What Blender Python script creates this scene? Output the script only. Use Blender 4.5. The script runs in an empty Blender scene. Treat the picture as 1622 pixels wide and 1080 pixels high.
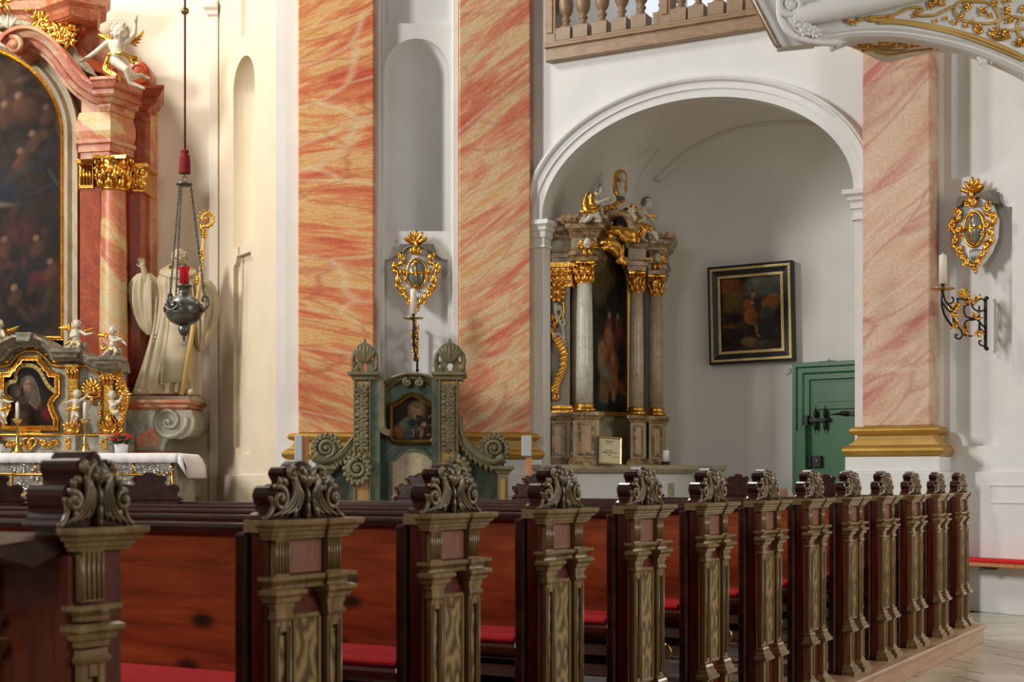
import bpy, bmesh, math, random
import numpy as np
from mathutils import Vector, Matrix
random.seed(7); np.random.seed(7)
R = math.radians; PI = math.pi
scene = bpy.context.scene
COL = scene.collection
# ---------------------------------------------------------------- camera
F, U0, HV, CZ = 2300.0, 811.0, 758.0, 1.225     # focal length in px, principal column, horizon row, eye height
cd = bpy.data.cameras.new('camera'); cam = bpy.data.objects.new('camera', cd); COL.objects.link(cam)
cam.location = (0, 0, CZ); cam.rotation_euler = (PI/2, 0, 0)
cd.sensor_width = 36; cd.lens = F/1622*36
cd.shift_y = (HV-540)/1622; cd.clip_start = .05; cd.clip_end = 200
cd.dof.use_dof = True; cd.dof.focus_distance = 13.5; cd.dof.aperture_fstop = 7.0
scene.camera = cam
# ---------------------------------------------------------------- light
w = bpy.data.worlds.new('world'); scene.world = w; w.use_nodes = True
bg = w.node_tree.nodes['Background']; bg.inputs[0].default_value = (1, .93, .82, 1); bg.inputs[1].default_value = .12
def area(name, loc, aim, sx, sy, power, col):
    l = bpy.data.lights.new(name, 'AREA'); l.shape = 'RECTANGLE'; l.size = sx; l.size_y = sy; l.energy = power; l.color = col
    o = bpy.data.objects.new(name, l); COL.objects.link(o); o.location = loc
    o.rotation_euler = (Vector(aim)-Vector(loc)).to_track_quat('-Z', 'Y').to_euler(); return o
area('window_light_choir', (-12, 8.2, 7.2), (1, 16, 3.5), 1.5, 3.0, 1230, (1, .98, .935))
area('window_light_choir', (-6.6, 14.2, 10.0), (-2.7, 16.6, 6.6), 1.2, 2.0, 430, (1, .94, .82))
area('window_light_nave', (-5.5, -3.0, 6.0), (2.5, 12, 2.5), 3.0, 4.5, 290, (.98, .99, 1))
area('rail_highlight_lamp', (0.5, 17.5, 12.5), (1.5, 6, 0), 4.5, 2.0, 520, (1, .98, .95))  # added lamp for highlights on pew rails and finials; no window known there
area('aisle_light', (9.0, 3.0, 4.2), (1.5, 7.5, .7), 2.0, 3.5, 420, (1, .94, .84))  # added to brighten the pew end faces; no window known at this spot
area('aisle_light', (9.5, 12.5, 4.5), (2.0, 8.5, 0), 2.0, 4.0, 260, (1, .95, .87))
scene.view_settings.view_transform = 'Standard'; scene.view_settings.look = 'None'
scene.view_settings.gamma = 1; scene.view_settings.use_curve_mapping = False
scene.view_settings.exposure = 0.0
try: scene.cycles.max_bounces = 6; scene.cycles.use_denoising = True
except Exception: pass
# ---------------------------------------------------------------- materials
def newmat(name):
    m = bpy.data.materials.new(name); m.use_nodes = True
    nt = m.node_tree; return m, nt, nt.nodes, nt.links, nt.nodes['Principled BSDF']
def c4(c): return (c[0], c[1], c[2], 1)
def ramp(nodes, stops, interp='LINEAR'):
    r = nodes.new('ShaderNodeValToRGB'); e = r.color_ramp.elements; r.color_ramp.interpolation = interp
    e[0].position, e[0].color = stops[0][0], c4(stops[0][1])
    e[1].position, e[1].color = stops[-1][0], c4(stops[-1][1])
    for p, c in stops[1:-1]:
        x = e.new(p); x.color = c4(c)
    return r
def bumpit(nodes, links, b, src, strength, dist=.01):
    bp = nodes.new('ShaderNodeBump'); bp.inputs['Strength'].default_value = strength; bp.inputs['Distance'].default_value = dist
    links.new(src, bp.inputs['Height']); links.new(bp.outputs[0], b.inputs['Normal'])
def mat(name, col, rough=.5, metal=0, col2=None, nscale=6, bump=0, bscale=40, stretch=(1, 1, 1), coat=0, mid=(.35, .65), spec=.5, bdist=.01):
    m, nt, N, L, b = newmat(name)
    b.inputs['Roughness'].default_value = rough; b.inputs['Metallic'].default_value = metal
    b.inputs['Base Color'].default_value = c4(col); b.inputs['Coat Weight'].default_value = coat
    b.inputs['Specular IOR Level'].default_value = spec
    b.inputs['Coat Roughness'].default_value = .15
    tc = N.new('ShaderNodeTexCoord'); mp = N.new('ShaderNodeMapping'); mp.inputs['Scale'].default_value = stretch
    L.new(tc.outputs['Object'], mp.inputs[0])
    if col2 is not None:
        n = N.new('ShaderNodeTexNoise'); n.inputs['Scale'].default_value = nscale; n.inputs['Detail'].default_value = 5
        L.new(mp.outputs[0], n.inputs['Vector'])
        r = ramp(N, [(mid[0], col), (mid[1], col2)]); L.new(n.outputs[0], r.inputs[0]); L.new(r.outputs[0], b.inputs['Base Color'])
    if bump:
        n2 = N.new('ShaderNodeTexNoise'); n2.inputs['Scale'].default_value = bscale; n2.inputs['Detail'].default_value = 4
        L.new(mp.outputs[0], n2.inputs['Vector']); bumpit(N, L, b, n2.outputs[0], bump, bdist)
    return m
def marble(name, stops, scale=3, streak=0, c0=0.0, c1=0.0, sx=1.0, sq=3.0, distort=1.0, rough=.35, vein=None, vscale=3.0, vamt=.5, bump=.12, vein2=None, axis=0):
    """streaks lie along lines of constant q = z + x*(c0 + c1*z) of the face"""
    m, nt, N, L, b = newmat(name); b.inputs['Roughness'].default_value = rough
    tc = N.new('ShaderNodeTexCoord'); sp = N.new('ShaderNodeSeparateXYZ'); L.new(tc.outputs['Object'], sp.inputs[0])
    def mth(op, a, bb):
        n = N.new('ShaderNodeMath'); n.operation = op
        for i, v in ((0, a), (1, bb)):
            if isinstance(v, (int, float)): n.inputs[i].default_value = v
            else: L.new(v, n.inputs[i])
        return n.outputs[0]
    X, Y, Z = sp.outputs[axis], sp.outputs[1-axis], sp.outputs[2]
    sl = mth('ADD', mth('MULTIPLY', Z, c1), c0)
    q = mth('ADD', Z, mth('MULTIPLY', X, sl))
    cb = N.new('ShaderNodeCombineXYZ'); L.new(mth('MULTIPLY', X, sx), cb.inputs[0]); L.new(mth('MULTIPLY', Y, sx), cb.inputs[1]); L.new(mth('MULTIPLY', q, sq), cb.inputs[2])
    n = N.new('ShaderNodeTexNoise'); n.inputs['Scale'].default_value = scale; n.inputs['Detail'].default_value = 7; n.inputs['Roughness'].default_value = .62
    n.inputs['Distortion'].default_value = distort; L.new(cb.outputs[0], n.inputs['Vector'])
    fac = n.outputs[0]
    if streak:
        cb2 = N.new('ShaderNodeCombineXYZ'); L.new(mth('MULTIPLY', X, 1.1), cb2.inputs[0]); L.new(mth('MULTIPLY', Y, 1.1), cb2.inputs[1]); L.new(mth('MULTIPLY', q, 6.0), cb2.inputs[2])
        n3 = N.new('ShaderNodeTexNoise'); n3.inputs['Scale'].default_value = 1.0; n3.inputs['Detail'].default_value = 8; n3.inputs['Roughness'].default_value = .7; n3.inputs['Distortion'].default_value = .35; L.new(cb2.outputs[0], n3.inputs['Vector'])
        fac = mth('ADD', mth('MULTIPLY', fac, 1-streak), mth('MULTIPLY', n3.outputs[0], streak))
    r = ramp(N, stops); L.new(fac, r.inputs[0]); out = r.outputs[0]
    def mix(fac, a, colr):
        mx = N.new('ShaderNodeMix'); mx.data_type = 'RGBA'; L.new(fac, mx.inputs[0]); L.new(a, mx.inputs[6]); mx.inputs[7].default_value = c4(colr); return mx.outputs[2]
    for vc, vs, off in ((vein, vscale, 0), (vein2, vscale*.6, 3.3)):
        if vc is None: continue
        mp = N.new('ShaderNodeMapping'); mp.inputs['Location'].default_value = (off, off, off); L.new(cb.outputs[0], mp.inputs[0])
        wn = N.new('ShaderNodeTexNoise'); wn.inputs['Scale'].default_value = vs*.8; wn.inputs['Detail'].default_value = 3; L.new(mp.outputs[0], wn.inputs['Vector'])
        va = N.new('ShaderNodeVectorMath'); va.operation = 'MULTIPLY_ADD'; L.new(wn.outputs['Color'], va.inputs[0]); va.inputs[1].default_value = (.5, .5, .5); L.new(mp.outputs[0], va.inputs[2])
        vo = N.new('ShaderNodeTexVoronoi'); vo.feature = 'DISTANCE_TO_EDGE'; vo.inputs['Scale'].default_value = vs; L.new(va.outputs[0], vo.inputs['Vector'])
        vr = ramp(N, [(0, (vamt,)*3), (.028, (0, 0, 0))]); L.new(vo.outputs[0], vr.inputs[0])
        out = mix(vr.outputs[0], out, vc)
    # fine speckle
    sn = N.new('ShaderNodeTexNoise'); sn.inputs['Scale'].default_value = 60; sn.inputs['Detail'].default_value = 3; L.new(cb.outputs[0], sn.inputs['Vector'])
    hs = N.new('ShaderNodeHueSaturation'); mr = N.new('ShaderNodeMapRange'); mr.inputs[1].default_value = .3; mr.inputs[2].default_value = .7; mr.inputs[3].default_value = .78; mr.inputs[4].default_value = 1.15
    L.new(sn.outputs[0], mr.inputs[0]); L.new(mr.outputs[0], hs.inputs['Value']); L.new(out, hs.inputs['Color']); L.new(hs.outputs[0], b.inputs['Base Color'])
    if bump: bumpit(N, L, b, n.outputs[0], bump, .02)
    return m
def wood(name, c1_, c2_, c3_, rough=.3, scale=6, stretch=(.35, 3, 3), knots=0, coat=.3, rotz=0):
    m, nt, N, L, b = newmat(name); b.inputs['Roughness'].default_value = rough; b.inputs['Coat Weight'].default_value = coat; b.inputs['Coat Roughness'].default_value = .2
    tc = N.new('ShaderNodeTexCoord'); mp = N.new('ShaderNodeMapping'); mp.inputs['Scale'].default_value = stretch; L.new(tc.outputs['Object'], mp.inputs[0])
    n = N.new('ShaderNodeTexNoise'); n.inputs['Scale'].default_value = scale; n.inputs['Detail'].default_value = 8; n.inputs['Roughness'].default_value = .6; n.inputs['Distortion'].default_value = 1.2
    L.new(mp.outputs[0], n.inputs['Vector'])
    r = ramp(N, [(.3, c1_), (.5, c2_), (.72, c3_)]); L.new(n.outputs[0], r.inputs[0]); out = r.outputs[0]
    if knots:
        sp2 = N.new('ShaderNodeSeparateXYZ'); L.new(tc.outputs['Object'], sp2.inputs[0]); cb2 = N.new('ShaderNodeCombineXYZ'); L.new(sp2.outputs[1], cb2.inputs[0]); L.new(sp2.outputs[2], cb2.inputs[1]); mp2 = N.new('ShaderNodeMapping'); mp2.inputs['Scale'].default_value = (2.2, 4.2, 1); mp2.inputs['Location'].default_value = (.37, .2, 0); L.new(cb2.outputs[0], mp2.inputs[0])
        vo = N.new('ShaderNodeTexVoronoi'); vo.voronoi_dimensions = '2D'; vo.inputs['Scale'].default_value = 1.0; L.new(mp2.outputs[0], vo.inputs['Vector'])
        kr = ramp(N, [(.05, (.93, .93, .93)), (.13, (0, 0, 0))]); L.new(vo.outputs['Distance'], kr.inputs[0])
        mx = N.new('ShaderNodeMix'); mx.data_type = 'RGBA'; L.new(kr.outputs[0], mx.inputs[0]); L.new(out, mx.inputs[6]); mx.inputs[7].default_value = (.012, .003, .001, 1); out = mx.outputs[2]
    L.new(out, b.inputs['Base Color']); bumpit(N, L, b, n.outputs[0], .08, .01)
    return m
def vcmat(name, rough=.5, coat=.0):
    m, nt, N, L, b = newmat(name); b.inputs['Roughness'].default_value = rough; b.inputs['Coat Weight'].default_value = coat; b.inputs['Coat Roughness'].default_value = .25
    b.inputs['Specular IOR Level'].default_value = .12; a = N.new('ShaderNodeVertexColor'); a.layer_name = 'paint'; L.new(a.outputs[0], b.inputs['Base Color'])
    tc = N.new('ShaderNodeTexCoord'); n = N.new('ShaderNodeTexNoise'); n.inputs['Scale'].default_value = 60; L.new(tc.outputs['Object'], n.inputs['Vector']); bumpit(N, L, b, n.outputs[0], .25, .01)
    return m
M = {}
M['white'] = mat('plaster_white', (.76, .77, .75), .85, col2=(.72, .73, .715), nscale=3, bump=.06, bscale=60)
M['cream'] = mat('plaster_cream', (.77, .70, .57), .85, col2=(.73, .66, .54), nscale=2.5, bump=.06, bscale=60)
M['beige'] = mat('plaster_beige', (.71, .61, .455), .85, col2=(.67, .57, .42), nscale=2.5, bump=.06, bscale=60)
M['chapel'] = mat('plaster_chapel', (.82, .80, .75), .9, col2=(.78, .76, .71), nscale=2, bump=.08, bscale=70)
M['gold'] = mat('gilding', (.66, .31, .045), .26, 1, col2=(.86, .47, .09), nscale=14, bump=.35, bscale=45)
M['goldpaint'] = mat('gold_bronze_paint', (.52, .30, .06), .38, .75, col2=(.62, .38, .09), nscale=5, bump=.25, bscale=70)
M['ochre'] = mat('ochre_paint', (.52, .32, .085), .45, col2=(.60, .40, .13), nscale=4)
M['statue'] = mat('white_polished_wood', (.62, .56, .44), .42, col2=(.52, .46, .34), nscale=8, bump=.05)
M['stone'] = mat('cream_painted_figure', (.38, .30, .18), .5, col2=(.46, .37, .235), nscale=5, bump=.08, bscale=25)
M['hair'] = mat('grey_painted_hair', (.13, .125, .10), .5, col2=(.22, .21, .17), nscale=20, bump=.3, bscale=60)
M['pil_a'] = marble('scagliola_orange', [(.30, (.46, .045, .018)), (.41, (.56, .095, .04)), (.47, (.66, .20, .075)), (.51, (.70, .30, .10)), (.535, (.74, .46, .20)), (.58, (.68, .34, .09)), (.63, (.68, .20, .08)), (.72, (.50, .06, .025))], 1.0, streak=.5, c0=1.25, c1=-.31, sx=.6, sq=1.5, distort=1.4, rough=.5, vein=(.40, .09, .04), vscale=1.1, vein2=(.76, .60, .38), vamt=.5)
M['pil_b'] = marble('scagliola_salmon', [(.30, (.50, .07, .03)), (.41, (.60, .13, .065)), (.47, (.66, .26, .13)), (.51, (.69, .38, .20)), (.53, (.70, .52, .30)), (.585, (.66, .38, .15)), (.64, (.66, .22, .11)), (.72, (.54, .08, .04))], 1.0, streak=.5, c0=-.55, c1=-.03, sx=.6, sq=1.6, distort=1.3, rough=.5, vein=(.48, .18, .11), vscale=1.1, vein2=(.74, .62, .42), vamt=.45)
M['pil_c'] = marble('scagliola_rose', [(.28, (.46, .11, .09)), (.40, (.54, .20, .16)), (.46, (.62, .35, .25)), (.52, (.68, .47, .33)), (.57, (.70, .53, .38)), (.62, (.61, .35, .25)), (.74, (.48, .14, .11))], 1.1, streak=.4, c0=-.5, c1=-.05, sx=.6, sq=1.4, distort=1.3, rough=.5, vein=(.44, .15, .11), vscale=1.2, vein2=(.74, .62, .48), vamt=.5)
M['red_marble'] = marble('red_marble', [(.25, (.20, .028, .008)), (.5, (.33, .052, .013)), (.75, (.42, .085, .025))], 2.2, c0=.5, sx=1, sq=1.3, rough=.3, vein=(.5, .22, .12), vscale=4, vamt=.35)
M['pink_marble'] = marble('pink_marble', [(.25, (.33, .06, .025)), (.45, (.46, .125, .055)), (.6, (.52, .29, .145)), (.8, (.40, .085, .035))], 2.0, c0=.5, sx=1.2, sq=1.6, rough=.5, vein=(.66, .5, .38), vscale=4, vamt=.5)
M['swirl_marble'] = marble('cream_red_marble', [(.36, (.52, .42, .25)), (.45, (.58, .38, .15)), (.50, (.50, .155, .07)), (.66, (.42, .09, .04))], 1.25, c0=.85, sx=.7, sq=1.3, distort=1.1, rough=.42, vein=(.66, .42, .32), vscale=3, vamt=.4)
M['grey_marble'] = marble('grey_green_marble', [(.3, (.17, .165, .115)), (.5, (.33, .31, .235)), (.7, (.46, .43, .34))], 3.0, c0=.4, sx=1, sq=1, distort=2, rough=.35, vein=(.55, .50, .40), vscale=4, vamt=.6)
M['dark_marble'] = marble('dark_grey_marble', [(.3, (.09, .085, .06)), (.5, (.20, .18, .13)), (.7, (.36, .33, .25))], 5.0, sx=1, sq=1, distort=2, rough=.3, vein=(.5, .46, .36), vscale=6, vamt=.5)
M['arch_marble'] = marble('grey_brown_marble', [(.3, (.34, .26, .16)), (.5, (.45, .37, .25)), (.7, (.55, .44, .30))], 2.0, c0=2, sx=1, sq=1.2, rough=.35)
M['col_white'] = marble('white_veined_marble', [(.3, (.50, .45, .36)), (.5, (.62, .59, .51)), (.75, (.68, .66, .60))], 2.5, c0=.3, sx=1, sq=1, distort=2.2, rough=.3, vein=(.42, .24, .15), vscale=3.5, vamt=.55)
M['col_tan'] = marble('tan_veined_marble', [(.3, (.38, .27, .17)), (.5, (.47, .38, .26)), (.75, (.50, .44, .34))], 2.5, c0=.3, sx=1, sq=1, distort=2.2, rough=.3, vein=(.30, .15, .09), vscale=4, vamt=.5)
M['brown_marble'] = marble('red_brown_marble', [(.34, (.09, .045, .018)), (.48, (.28, .17, .075)), (.6, (.50, .37, .20))], 4.5, sx=1, sq=1.5, distort=2, rough=.3, vein=(.5, .38, .24), vscale=6, vamt=.4)
M['tan_marble'] = marble('tan_marble', [(.3, (.34, .27, .16)), (.5, (.45, .38, .24)), (.7, (.52, .45, .30))], 2.5, c0=.5, sx=1, sq=1, distort=1.5, rough=.4)
M['peach'] = marble('peach_marble', [(.3, (.48, .29, .16)), (.5, (.56, .38, .24)), (.7, (.60, .45, .30))], 6, c0=.8, sx=1, sq=2, rough=.4)
M['green_marble'] = marble('green_marbled_paint', [(.28, (.035, .06, .038)), (.45, (.07, .11, .068)), (.6, (.12, .145, .085)), (.78, (.18, .195, .115))], 2.6, c0=-.7, sx=1, sq=1.2, distort=1.5, rough=.4, vein=(.2, .24, .17), vscale=3, vamt=.4)
M['carved_green'] = mat('grey_green_carved_wood', (.135, .115, .06), .5, col2=(.21, .18, .095), nscale=8, bump=.2, bscale=40)
M['mahog'] = wood('mahogany', (.016, .004, .002), (.036, .008, .0035), (.065, .015, .006), .24, 5, (3, .5, 3), coat=.15)
M['redwood'] = wood('red_stained_wood', (.045, .008, .003), (.095, .015, .005), (.16, .03, .009), .30, 5, (4, 4, .5), coat=.1)
M['backwood'] = wood('red_knotty_pine', (.14, .020, .004), (.27, .045, .008), (.40, .085, .016), .34, 3, (3, .40, 5), knots=1, coat=.1)
M['carved'] = mat('carved_light_walnut', (.075, .047, .016), .32, col2=(.21, .138, .056), nscale=14, bump=.22, bscale=50, coat=.25)
M['mould'] = wood('walnut_moulding', (.12, .072, .026), (.215, .135, .053), (.32, .21, .092), .25, 6, (3, 3, .6), coat=.3)
def burl(name):
    m, nt, N, L, b = newmat(name); b.inputs['Roughness'].default_value = .3; b.inputs['Coat Weight'].default_value = .3
    tc = N.new('ShaderNodeTexCoord'); mp = N.new('ShaderNodeMapping'); mp.inputs['Scale'].default_value = (14, 0, 6.5); L.new(tc.outputs['Object'], mp.inputs[0])
    wn = N.new('ShaderNodeTexNoise'); wn.inputs['Scale'].default_value = 1.2; L.new(mp.outputs[0], wn.inputs['Vector'])
    va = N.new('ShaderNodeVectorMath'); va.operation = 'MULTIPLY_ADD'; L.new(wn.outputs['Color'], va.inputs[0]); va.inputs[1].default_value = (.7, .7, .7); L.new(mp.outputs[0], va.inputs[2])
    vo = N.new('ShaderNodeTexVoronoi'); vo.inputs['Scale'].default_value = 1; vo.inputs['Randomness'].default_value = .7; L.new(va.outputs[0], vo.inputs['Vector'])
    sn = N.new('ShaderNodeMath'); sn.operation = 'MULTIPLY'; sn.inputs[1].default_value = 15; L.new(vo.outputs['Distance'], sn.inputs[0]); s2_ = N.new('ShaderNodeMath'); s2_.operation = 'SINE'; L.new(sn.outputs[0], s2_.inputs[0])
    mr = N.new('ShaderNodeMapRange'); mr.inputs[1].default_value = -1; L.new(s2_.outputs[0], mr.inputs[0])
    r = ramp(N, [(.0, (.075, .042, .012)), (.4, (.17, .105, .035)), (1, (.33, .225, .085))]); L.new(mr.outputs[0], r.inputs[0]); L.new(r.outputs[0], b.inputs['Base Color']); return m
M['burl'] = burl('burl_inlay')
M['frieze'] = wood('rosewood_frieze', (.13, .045, .025), (.22, .085, .05), (.32, .15, .095), .35, 5, (3, 3, .7), coat=.2)
M['cushion'] = mat('red_velvet', (.60, .004, .010), .9, col2=(.68, .008, .014), nscale=30, bump=.1, bscale=200)
M['oak'] = wood('waxed_oak', (.20, .115, .055), (.29, .175, .09), (.36, .23, .125), .42, 5, (1, 3, 3), coat=.1)
M['oak_turn'] = wood('turned_oak', (.20, .125, .065), (.28, .185, .10), (.34, .23, .13), .42, 5, (3, 3, .8), coat=.1)
M['platwood'] = wood('beech_platform', (.30, .17, .095), (.40, .24, .14), (.48, .31, .19), .35, 4, (.4, 4, 4), coat=.2)
M['orangewood'] = wood('orange_pine', (.42, .17, .05), (.52, .23, .08), (.60, .29, .11), .45, 5, (4, 4, .5), coat=.1)
M['green'] = mat('green_gloss_paint', (.028, .125, .045), .38, col2=(.033, .14, .05), nscale=4, bump=.06, bscale=30, coat=.15)
M['iron'] = mat('black_iron', (.012, .012, .012), .4, .6, col2=(.03, .028, .025), nscale=20, bump=.15)
M['pewter'] = mat('dark_pewter', (.12, .118, .108), .36, .8, col2=(.21, .205, .18), nscale=9, bump=.2, bscale=30)
M['silver'] = mat('tarnished_silver', (.55, .53, .47), .32, .9, col2=(.36, .33, .27), nscale=12, bump=.3, bscale=30)
M['brass'] = mat('old_brass', (.42, .27, .07), .3, 1, col2=(.52, .36, .12), nscale=9, bump=.1)
M['wax'] = mat('ivory_wax', (.82, .77, .64), .5, col2=(.78, .72, .58), nscale=4)
M['cloth'] = mat('white_linen', (.80, .75, .76), .9, col2=(.76, .70, .72), nscale=6, bump=.1, bscale=120)
M['pot'] = mat('white_ceramic', (.82, .82, .80), .3)
M['leafg'] = mat('dark_green_leaf', (.02, .055, .015), .5, col2=(.04, .09, .025), nscale=20)
M['flower'] = mat('red_petals', (.40, .008, .015), .6, col2=(.52, .02, .03), nscale=30)
M['rope'] = mat('crimson_rope', (.13, .008, .012), .8, col2=(.20, .012, .018), nscale=40, bump=.3, bscale=120)
M['tassel'] = mat('crimson_tassel', (.20, .004, .010), .8, col2=(.30, .010, .018), nscale=50, bump=.4, bscale=150, stretch=(4, 4, .3))
M['greyblue'] = mat('grey_blue_enamel', (.10, .12, .13), .25, col2=(.14, .16, .165), nscale=4, coat=.5)
M['black'] = mat('black_lacquer', (.010, .009, .008), .45, col2=(.016, .014, .012), nscale=6)
M['goldpale'] = mat('pale_gilding', (.72, .52, .22), .3, .9, col2=(.82, .62, .30), nscale=40, bump=.3, bscale=60)
M['greyboard'] = mat('grey_perforated_board', (.42, .46, .48), .6, col2=(.48, .52, .54), nscale=80)
M['paper'] = mat('yellowed_paper', (.62, .56, .34), .8, col2=(.58, .52, .31), nscale=5)
M['ink'] = mat('black_ink', (.03, .025, .02), .8)
M['dark'] = mat('dark_recess', (.006, .005, .005), .9)
M['floor'] = mat('polished_limestone', (.50, .43, .32), .16, col2=(.42, .35, .25), nscale=2.5, bump=.02, bscale=8, coat=.25)
M['floor2'] = mat('polished_limestone_pale', (.56, .49, .38), .16, col2=(.48, .41, .30), nscale=2.5, bump=.02, bscale=8, coat=.25)
M['joint'] = mat('tile_joint', (.15, .115, .075), .6)
M['slat'] = mat('pale_grey_paint', (.72, .70, .64), .5)
M['paint'] = vcmat('oil_painting')
M['bench_wood'] = M['orangewood']
m_, nt_, N_, L_, b_ = newmat('red_glass'); b_.inputs['Base Color'].default_value = (.9, .05, .12, 1); b_.inputs['Roughness'].default_value = .06; b_.inputs['Transmission Weight'].default_value = .75; M['redglass'] = m_
m_, nt_, N_, L_, b_ = newmat('bright_window_pane'); b_.inputs['Base Color'].default_value = (.75, .85, .95, 1); b_.inputs['Emission Color'].default_value = (.78, .86, 1, 1); b_.inputs['Emission Strength'].default_value = .75; M['pane'] = m_
# ---------------------------------------------------------------- mesh builder
class MB:
    def __init__(s): s.v = []; s.f = []; s.sm = []
    def add(s, vs, fs, smooth=False, X=None):
        o = len(s.v)
        s.v += [tuple(X @ Vector(p)) for p in vs] if X is not None else [tuple(p) for p in vs]
        s.f += [tuple(i+o for i in f) for f in fs]; s.sm += [smooth]*len(fs); return s
    def box(s, x0, x1, y0, y1, z0, z1, X=None):
        v = [(x, y, z) for z in (z0, z1) for y in (y0, y1) for x in (x0, x1)]
        return s.add(v, [(0, 2, 3, 1), (4, 5, 7, 6), (0, 1, 5, 4), (1, 3, 7, 5), (3, 2, 6, 7), (2, 0, 4, 6)], False, X)
    def prism(s, p, y0, y1, X=None, smooth=False):
        """outline p of (x, z), front at y0, back at y1"""
        if sum(p[i][0]*p[(i+1) % len(p)][1]-p[(i+1) % len(p)][0]*p[i][1] for i in range(len(p))) < 0: p = p[::-1]
        n = len(p); v = [(a, y0, b) for a, b in p]+[(a, y1, b) for a, b in p]
        f = [tuple(range(n)), tuple(range(2*n-1, n-1, -1))]
        s.add(v, f, False, X)
        o = len(s.v)-2*n
        s.f += [tuple(o+k for k in (i, i+n, (i+1) % n+n, (i+1) % n)) for i in range(n)]; s.sm += [smooth]*n; return s
    def hprism(s, p, z0, z1, X=None):
        """plan outline p of (x, y) from z0 to z1"""
        if sum(p[i][0]*p[(i+1) % len(p)][1]-p[(i+1) % len(p)][0]*p[i][1] for i in range(len(p))) < 0: p = p[::-1]
        n = len(p); v = [(a, b, z0) for a, b in p]+[(a, b, z1) for a, b in p]
        f = [tuple(range(n-1, -1, -1)), tuple(range(n, 2*n))]+[(i, (i+1) % n, (i+1) % n+n, i+n) for i in range(n)]
        return s.add(v, f, False, X)
    def lathe(s, prof, seg=20, c=(0, 0, 0), X=None, smooth=True, sx=1, sy=1, wob=None):
        v = []; n = len(prof)
        for r, z in prof:
            for k in range(seg):
                a = 2*PI*k/seg; rr = r*(1+(wob(a, z) if wob else 0))
                v.append((c[0]+rr*math.cos(a)*sx, c[1]+rr*math.sin(a)*sy, c[2]+z))
        f = [(i*seg+k, i*seg+(k+1) % seg, (i+1)*seg+(k+1) % seg, (i+1)*seg+k) for i in range(n-1) for k in range(seg)]
        f += [tuple(range(seg-1, -1, -1)), tuple((n-1)*seg+k for k in range(seg))]
        return s.add(v, f, smooth, X)
    def tube(s, path, r, seg=7, closed=False, X=None, flat=1.0, smooth=True):
        P = [Vector(p) for p in path]; n = len(P); v = []
        up = Vector((0, 1, 0.013))
        for i in range(n):
            t = (P[(i+1) % n]-P[i-1]) if closed else (P[min(i+1, n-1)]-P[max(i-1, 0)])
            if t.length < 1e-9: t = Vector((0, 0, 1))
            t.normalize(); u = up if abs(t.dot(up.normalized())) < .97 else Vector((1, 0, 0))
            a = t.cross(u).normalized(); b = t.cross(a).normalized(); rr = r[i] if hasattr(r, '__len__') else r
            for k in range(seg):
                an = 2*PI*k/seg; v.append(P[i]+a*rr*math.cos(an)+b*rr*flat*math.sin(an))
        m = n if closed else n-1
        f = [(i*seg+k, i*seg+(k+1) % seg, ((i+1) % n)*seg+(k+1) % seg, ((i+1) % n)*seg+k) for i in range(m) for k in range(seg)]
        if not closed: f += [tuple(range(seg-1, -1, -1)), tuple((n-1)*seg+k for k in range(seg))]
        return s.add(v, f, smooth, X)
    def ball(s, c, r, seg=12, rings=8, X=None, rot=None):
        r = (r, r, r) if not hasattr(r, '__len__') else r
        v = []; c = Vector(c)
        pts = [(0, 0, 1)]+[(math.sin(PI*i/rings)*math.cos(2*PI*k/seg), math.sin(PI*i/rings)*math.sin(2*PI*k/seg), math.cos(PI*i/rings)) for i in range(1, rings) for k in range(seg)]+[(0, 0, -1)]
        for p in pts:
            q = Vector((p[0]*r[0], p[1]*r[1], p[2]*r[2]))
            if rot is not None: q = rot @ q
            v.append(c+q)
        f = [(0, 1+k, 1+(k+1) % seg) for k in range(seg)]
        f += [(1+i*seg+k, 1+(i+1)*seg+k, 1+(i+1)*seg+(k+1) % seg, 1+i*seg+(k+1) % seg) for i in range(rings-2) for k in range(seg)]
        e = len(v)-1; o = 1+(rings-2)*seg
        f += [(e, o+(k+1) % seg, o+k) for k in range(seg)]
        return s.add(v, f, True, X)
    def petal(s, p, d, ln, wd, th=None, X=None, seg=7, rings=5):
        """plump leaf lobe from p towards d"""
        d = Vector(d).normalized(); q = d.to_track_quat('Z', 'Y').to_matrix()
        if abs(d.y) > .95: q = d.to_track_quat('Z', 'X').to_matrix()
        return s.ball(Vector(p)+d*ln*.5, (wd*.5, (th or wd*.35), ln*.56), seg, rings, X, q)
    def cone(s, a, b, ra, rb, seg=8, X=None):
        return s.tube([a, b], [ra, rb], seg, X=X)
    def caps(s, a, b, ra, rb, seg=10):
        s.tube([a, b], [ra, rb], seg); s.ball(a, ra, seg, 6); s.ball(b, rb, seg, 6); return s
    def volute(s, c, r, turns=1.6, y=0, tr=.02, d=1, a0=0.0, X=None, seg=6, steps=None, lift=0):
        """spiral roll in the x-z plane; starts at radius r, angle a0, winds inwards"""
        n = steps or int(turns*14)+2; P = []; T = []
        for i in range(n):
            t = i/(n-1); a = a0+d*t*turns*2*PI; rr = r*(1-.86*t)
            P.append((c[0]+rr*math.cos(a), y-lift*t, c[1]+rr*math.sin(a))); T.append(tr*(1-.45*t))
        s.tube(P, T, seg, X=X); s.ball((c[0], y-lift, c[1]), tr*1.1, 8, 6, X); return s
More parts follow.
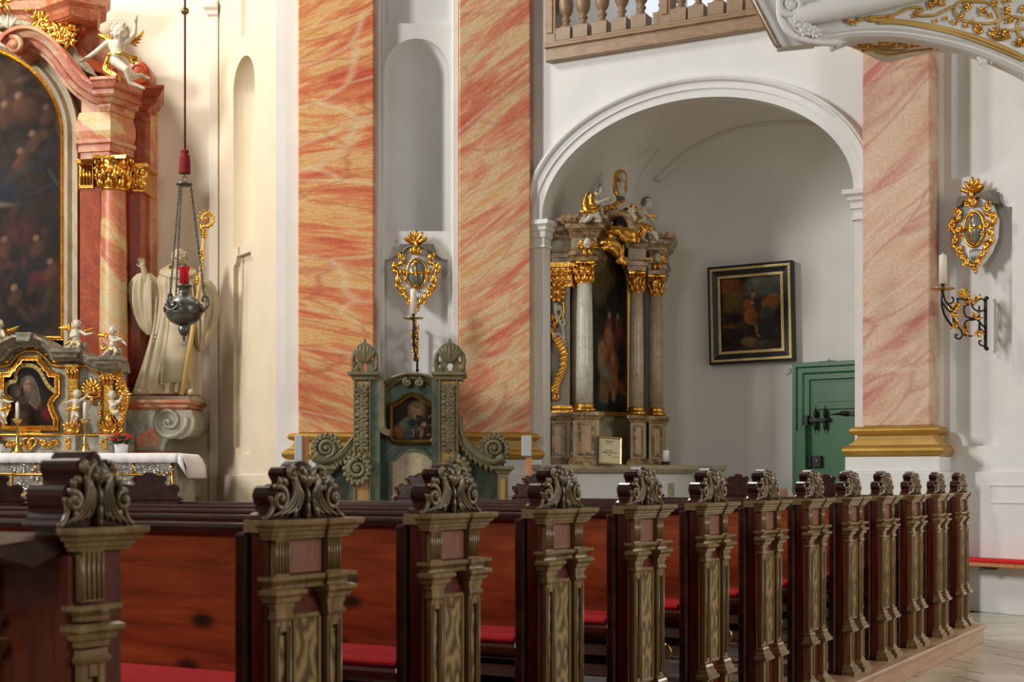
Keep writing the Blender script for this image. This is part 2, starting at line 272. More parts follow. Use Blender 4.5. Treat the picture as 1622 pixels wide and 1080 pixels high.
    def sweep(s, prof, path, closed=False, X=None, z0=0, side=1):
        """moulding: prof of (out, z) swept along plan path of (x, y); out is to the right of travel (side=1)"""
        P = [Vector((p[0], p[1])) for p in path]; n = len(P); v = []
        for i in range(n):
            ds = []
            if closed or i > 0: ds.append((P[i]-P[i-1]).normalized())
            if closed or i < n-1: ds.append((P[(i+1) % n]-P[i]).normalized())
            ns = [Vector((d.y, -d.x))*side for d in ds]
            if len(ns) == 2:
                m = (ns[0]+ns[1]); m = m/max(.3, (1+ns[0].dot(ns[1])))
            else: m = ns[0]
            for o, z in prof: v.append((P[i].x+m.x*o, P[i].y+m.y*o, z0+z))
        k = len(prof); mm = n if closed else n-1
        f = [(i*k+j, ((i+1) % n)*k+j, ((i+1) % n)*k+(j+1), i*k+j+1) for i in range(mm) for j in range(k-1)]
        f += [(((i+1) % n)*k, i*k, i*k+k-1, ((i+1) % n)*k+k-1) for i in range(mm)]
        if not closed: f += [tuple(range(k)), tuple((n-1)*k+j for j in range(k-1, -1, -1))]
        return s.add(v, f, False, X)
    def arc(s, prof, path, X=None, closed=False):
        """moulding along a curve in the x-z plane: prof of (n, y): n along the left normal, y depth"""
        P = [Vector((p[0], p[1])) for p in path]; n = len(P); v = []
        for i in range(n):
            ds = []
            if closed or i > 0: ds.append((P[i]-P[i-1]).normalized())
            if closed or i < n-1: ds.append((P[(i+1) % n]-P[i]).normalized())
            ns = [Vector((-d.y, d.x)) for d in ds]
            m = ns[0] if len(ns) == 1 else (ns[0]+ns[1])/max(.35, 1+ns[0].dot(ns[1]))
            for o, y in prof: v.append((P[i].x+m.x*o, y, P[i].y+m.y*o))
        k = len(prof); mm = n if closed else n-1
        f = [(i*k+j, ((i+1) % n)*k+j, ((i+1) % n)*k+(j+1) % k, i*k+(j+1) % k) for i in range(mm) for j in range(k)]
        if not closed: f += [tuple(range(k)), tuple((n-1)*k+j for j in range(k-1, -1, -1))]
        return s.add(v, f, False, X)
    def mesh(s, name, bevel=0, fix=True):
        me = bpy.data.meshes.new(name); me.from_pydata([tuple(p) for p in s.v], [], s.f)
        me.polygons.foreach_set('use_smooth', s.sm)
        if fix or bevel:
            bm = bmesh.new(); bm.from_mesh(me)
            if bevel:
                ed = [e for e in bm.edges if len(e.link_faces) == 2 and e.calc_face_angle(0) > .6]
                bmesh.ops.bevel(bm, geom=ed, offset=bevel, segments=1, affect='EDGES', clamp_overlap=True)
            bmesh.ops.recalc_face_normals(bm, faces=bm.faces); bm.to_mesh(me); bm.free()
        return me
def obj(name, me, material, parent=None):
    if isinstance(me, MB): me = me.mesh(name)
    if material is not None:
        me.materials.clear(); me.materials.append(material)
    o = bpy.data.objects.new(name, me); COL.objects.link(o)
    if parent is not None: o.parent = parent
    return o
def tag(o, label, cat, group=None):
    o['label'] = label; o['category'] = cat
    if group: o['group'] = group
    return o
def empty(name, loc, rz=0):
    o = bpy.data.objects.new(name, None); COL.objects.link(o); o.location = loc; o.rotation_euler = (0, 0, rz); o.empty_display_size = .1; return o
def thing(name, label, cat, loc, rz=0, group=None): return tag(empty(name, loc, rz), label, cat, group)
def struct(name, me, material=None, parent=None):
    o = obj(name, me, material, parent)
    if parent is None: o['kind'] = 'structure'
    return o
def part(name, mb, material, parent, bevel=0, label=None):
    o = obj(name, mb.mesh(name, bevel), material, parent)
    if label: o['label'] = label
    return o
def copy_tree(o, parent=None):
    c = o.copy(); COL.objects.link(c)
    if parent is not None: c.parent = parent
    for ch in list(o.children): copy_tree(ch, c)
    return c
def at(u, v, z): return Vector(((u-U0)*z/F, z, CZ+(HV-v)*z/F))
class Plane:
    """a vertical plane of the building: origin, heading; local x along it, y into it, z up"""
    def __init__(s, ox, oy, th, oz=0):
        s.o = Vector((ox, oy)); s.th = th; s.oz = oz; s.ex = Vector((math.cos(th), math.sin(th))); s.ey = Vector((-math.sin(th), math.cos(th)))
    def px(s, u, v, d=0):
        a = (u-U0)/F; t = (s.o.dot(s.ey)+d)/(a*s.ey.x+s.ey.y); P = Vector((a*t, t))-s.o
        return (P.dot(s.ex), CZ+(HV-v)*t/F-s.oz)
    def X(s, u, d=0): return s.px(u, 0, d)[0]
    def Zh(s, u, v, d=0): return s.px(u, v, d)[1]
    def pts(s, L, d=0): return [s.px(u, v, d) for u, v in L]
    def world(s, x, y, z): p = s.o+s.ex*x+s.ey*y; return Vector((p.x, p.y, z+s.oz))
    def empty(s, name): return empty(name, (s.o.x, s.o.y, s.oz), s.th)
def plane_thing(name, label, cat, u, v, z, th=0.0, group=None):
    p = at(u, v, z); pl = Plane(p.x, p.y, th, p.z); pl.e = thing(name, label, cat, p, th, group); return pl
def fill(name, polys, y0, y1):
    """plate with holes: outlines in (x, z), from y0 to y1"""
    cu = bpy.data.curves.new(name, 'CURVE'); cu.dimensions = '2D'; cu.fill_mode = 'BOTH'; cu.extrude = (y1-y0)/2
    for p in polys:
        sp = cu.splines.new('POLY'); sp.points.add(len(p)-1); sp.use_cyclic_u = True
        for i, (a, b) in enumerate(p): sp.points[i].co = (a, b, 0, 1)
    o = bpy.data.objects.new(name, cu); COL.objects.link(o)
    dg = bpy.context.evaluated_depsgraph_get(); me = bpy.data.meshes.new_from_object(o.evaluated_get(dg))
    bpy.data.objects.remove(o); bpy.data.curves.remove(cu)
    X = Matrix(((1, 0, 0, 0), (0, 0, -1, (y0+y1)/2), (0, 1, 0, 0), (0, 0, 0, 1)))
    me.transform(X); me.name = name; return me
def remesh(mb, name, voxel, smooth=3, mats=None):
    me = mb.mesh(name, fix=False); o = bpy.data.objects.new(name, me); COL.objects.link(o)
    r = o.modifiers.new('r', 'REMESH'); r.mode = 'VOXEL'; r.voxel_size = voxel; r.use_smooth_shade = True
    if smooth:
        sm = o.modifiers.new('s', 'SMOOTH'); sm.iterations = smooth; sm.factor = .5
    dg = bpy.context.evaluated_depsgraph_get(); res = bpy.data.meshes.new_from_object(o.evaluated_get(dg))
    bpy.data.objects.remove(o); bpy.data.meshes.remove(me); res.name = name; res.materials.clear(); return res
def ell(cx, cz, a, b, t0, t1, n): return [(cx+a*math.cos(R(t0+(t1-t0)*i/n)), cz+b*math.sin(R(t0+(t1-t0)*i/n))) for i in range(n+1)]
def lerp(a, b, t): return a+(b-a)*t
def spline(P, n=8):
    """Catmull-Rom through points (any dimension)"""
    P = [np.array(p, float) for p in P]; Q = [2*P[0]-P[1]]+P+[2*P[-1]-P[-2]]; out = []
    for i in range(1, len(Q)-2):
        for k in range(n):
            t = k/n; a, b, c, d = Q[i-1:i+3]
            out.append(tuple(.5*((2*b)+(c-a)*t+(2*a-5*b+4*c-d)*t*t+(3*b-a-3*c+d)*t**3)))
    out.append(tuple(P[-1])); return out
# ================================================================ the building
A = Plane(4.084, 13.73, R(-28.9)); C = Plane(4.084, 13.73, R(-55)); P = Plane(0, 15.9, 0)
B0 = at(345, 758, 17.5); B1 = at(437, 758, 15.9)
B = Plane(B0.x, B0.y, math.atan2(B1.y-B0.y, B1.x-B0.x)); BW = (Vector((B1.x, B1.y))-B.o).length
L = Plane(0, 17.5, 0); HT = 9.0
W_ = M['white']
def planar(name, pl, material, parent=None):
    def go(me):
        o = struct(name, me, material); o.location = (pl.o.x, pl.o.y, pl.oz); o.rotation_euler = (0, 0, pl.th); return o
    return go
def arch_outline(x0, x1, z0, z1, n=20):
    a = (x1-x0)/2; c = (x0+x1)/2; return [(x0, z0), (x1, z0)]+[(c+a*math.cos(PI*i/n), z1-a+a*math.sin(PI*i/n)) for i in range(n+1)]
def shoulder(x0, x1, z0, z1, r, top=True, bot=True, n=6):
    """panel outline with concave quarter-round corners"""
    p = []
    p += [(x0+r*math.cos(PI/2*(1-i/n)), z0+r*math.sin(PI/2*(1-i/n))) for i in range(n, -1, -1)][::-1][::-1] if bot else [(x0, z0)]
    q = [(x0+r, z0)] if bot else []
    out = []
    if bot: out += [(x0+r*math.sin(PI/2*i/n), z0+r*math.cos(PI/2*i/n)) for i in range(n+1)]+[(x1-r*math.cos(PI/2*i/n), z0+r*math.sin(PI/2*i/n)) for i in range(n+1)]
    else: out += [(x0, z0), (x1, z0)]
    if top: out += [(x1-r*math.sin(PI/2*i/n), z1-r*math.cos(PI/2*i/n)) for i in range(n+1)]+[(x0+r*math.cos(PI/2*i/n), z1-r*math.sin(PI/2*i/n)) for i in range(n+1)]
    else: out += [(x1, z1), (x0, z1)]
    return out
def niche_mesh(x0, x1, z0, z1, y0, dep, mb, n=24, k=10):
    a = (x1-x0)/2; c = (x0+x1)/2; zs = z1-a; v = []; f = []
    rows = [(z0, 1, 0)]+[(zs, 1, 0)]+[(zs+a*math.sin(PI/2*i/k), math.cos(PI/2*i/k), 1) for i in range(1, k+1)]
    for z, s, _ in rows:
        for i in range(n+1):
            ph = PI*i/n; v.append((c+a*math.cos(ph)*s, y0+dep*math.sin(ph)*s, z))
    m = n+1
    f = [(r*m+i, r*m+i+1, (r+1)*m+i+1, (r+1)*m+i) for r in range(len(rows)-1) for i in range(n)]
    f.append(tuple(range(m)))
    mb.add(v, f, True)
# ---- floor with its stone tiles
fl = struct('floor', MB().box(-14, 14, -6, 22, -.2, -.012).mesh('floor'), M['joint'])
ts = .46; ca, sa = math.cos(R(16)), math.sin(R(16)); tile_me = []
for k in range(2): tile_me.append(MB().box(-ts/2+.006, ts/2-.006, -ts/2+.006, ts/2-.006, -.03, 0).mesh('floor_tile', .003)); tile_me[k].materials.append(M['floor' if k == 0 else 'floor2'])
for i in range(-2, 24):
    for j in range(-6, 24):
        lx, ly = (i+.5*(j % 2))*ts, j*ts; x, y = 1.6+lx*ca-ly*sa, 8.0+lx*sa+ly*ca
        t = .01+(y-3.08)/.6375*.3516-.9026
        if 7.6 < y < 14.6 and t-.45 < x < 6.6 and (x < 4.1 or (x-4.084)*.819+(y-13.73)*.574 < .5):
            o = bpy.data.objects.new('floor_tile', tile_me[(i+j) % 2]); COL.objects.link(o); o.parent = fl; o.location = (x, y, 0); o.rotation_euler = (0, 0, R(16))
st = MB().box(-14, 8, -6, 22, -.011, -.004)
# ---- wall with the high altar on it, and its corner strip
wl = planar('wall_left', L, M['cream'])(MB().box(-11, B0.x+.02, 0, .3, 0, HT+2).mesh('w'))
mb = MB(); x0, x1 = L.X(333), L.X(347); mb.box(x0, x1, -.06, .02, 0, HT+2)
zt = L.Zh(340, 20); mb.sweep([(0, 0), (.03, 0), (.03, .05), (.07, .08), (.07, .16), (0, .16)], [(x0, .02), (x0, -.06), (x1, -.06)], z0=zt-.05)
planar('trim_1', L, M['cream'])(mb.mesh('t', .006))
# ---- reveal wall turned towards the altar
nx0, nx1 = B.X(369.5), B.X(403.5); nz0, nz1 = B.Zh(387, 388), B.Zh(388, 88)
holes = [arch_outline(nx0, nx1, nz0, nz1), shoulder(B.X(370), B.X(402), B.Zh(386, 720), B.Zh(386, 402), .10, True, True), [(B.X(382), B.Zh(392, 52)), (B.X(404), B.Zh(392, 52)), (B.X(404), HT), (B.X(382), HT)]]
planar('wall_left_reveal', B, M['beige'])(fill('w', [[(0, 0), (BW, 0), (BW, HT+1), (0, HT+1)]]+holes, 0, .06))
mb = MB(); mb.box(0, nx0, .06, .09, 0, HT+1); mb.box(nx1, BW, .06, .09, 0, HT+1); mb.box(nx0, nx1, .06, .09, 0, nz0); mb.box(nx0, nx1, .06, .09, nz1, HT+1)
niche_mesh(nx0, nx1, nz0, nz1, .05, .30, mb)
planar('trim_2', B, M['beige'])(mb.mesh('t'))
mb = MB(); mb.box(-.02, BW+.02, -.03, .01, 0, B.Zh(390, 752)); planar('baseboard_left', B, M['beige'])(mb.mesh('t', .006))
# ---- pier with two pilasters and the niche between
px0, px1 = P.X(437), P.X(848.5)
nx0, nx1 = P.X(609), P.X(711.5); nz0, nz1 = P.Zh(660, 366), P.Zh(660, 61)
holes = [arch_outline(nx0, nx1, nz0, nz1), shoulder(P.X(609), P.X(709), .9, P.Zh(660, 388), .16, True, False), [(P.X(610), P.Zh(660, 37)), (P.X(712), P.Zh(660, 37)), (P.X(712), HT-.5), (P.X(610), HT-.5)]]
planar('wall_back', P, W_)(fill('w', [[(px0, 0), (px1, 0), (px1, HT), (px0, HT)]]+holes, 0, .09))
mb = MB()
for a, b in ((px0, nx0), (nx1, px1)): mb.box(a, b, .09, .12, 0, HT)
mb.box(nx0, nx1, .09, .12, 0, nz0); mb.box(nx0, nx1, .09, .12, nz1, HT)
niche_mesh(nx0, nx1, nz0, nz1, .08, .42, mb); planar('trim_3', P, W_)(mb.mesh('t'))
# moulded strips beside the niche bay
mb = MB()
for a, b in ((592, 603), (717, 727)): mb.box(P.X(a), P.X(b), -.07, .01, 0, HT)
planar('trim_4', P, W_)(mb.mesh('t', .008))
GB = (1.43, 1.715)   # foot and top of the gilded bases
TOR1 = [(0, 0)]+[(.085+.07*math.sin(PI*i/8), .055-.055*math.cos(PI*i/8)) for i in range(9)]+[(0, .11)]
TOR2 = [(0, 0)]+[(.05+.05*math.sin(PI*i/8), .04-.04*math.cos(PI*i/8)) for i in range(9)]+[(0, .08)]
SCO = [(0, 0), (.10, 0), (.10, .012)]+[(.09-.055*math.sin(PI/2*i/6), .012+.08*i/6) for i in range(7)]+[(.05, .10), (0, .10)]
def pilaster(idx, pl, x0, x1, p, marb, plinth=True):
    e = pl.empty('trim_%d' % idx); e['kind'] = 'structure'
    o = part('shaft', MB().box(x0, x1, -p, .02, GB[1], HT), marb, e, .012)
    path = [(x0, .02), (x0, -p), (x1, -p), (x1, .02)]
    part('gilded_torus', MB().sweep(TOR1, path, z0=GB[0]), M['goldpaint'], e); part('gilded_torus', MB().sweep(TOR2, path, z0=GB[1]-.08), M['goldpaint'], e)
    part('hollow_moulding', MB().sweep(SCO, path, z0=GB[0]+.108), M['ochre'], e)
    part('plinth', MB().box(x0-.13, x1+.12, -p-.13, .02, 1.29, GB[0]).box(x0-.17, x1+.15, -p-.17, .02, 0, 1.29), W_, e, .008)
    return e
pilaster(5, P, P.X(472, -.2), P.X(592, -.2), .2, M['pil_a']); pilaster(6, P, P.X(727, -.2), P.X(840, -.2), .2, M['pil_b'])
pilaster(7, A, A.X(1366, -.36), A.X(1473, -.36), .36, M['pil_c'])
# ---- wall with the chapel arch
s0 = A.X(842, .3); s1, s2 = A.X(861), A.X(1354); HS = 4.03; sc = (s1+s2)/2; ha = (s2-s1)/2; BM = 5.74
ring = [(sc+ha*math.cos(PI*i/40), HS+1.10*math.sin(PI*i/40)) for i in range(41)]
mb = MB(); mb.prism([(s0, 0), (s1, 0), (s1, HS)]+ring[::-1][1:-1]+[(s2, HS), (s2, 0), (0, 0), (.0, BM), (s0, BM)], 0, .16)
mb.box(s0, A.X(865), 0, .34, BM, HT); mb.box(A.X(1366), .05, 0, .34, BM, HT)
planar('wall_back_right', A, W_)(mb.mesh('w'))
mb = MB(); mb.arc([(0, .1), (0, -.045), (.085, -.045), (.085, -.065), (.15, -.065), (.155, -.08), (.165, -.10), (.185, -.112), (.20, -.10), (.215, -.10), (.225, -.05), (.225, .05)], [(sc-ha*math.cos(PI*i/60), HS+1.10*math.sin(PI*i/60)) for i in range(61)])
planar('trim_8', A, W_)(mb.mesh('t'))
CAP = [(0, -.29), (.03, -.29), (.03, -.26), (.012, -.255), (.012, -.19), (.035, -.18), (.035, -.12), (.06, -.10), (.06, -.07), (.10, -.045), (.10, 0), (0, 0)]
mb = MB(); mb.sweep(CAP, [(s0, 0), (s1, 0), (s1, .15)], z0=HS); mb.sweep(CAP, [(s2, .15), (s2, 0), (s2+.2, 0)], z0=HS)
planar('trim_9', A, W_)(mb.mesh('t'))
# ---- the chapel behind the arch: curved wall and vault
def sup(t, p=.62): return math.copysign(abs(t)**p, t)
CW, CD = 1.80, 2.60
def chap(ph, k=1): return (sc+CW*sup(math.cos(ph))*k, .13+CD*sup(math.sin(ph))*k)
mb = MB(); n = 72; rows = [(0, 1), (1.2, 1), (2.4, 1), (HS+.1, 1)]+[(HS+.1+1.30*math.sin(PI/2*i/14), math.cos(PI/2*i/14)) for i in range(1, 15)]
v = [chap(PI*i/n, k)+(z,) for z, k in rows for i in range(n+1)]
mb.add(v, [(r*(n+1)+i, r*(n+1)+i+1, (r+1)*(n+1)+i+1, (r+1)*(n+1)+i) for r in range(len(rows)-1) for i in range(n)], True)
cw = planar('wall_chapel', A, M['chapel'])(mb.mesh('w', fix=False))
bpy.context.view_layer.update()
from mathutils.bvhtree import BVHTree
bm = bmesh.new(); bm.from_mesh(cw.data); bm.transform(cw.matrix_basis); BV = BVHTree.FromBMesh(bm); bm.free()
def chapel_hit(u, v):
    o = Vector((0, 0, CZ)); d = Vector(((u-U0)/F, 1, (HV-v)/F)).normalized(); return BV.ray_cast(o, d)[0]
mb = MB()
for crv, r in (([(1040, 285), (1075, 252), (1120, 223), (1180, 202), (1240, 194), (1320, 196)], .045), ([(905, 350), (935, 315), (985, 268), (1036, 232)], .022), ([(985, 345), (1000, 310), (1025, 262), (1045, 235)], .018)):
    pts = [chapel_hit(*q) for q in spline(crv, 6)]
    mb.tube([p for p in pts if p], r, 8)
struct('trim_10', mb.mesh('t'), M['chapel'])
# ---- right-hand wall with its sunk panels
cx1 = C.X(1800)
zp = C.Zh(1555, 276); zb = C.Zh(1555, 306)
pan1 = [(C.X(1507), C.Zh(1507, 285)), (C.X(1602), C.Zh(1602, 266)), (C.X(1602), HT-.3), (C.X(1507), HT-.3)]
pan2 = shoulder(C.X(1505), C.X(1603), C.Zh(1555, 706), C.Zh(1555, 312), .14, True, True)
planar('wall_right', C, W_)(fill('w', [[(-.02, 0), (cx1, 0), (cx1, HT), (-.02, HT)], pan1, pan2], 0, .09))
planar('trim_11', C, W_)(MB().box(-.05, cx1, .09, .2, 0, HT).mesh('t'))
planar('baseboard_right', C, W_)(MB().box(.0, cx1, -.04, .01, 0, C.Zh(1560, 747)).mesh('t', .005))
mb = MB(); z0, z1 = C.Zh(1600, 797), C.Zh(1600, 767); xa, xb = C.X(1572), C.X(1640)
q = [(xa, z0), (xb, z0), (xb, z1), (xa, z1)]
mb.arc([(0, -.04), (0, -.052), (.014, -.052), (.014, -.04)], q, closed=True); planar('trim_12', C, W_)(mb.mesh('t'))
# ---- loft behind the balustrade
bl = A.X(862); br = A.X(1366)
mb = MB(); mb.box(bl, br, .34, 2.6, BM-.12, BM-.02); planar('ceiling_chapel', A, M['oak'])(mb.mesh('t'))
planar('wall_loft', A, W_)(MB().box(bl-.4, br+.4, 2.6, 2.7, BM-.1, HT).box(bl-.1, bl, .34, 2.6, BM-.1, HT).mesh('w'))
e = A.empty('window_1'); e['kind'] = 'structure'
x0 = A.X(868, 1.55); x1 = A.X(1000, 1.55)
part('pane', MB().box(x0-.5, x1+.9, 2.52, 2.56, 5.75, 9), M['pane'], e)
for k in range(5): part('mullion', MB().box(x0-.5+k*.62, x0-.45+k*.62, 2.47, 2.52, 5.75, 9), W_, e)
part('transom', MB().box(x0-.5, x1+.9, 2.47, 2.52, 6.75, 6.8), W_, e)
# ---- green door in the chapel wall
dp = chapel_hit(1262, 700); dq = chapel_hit(1352, 700)
D = Plane(dp.x, dp.y, math.atan2(dq.y-dp.y, dq.x-dp.x)); D.o -= D.ey*.03
e = D.empty('door_1'); e['kind'] = 'structure'
xw = D.X(1352)+.75; zt = D.Zh(1262, 576); G = M['green']
def dx(u): return D.X(u)
part('door_frame', MB().sweep([(0, -.03), (.0, -.09), (.05, -.09), (.06, -.07), (.10, -.07), (.11, -.05), (.17, -.05), (.17, .02), (0, .02)], [(0, 0), (.001, 0)]) if False else
     MB().arc([(0, .02), (0, -.09), (-.05, -.09), (-.06, -.065), (-.12, -.065), (-.135, -.045), (-.20, -.045), (-.21, -.02), (-.26, -.02), (-.26, .02)], [(0, 0), (0, zt), (xw, zt), (xw, 0)]), G, e, .004)
lx = dx(1290); lz = D.Zh(1290, 606)
part('door_leaf', MB().box(lx, xw-.2, -.03, .0, 0, lz), G, e, .004)
part('door_jamb', MB().box(.2, lx-.01, -.022, .0, 0, zt-.2).box(lx-.01, xw-.2, -.022, 0, lz+.012, zt-.2), G, e, .003)
part('cross_rail', MB().box(dx(1297), xw-.25, -.055, -.02, D.Zh(1297, 649), D.Zh(1297, 637)), G, e, .006)
part('lower_jamb_block', MB().prism(D.pts([(1262, 683), (1269, 681), (1272, 674), (1277, 673), (1277, 800), (1262, 800)], -.09), -.12, -.05), G, e, .004)
I = M['iron']; bz = D.Zh(1295, 665)
mb = MB(); mb.box(dx(1274), dx(1317), -.075, -.05, bz-.025, bz+.02); mb.box(dx(1280), dx(1285), -.10, -.04, bz-.05, bz+.05); mb.ball((dx(1315), -.07, bz), .03, 8, 6)
b = part('bolt', mb, I, e)
for uu in (1296, 1311):
    mb = MB()
    for sg in (1, -1): mb.petal((dx(uu), -.07, bz+sg*.02), (0, 0, sg), .10, .05, .03); mb.cone((dx(uu), -.07, bz+sg*.10), (dx(uu), -.07, bz+sg*.17), .009, .002)
    part('bolt_strap', mb, I, b)
mb = MB(); hz = D.Zh(1345, 655); mb.box(dx(1348), dx(1380), -.06, -.03, hz-.025, hz+.025); mb.petal((dx(1350), -.05, hz), (-1, 0, .02), .14, .09, .03); mb.cone((dx(1330), -.05, hz), (dx(1318), -.05, hz-.005), .012, .002)
part('hinge', mb, I, e)
ly0, ly1 = D.Zh(1293, 740), D.Zh(1293, 722)
mb = MB(); mb.box(dx(1283.5), dx(1289), -.07, -.045, ly0, ly1); mb.box(dx(1290.5), dx(1305), -.08, -.03, ly0, ly1); lk = part('lock', mb, I, e, .005)
part('keyhole_plate', MB().ball((dx(1298), -.083, (ly0+ly1)/2), (.014, .006, .03), 8, 6), M['pewter'], lk)
tag(obj('door_sensor', MB().box(dx(1299), dx(1315), -.06, .0, zt+.005, zt+.045).mesh('s', .008), M['white']), 'small white box mounted on the wall just above the green door', 'sensor'); o = bpy.data.objects['door_sensor']; o.location = (D.o.x, D.o.y, 0); o.rotation_euler = (0, 0, D.th)
# ================================================================ pews
PA = R(61.12); DX, DY = .3516, .6375; PX, PY, PLH = -.9026, 3.08, .135
NTH = ['zeroth', 'first', 'second', 'third', 'fourth', 'fifth', 'sixth', 'seventh', 'eighth', 'ninth', 'tenth', 'eleventh', 'twelfth']
pf = Plane(PX, PY, PA)
e = thing('pew_platform', 'long low wooden platform carrying the row of pews', 'platform', (PX, PY, 0), PA)
xe = 12*.728+.27
part('deck', MB().box(-2.2, xe, -.135, 5.6, .105, PLH), M['platwood'], e, .008)
part('fascia', MB().box(-2.18, xe-.02, -.115, -.08, 0, .104).box(xe-.055, xe-.02, -.08, 5.58, 0, .104), M['platwood'], e, .003)
def mould(path, z0, tiers, mb):
    """stack of little fillets and hollows round a block; tiers of (z, out)"""
    mb.sweep([(0, tiers[0][0])]+[(o, z) for z, o in tiers]+[(0, tiers[-1][0])], path, z0=z0)
def upath(x0, x1, d): return [(x0, .01), (x0, -d), (x1, -d), (x1, .01)]
COR = [(0, .006), (.006, .008), (.010, .012), (.020, .016), (.022, .022), (.030, .026), (.036, .034), (.040, .036), (.05, .036)]
ENT1 = [(0, .004), (.010, .006), (.018, .016), (.024, .024), (.034, .024)]
ENT2 = [(0, .004), (.012, .006), (.016, .014), (.028, .018), (.036, .028), (.046, .028), (.05, .016)]
BAS = [(0, .026), (.014, .026), (.018, .018), (.032, .014), (.036, .008), (.052, .006), (.06, .002)]
FOOT = [(0, .036), (.022, .036), (.028, .024), (.044, .020), (.05, .010), (.064, .004)]
def finial_outline(w=.165, h=.152, c=.035):
    half = [(0, 1.0), (.10, .985), (.19, .93), (.24, .86), (.30, .885), (.42, .90), (.50, .84), (.52, .76), (.47, .68), (.42, .63), (.46, .55), (.56, .52), (.66, .57), (.76, .58), (.86, .53), (.90, .42), (.87, .30), (.80, .22), (.88, .14), (1.0, .08), (1.02, 0)]
    return [(c+a*w, b*h) for a, b in half]+[(c-a*w, b*h) for a, b in half[::-1][:-1]]
def finial_core(mb, w=.165, h=.152, c=.035, y0=.004, y1=.058, z0=.985): mb.prism([(a, b+z0) for a, b in finial_outline(w, h, c)], y0, y1)
def finial_carving(mb, w=.165, h=.152, c=.035, y=.0, z0=.985):
    k = w/.165
    def p(a, b): return (c+a*w, y, z0+b*h)
    for sg in (1, -1):
        for j in range(4):
            q = spline([p(sg*(.07+.03*j), .86-.05*j), p(sg*(.30-.02*j), .68-.03*j), p(sg*(.34-.07*j), .42), p(sg*(.52-.11*j), .20), p(sg*(.86-.19*j), .05+.02*j)], 4)
            mb.tube([(a, b-.006*math.sin(PI*i/(len(q)-1)), d) for i, (a, b, d) in enumerate(q)], [.0085-.0045*i/(len(q)-1) for i in range(len(q))], 5)
        mb.volute(p(sg*.68, .35)[::2], .034*k, 1.5, y-.004, .0085, d=sg, a0=PI/2-sg*.5, lift=.008)
        mb.tube(spline([p(sg*.86, .40), p(sg*.80, .22), p(sg*.90, .09), p(sg*1.02, .03)], 4), .006, 5)
        mb.volute(p(sg*.37, .77)[::2], .018*k, 1.3, y-.004, .007, d=-sg, a0=PI/2+sg*.6, lift=.006)
        for a, b, dx_, dz in ((.44, .60, .8, .35), (.50, .16, .9, .35), (.16, .40, .25, -1), (.24, .24, .35, -1), (.60, .52, .4, .8)):
            mb.petal(p(sg*a, b), (sg*dx_, -.15, dz), .032*k, .013, .010)
    mb.ball(p(0, .68), (.021*k, .020, .024))
    for i in range(5):
        a = R(20+35*i); mb.petal((c, y-.008, z0+.64*h), (math.cos(a), -.1, math.sin(a)), .044*k, .016, .012)
    for b, ln in ((.56, .05), (.36, .05), (.18, .03)): mb.petal(p(0, b), (0, -.12, -1), ln, .018, .014)
# ---- one pew end, built once and copied
xL, xR = -.125, .195
proto = empty('pew', (0, 0, 0)); proto.rotation_euler = (0, 0, PA)
def pp(name, mb, m, bevel=0, parent=None): return part(name, mb, m, parent or proto, bevel)
pp('end_board', MB().box(xL, xR, .0, .05, 0, .985), M['redwood'], .004)
pp('seat_post', MB().box(xL-.02, xL+.05, .05, .088, 0, .955).box(xL+.05, .21, .05, .07, 0, .49), M['mahog'], .008)
PIL = [(-.112, -.048), (.104, .170)]
for a, b in PIL:
    mb = MB(); d = .022
    wd = b-a
    mb.box(a, a+wd*.27, -d, .0, .30, .735); mb.box(b-wd*.27, b, -d, .0, .30, .735); mb.box(a+wd*.27, b-wd*.27, -d, 0, .705, .735); mb.box(a+wd*.27, b-wd*.27, -d, 0, .30, .325); mb.box(a+wd*.27, b-wd*.27, -.008, 0, .325, .705)
    pl_ = pp('pilaster', mb, M['mould'], .003)
    mb = MB()
    for q in (.14, .86): mb.tube([(a+wd*q, -d, .315), (a+wd*q, -d, .72)], .004, 6)
    pp('bead', mb, M['carved'], 0, pl_); pp('inlay', MB().box(a+wd*.33, b-wd*.33, -.0125, -.006, .335, .695), M['burl'], 0, pl_)
    mb = MB(); mould(upath(a, b, d), .735, [(0, .003), (.008, .008), (.014, .003), (.014, .001), (.03, .001)], mb); pp('astragal', mb, M['mould'])
    # fluted frieze block
    mb = MB(); mb.box(a+.004, b-.004, -.016, 0, .845, .94)
    for q in range(5): mb.tube([(a+.008+(wd-.016)*q/4, -.017, .852), (a+.008+(wd-.016)*q/4, -.017, .932)], .004, 5)
    pp('frieze_block', mb, M['mould'])
    mb = MB(); mb.box(a+.004, b-.004, -.024, 0, .06, .245); mb.box(a+.0, a+.012, -.030, 0, .07, .235); mb.box(b-.012, b, -.030, 0, .07, .235); mb.box(a, b, -.030, 0, .062, .075); mb.box(a, b, -.030, 0, .228, .243); pd = pp('pedestal', mb, M['mould'], .002)
    mb = MB(); mould(upath(a-.004, b+.004, .024), .24, BAS, mb); pp('pilaster_base', mb, M['mould'])
    mb = MB(); mould(upath(a-.004, b+.004, .024), 0, FOOT, mb); pp('foot_moulding', mb, M['mould'])
    mb = MB(); mould(upath(a-.002, b+.002, .020), .765, ENT2, mb); pp('capital', mb, M['mould'])
mb = MB(); mould(upath(xL+.004, .094, .014), .812, ENT1, mb); pp('entablature', mb, M['mould'])
mb = MB(); mould(upath(.099, .177, .022), .812, ENT1, mb); pp('entablature', mb, M['mould'])
mb = MB(); mould(upath(xL, .092, .016), .937, COR, mb); mb.box(xL-.012, .092, 0, .062, .955, .987); pp('cornice', mb, M['mould'], .001)
mb = MB(); mould(upath(.098, .182, .024), .937, COR, mb); mb.box(.092, .205, 0, .062, .955, .987); pp('cornice', mb, M['mould'], .001)
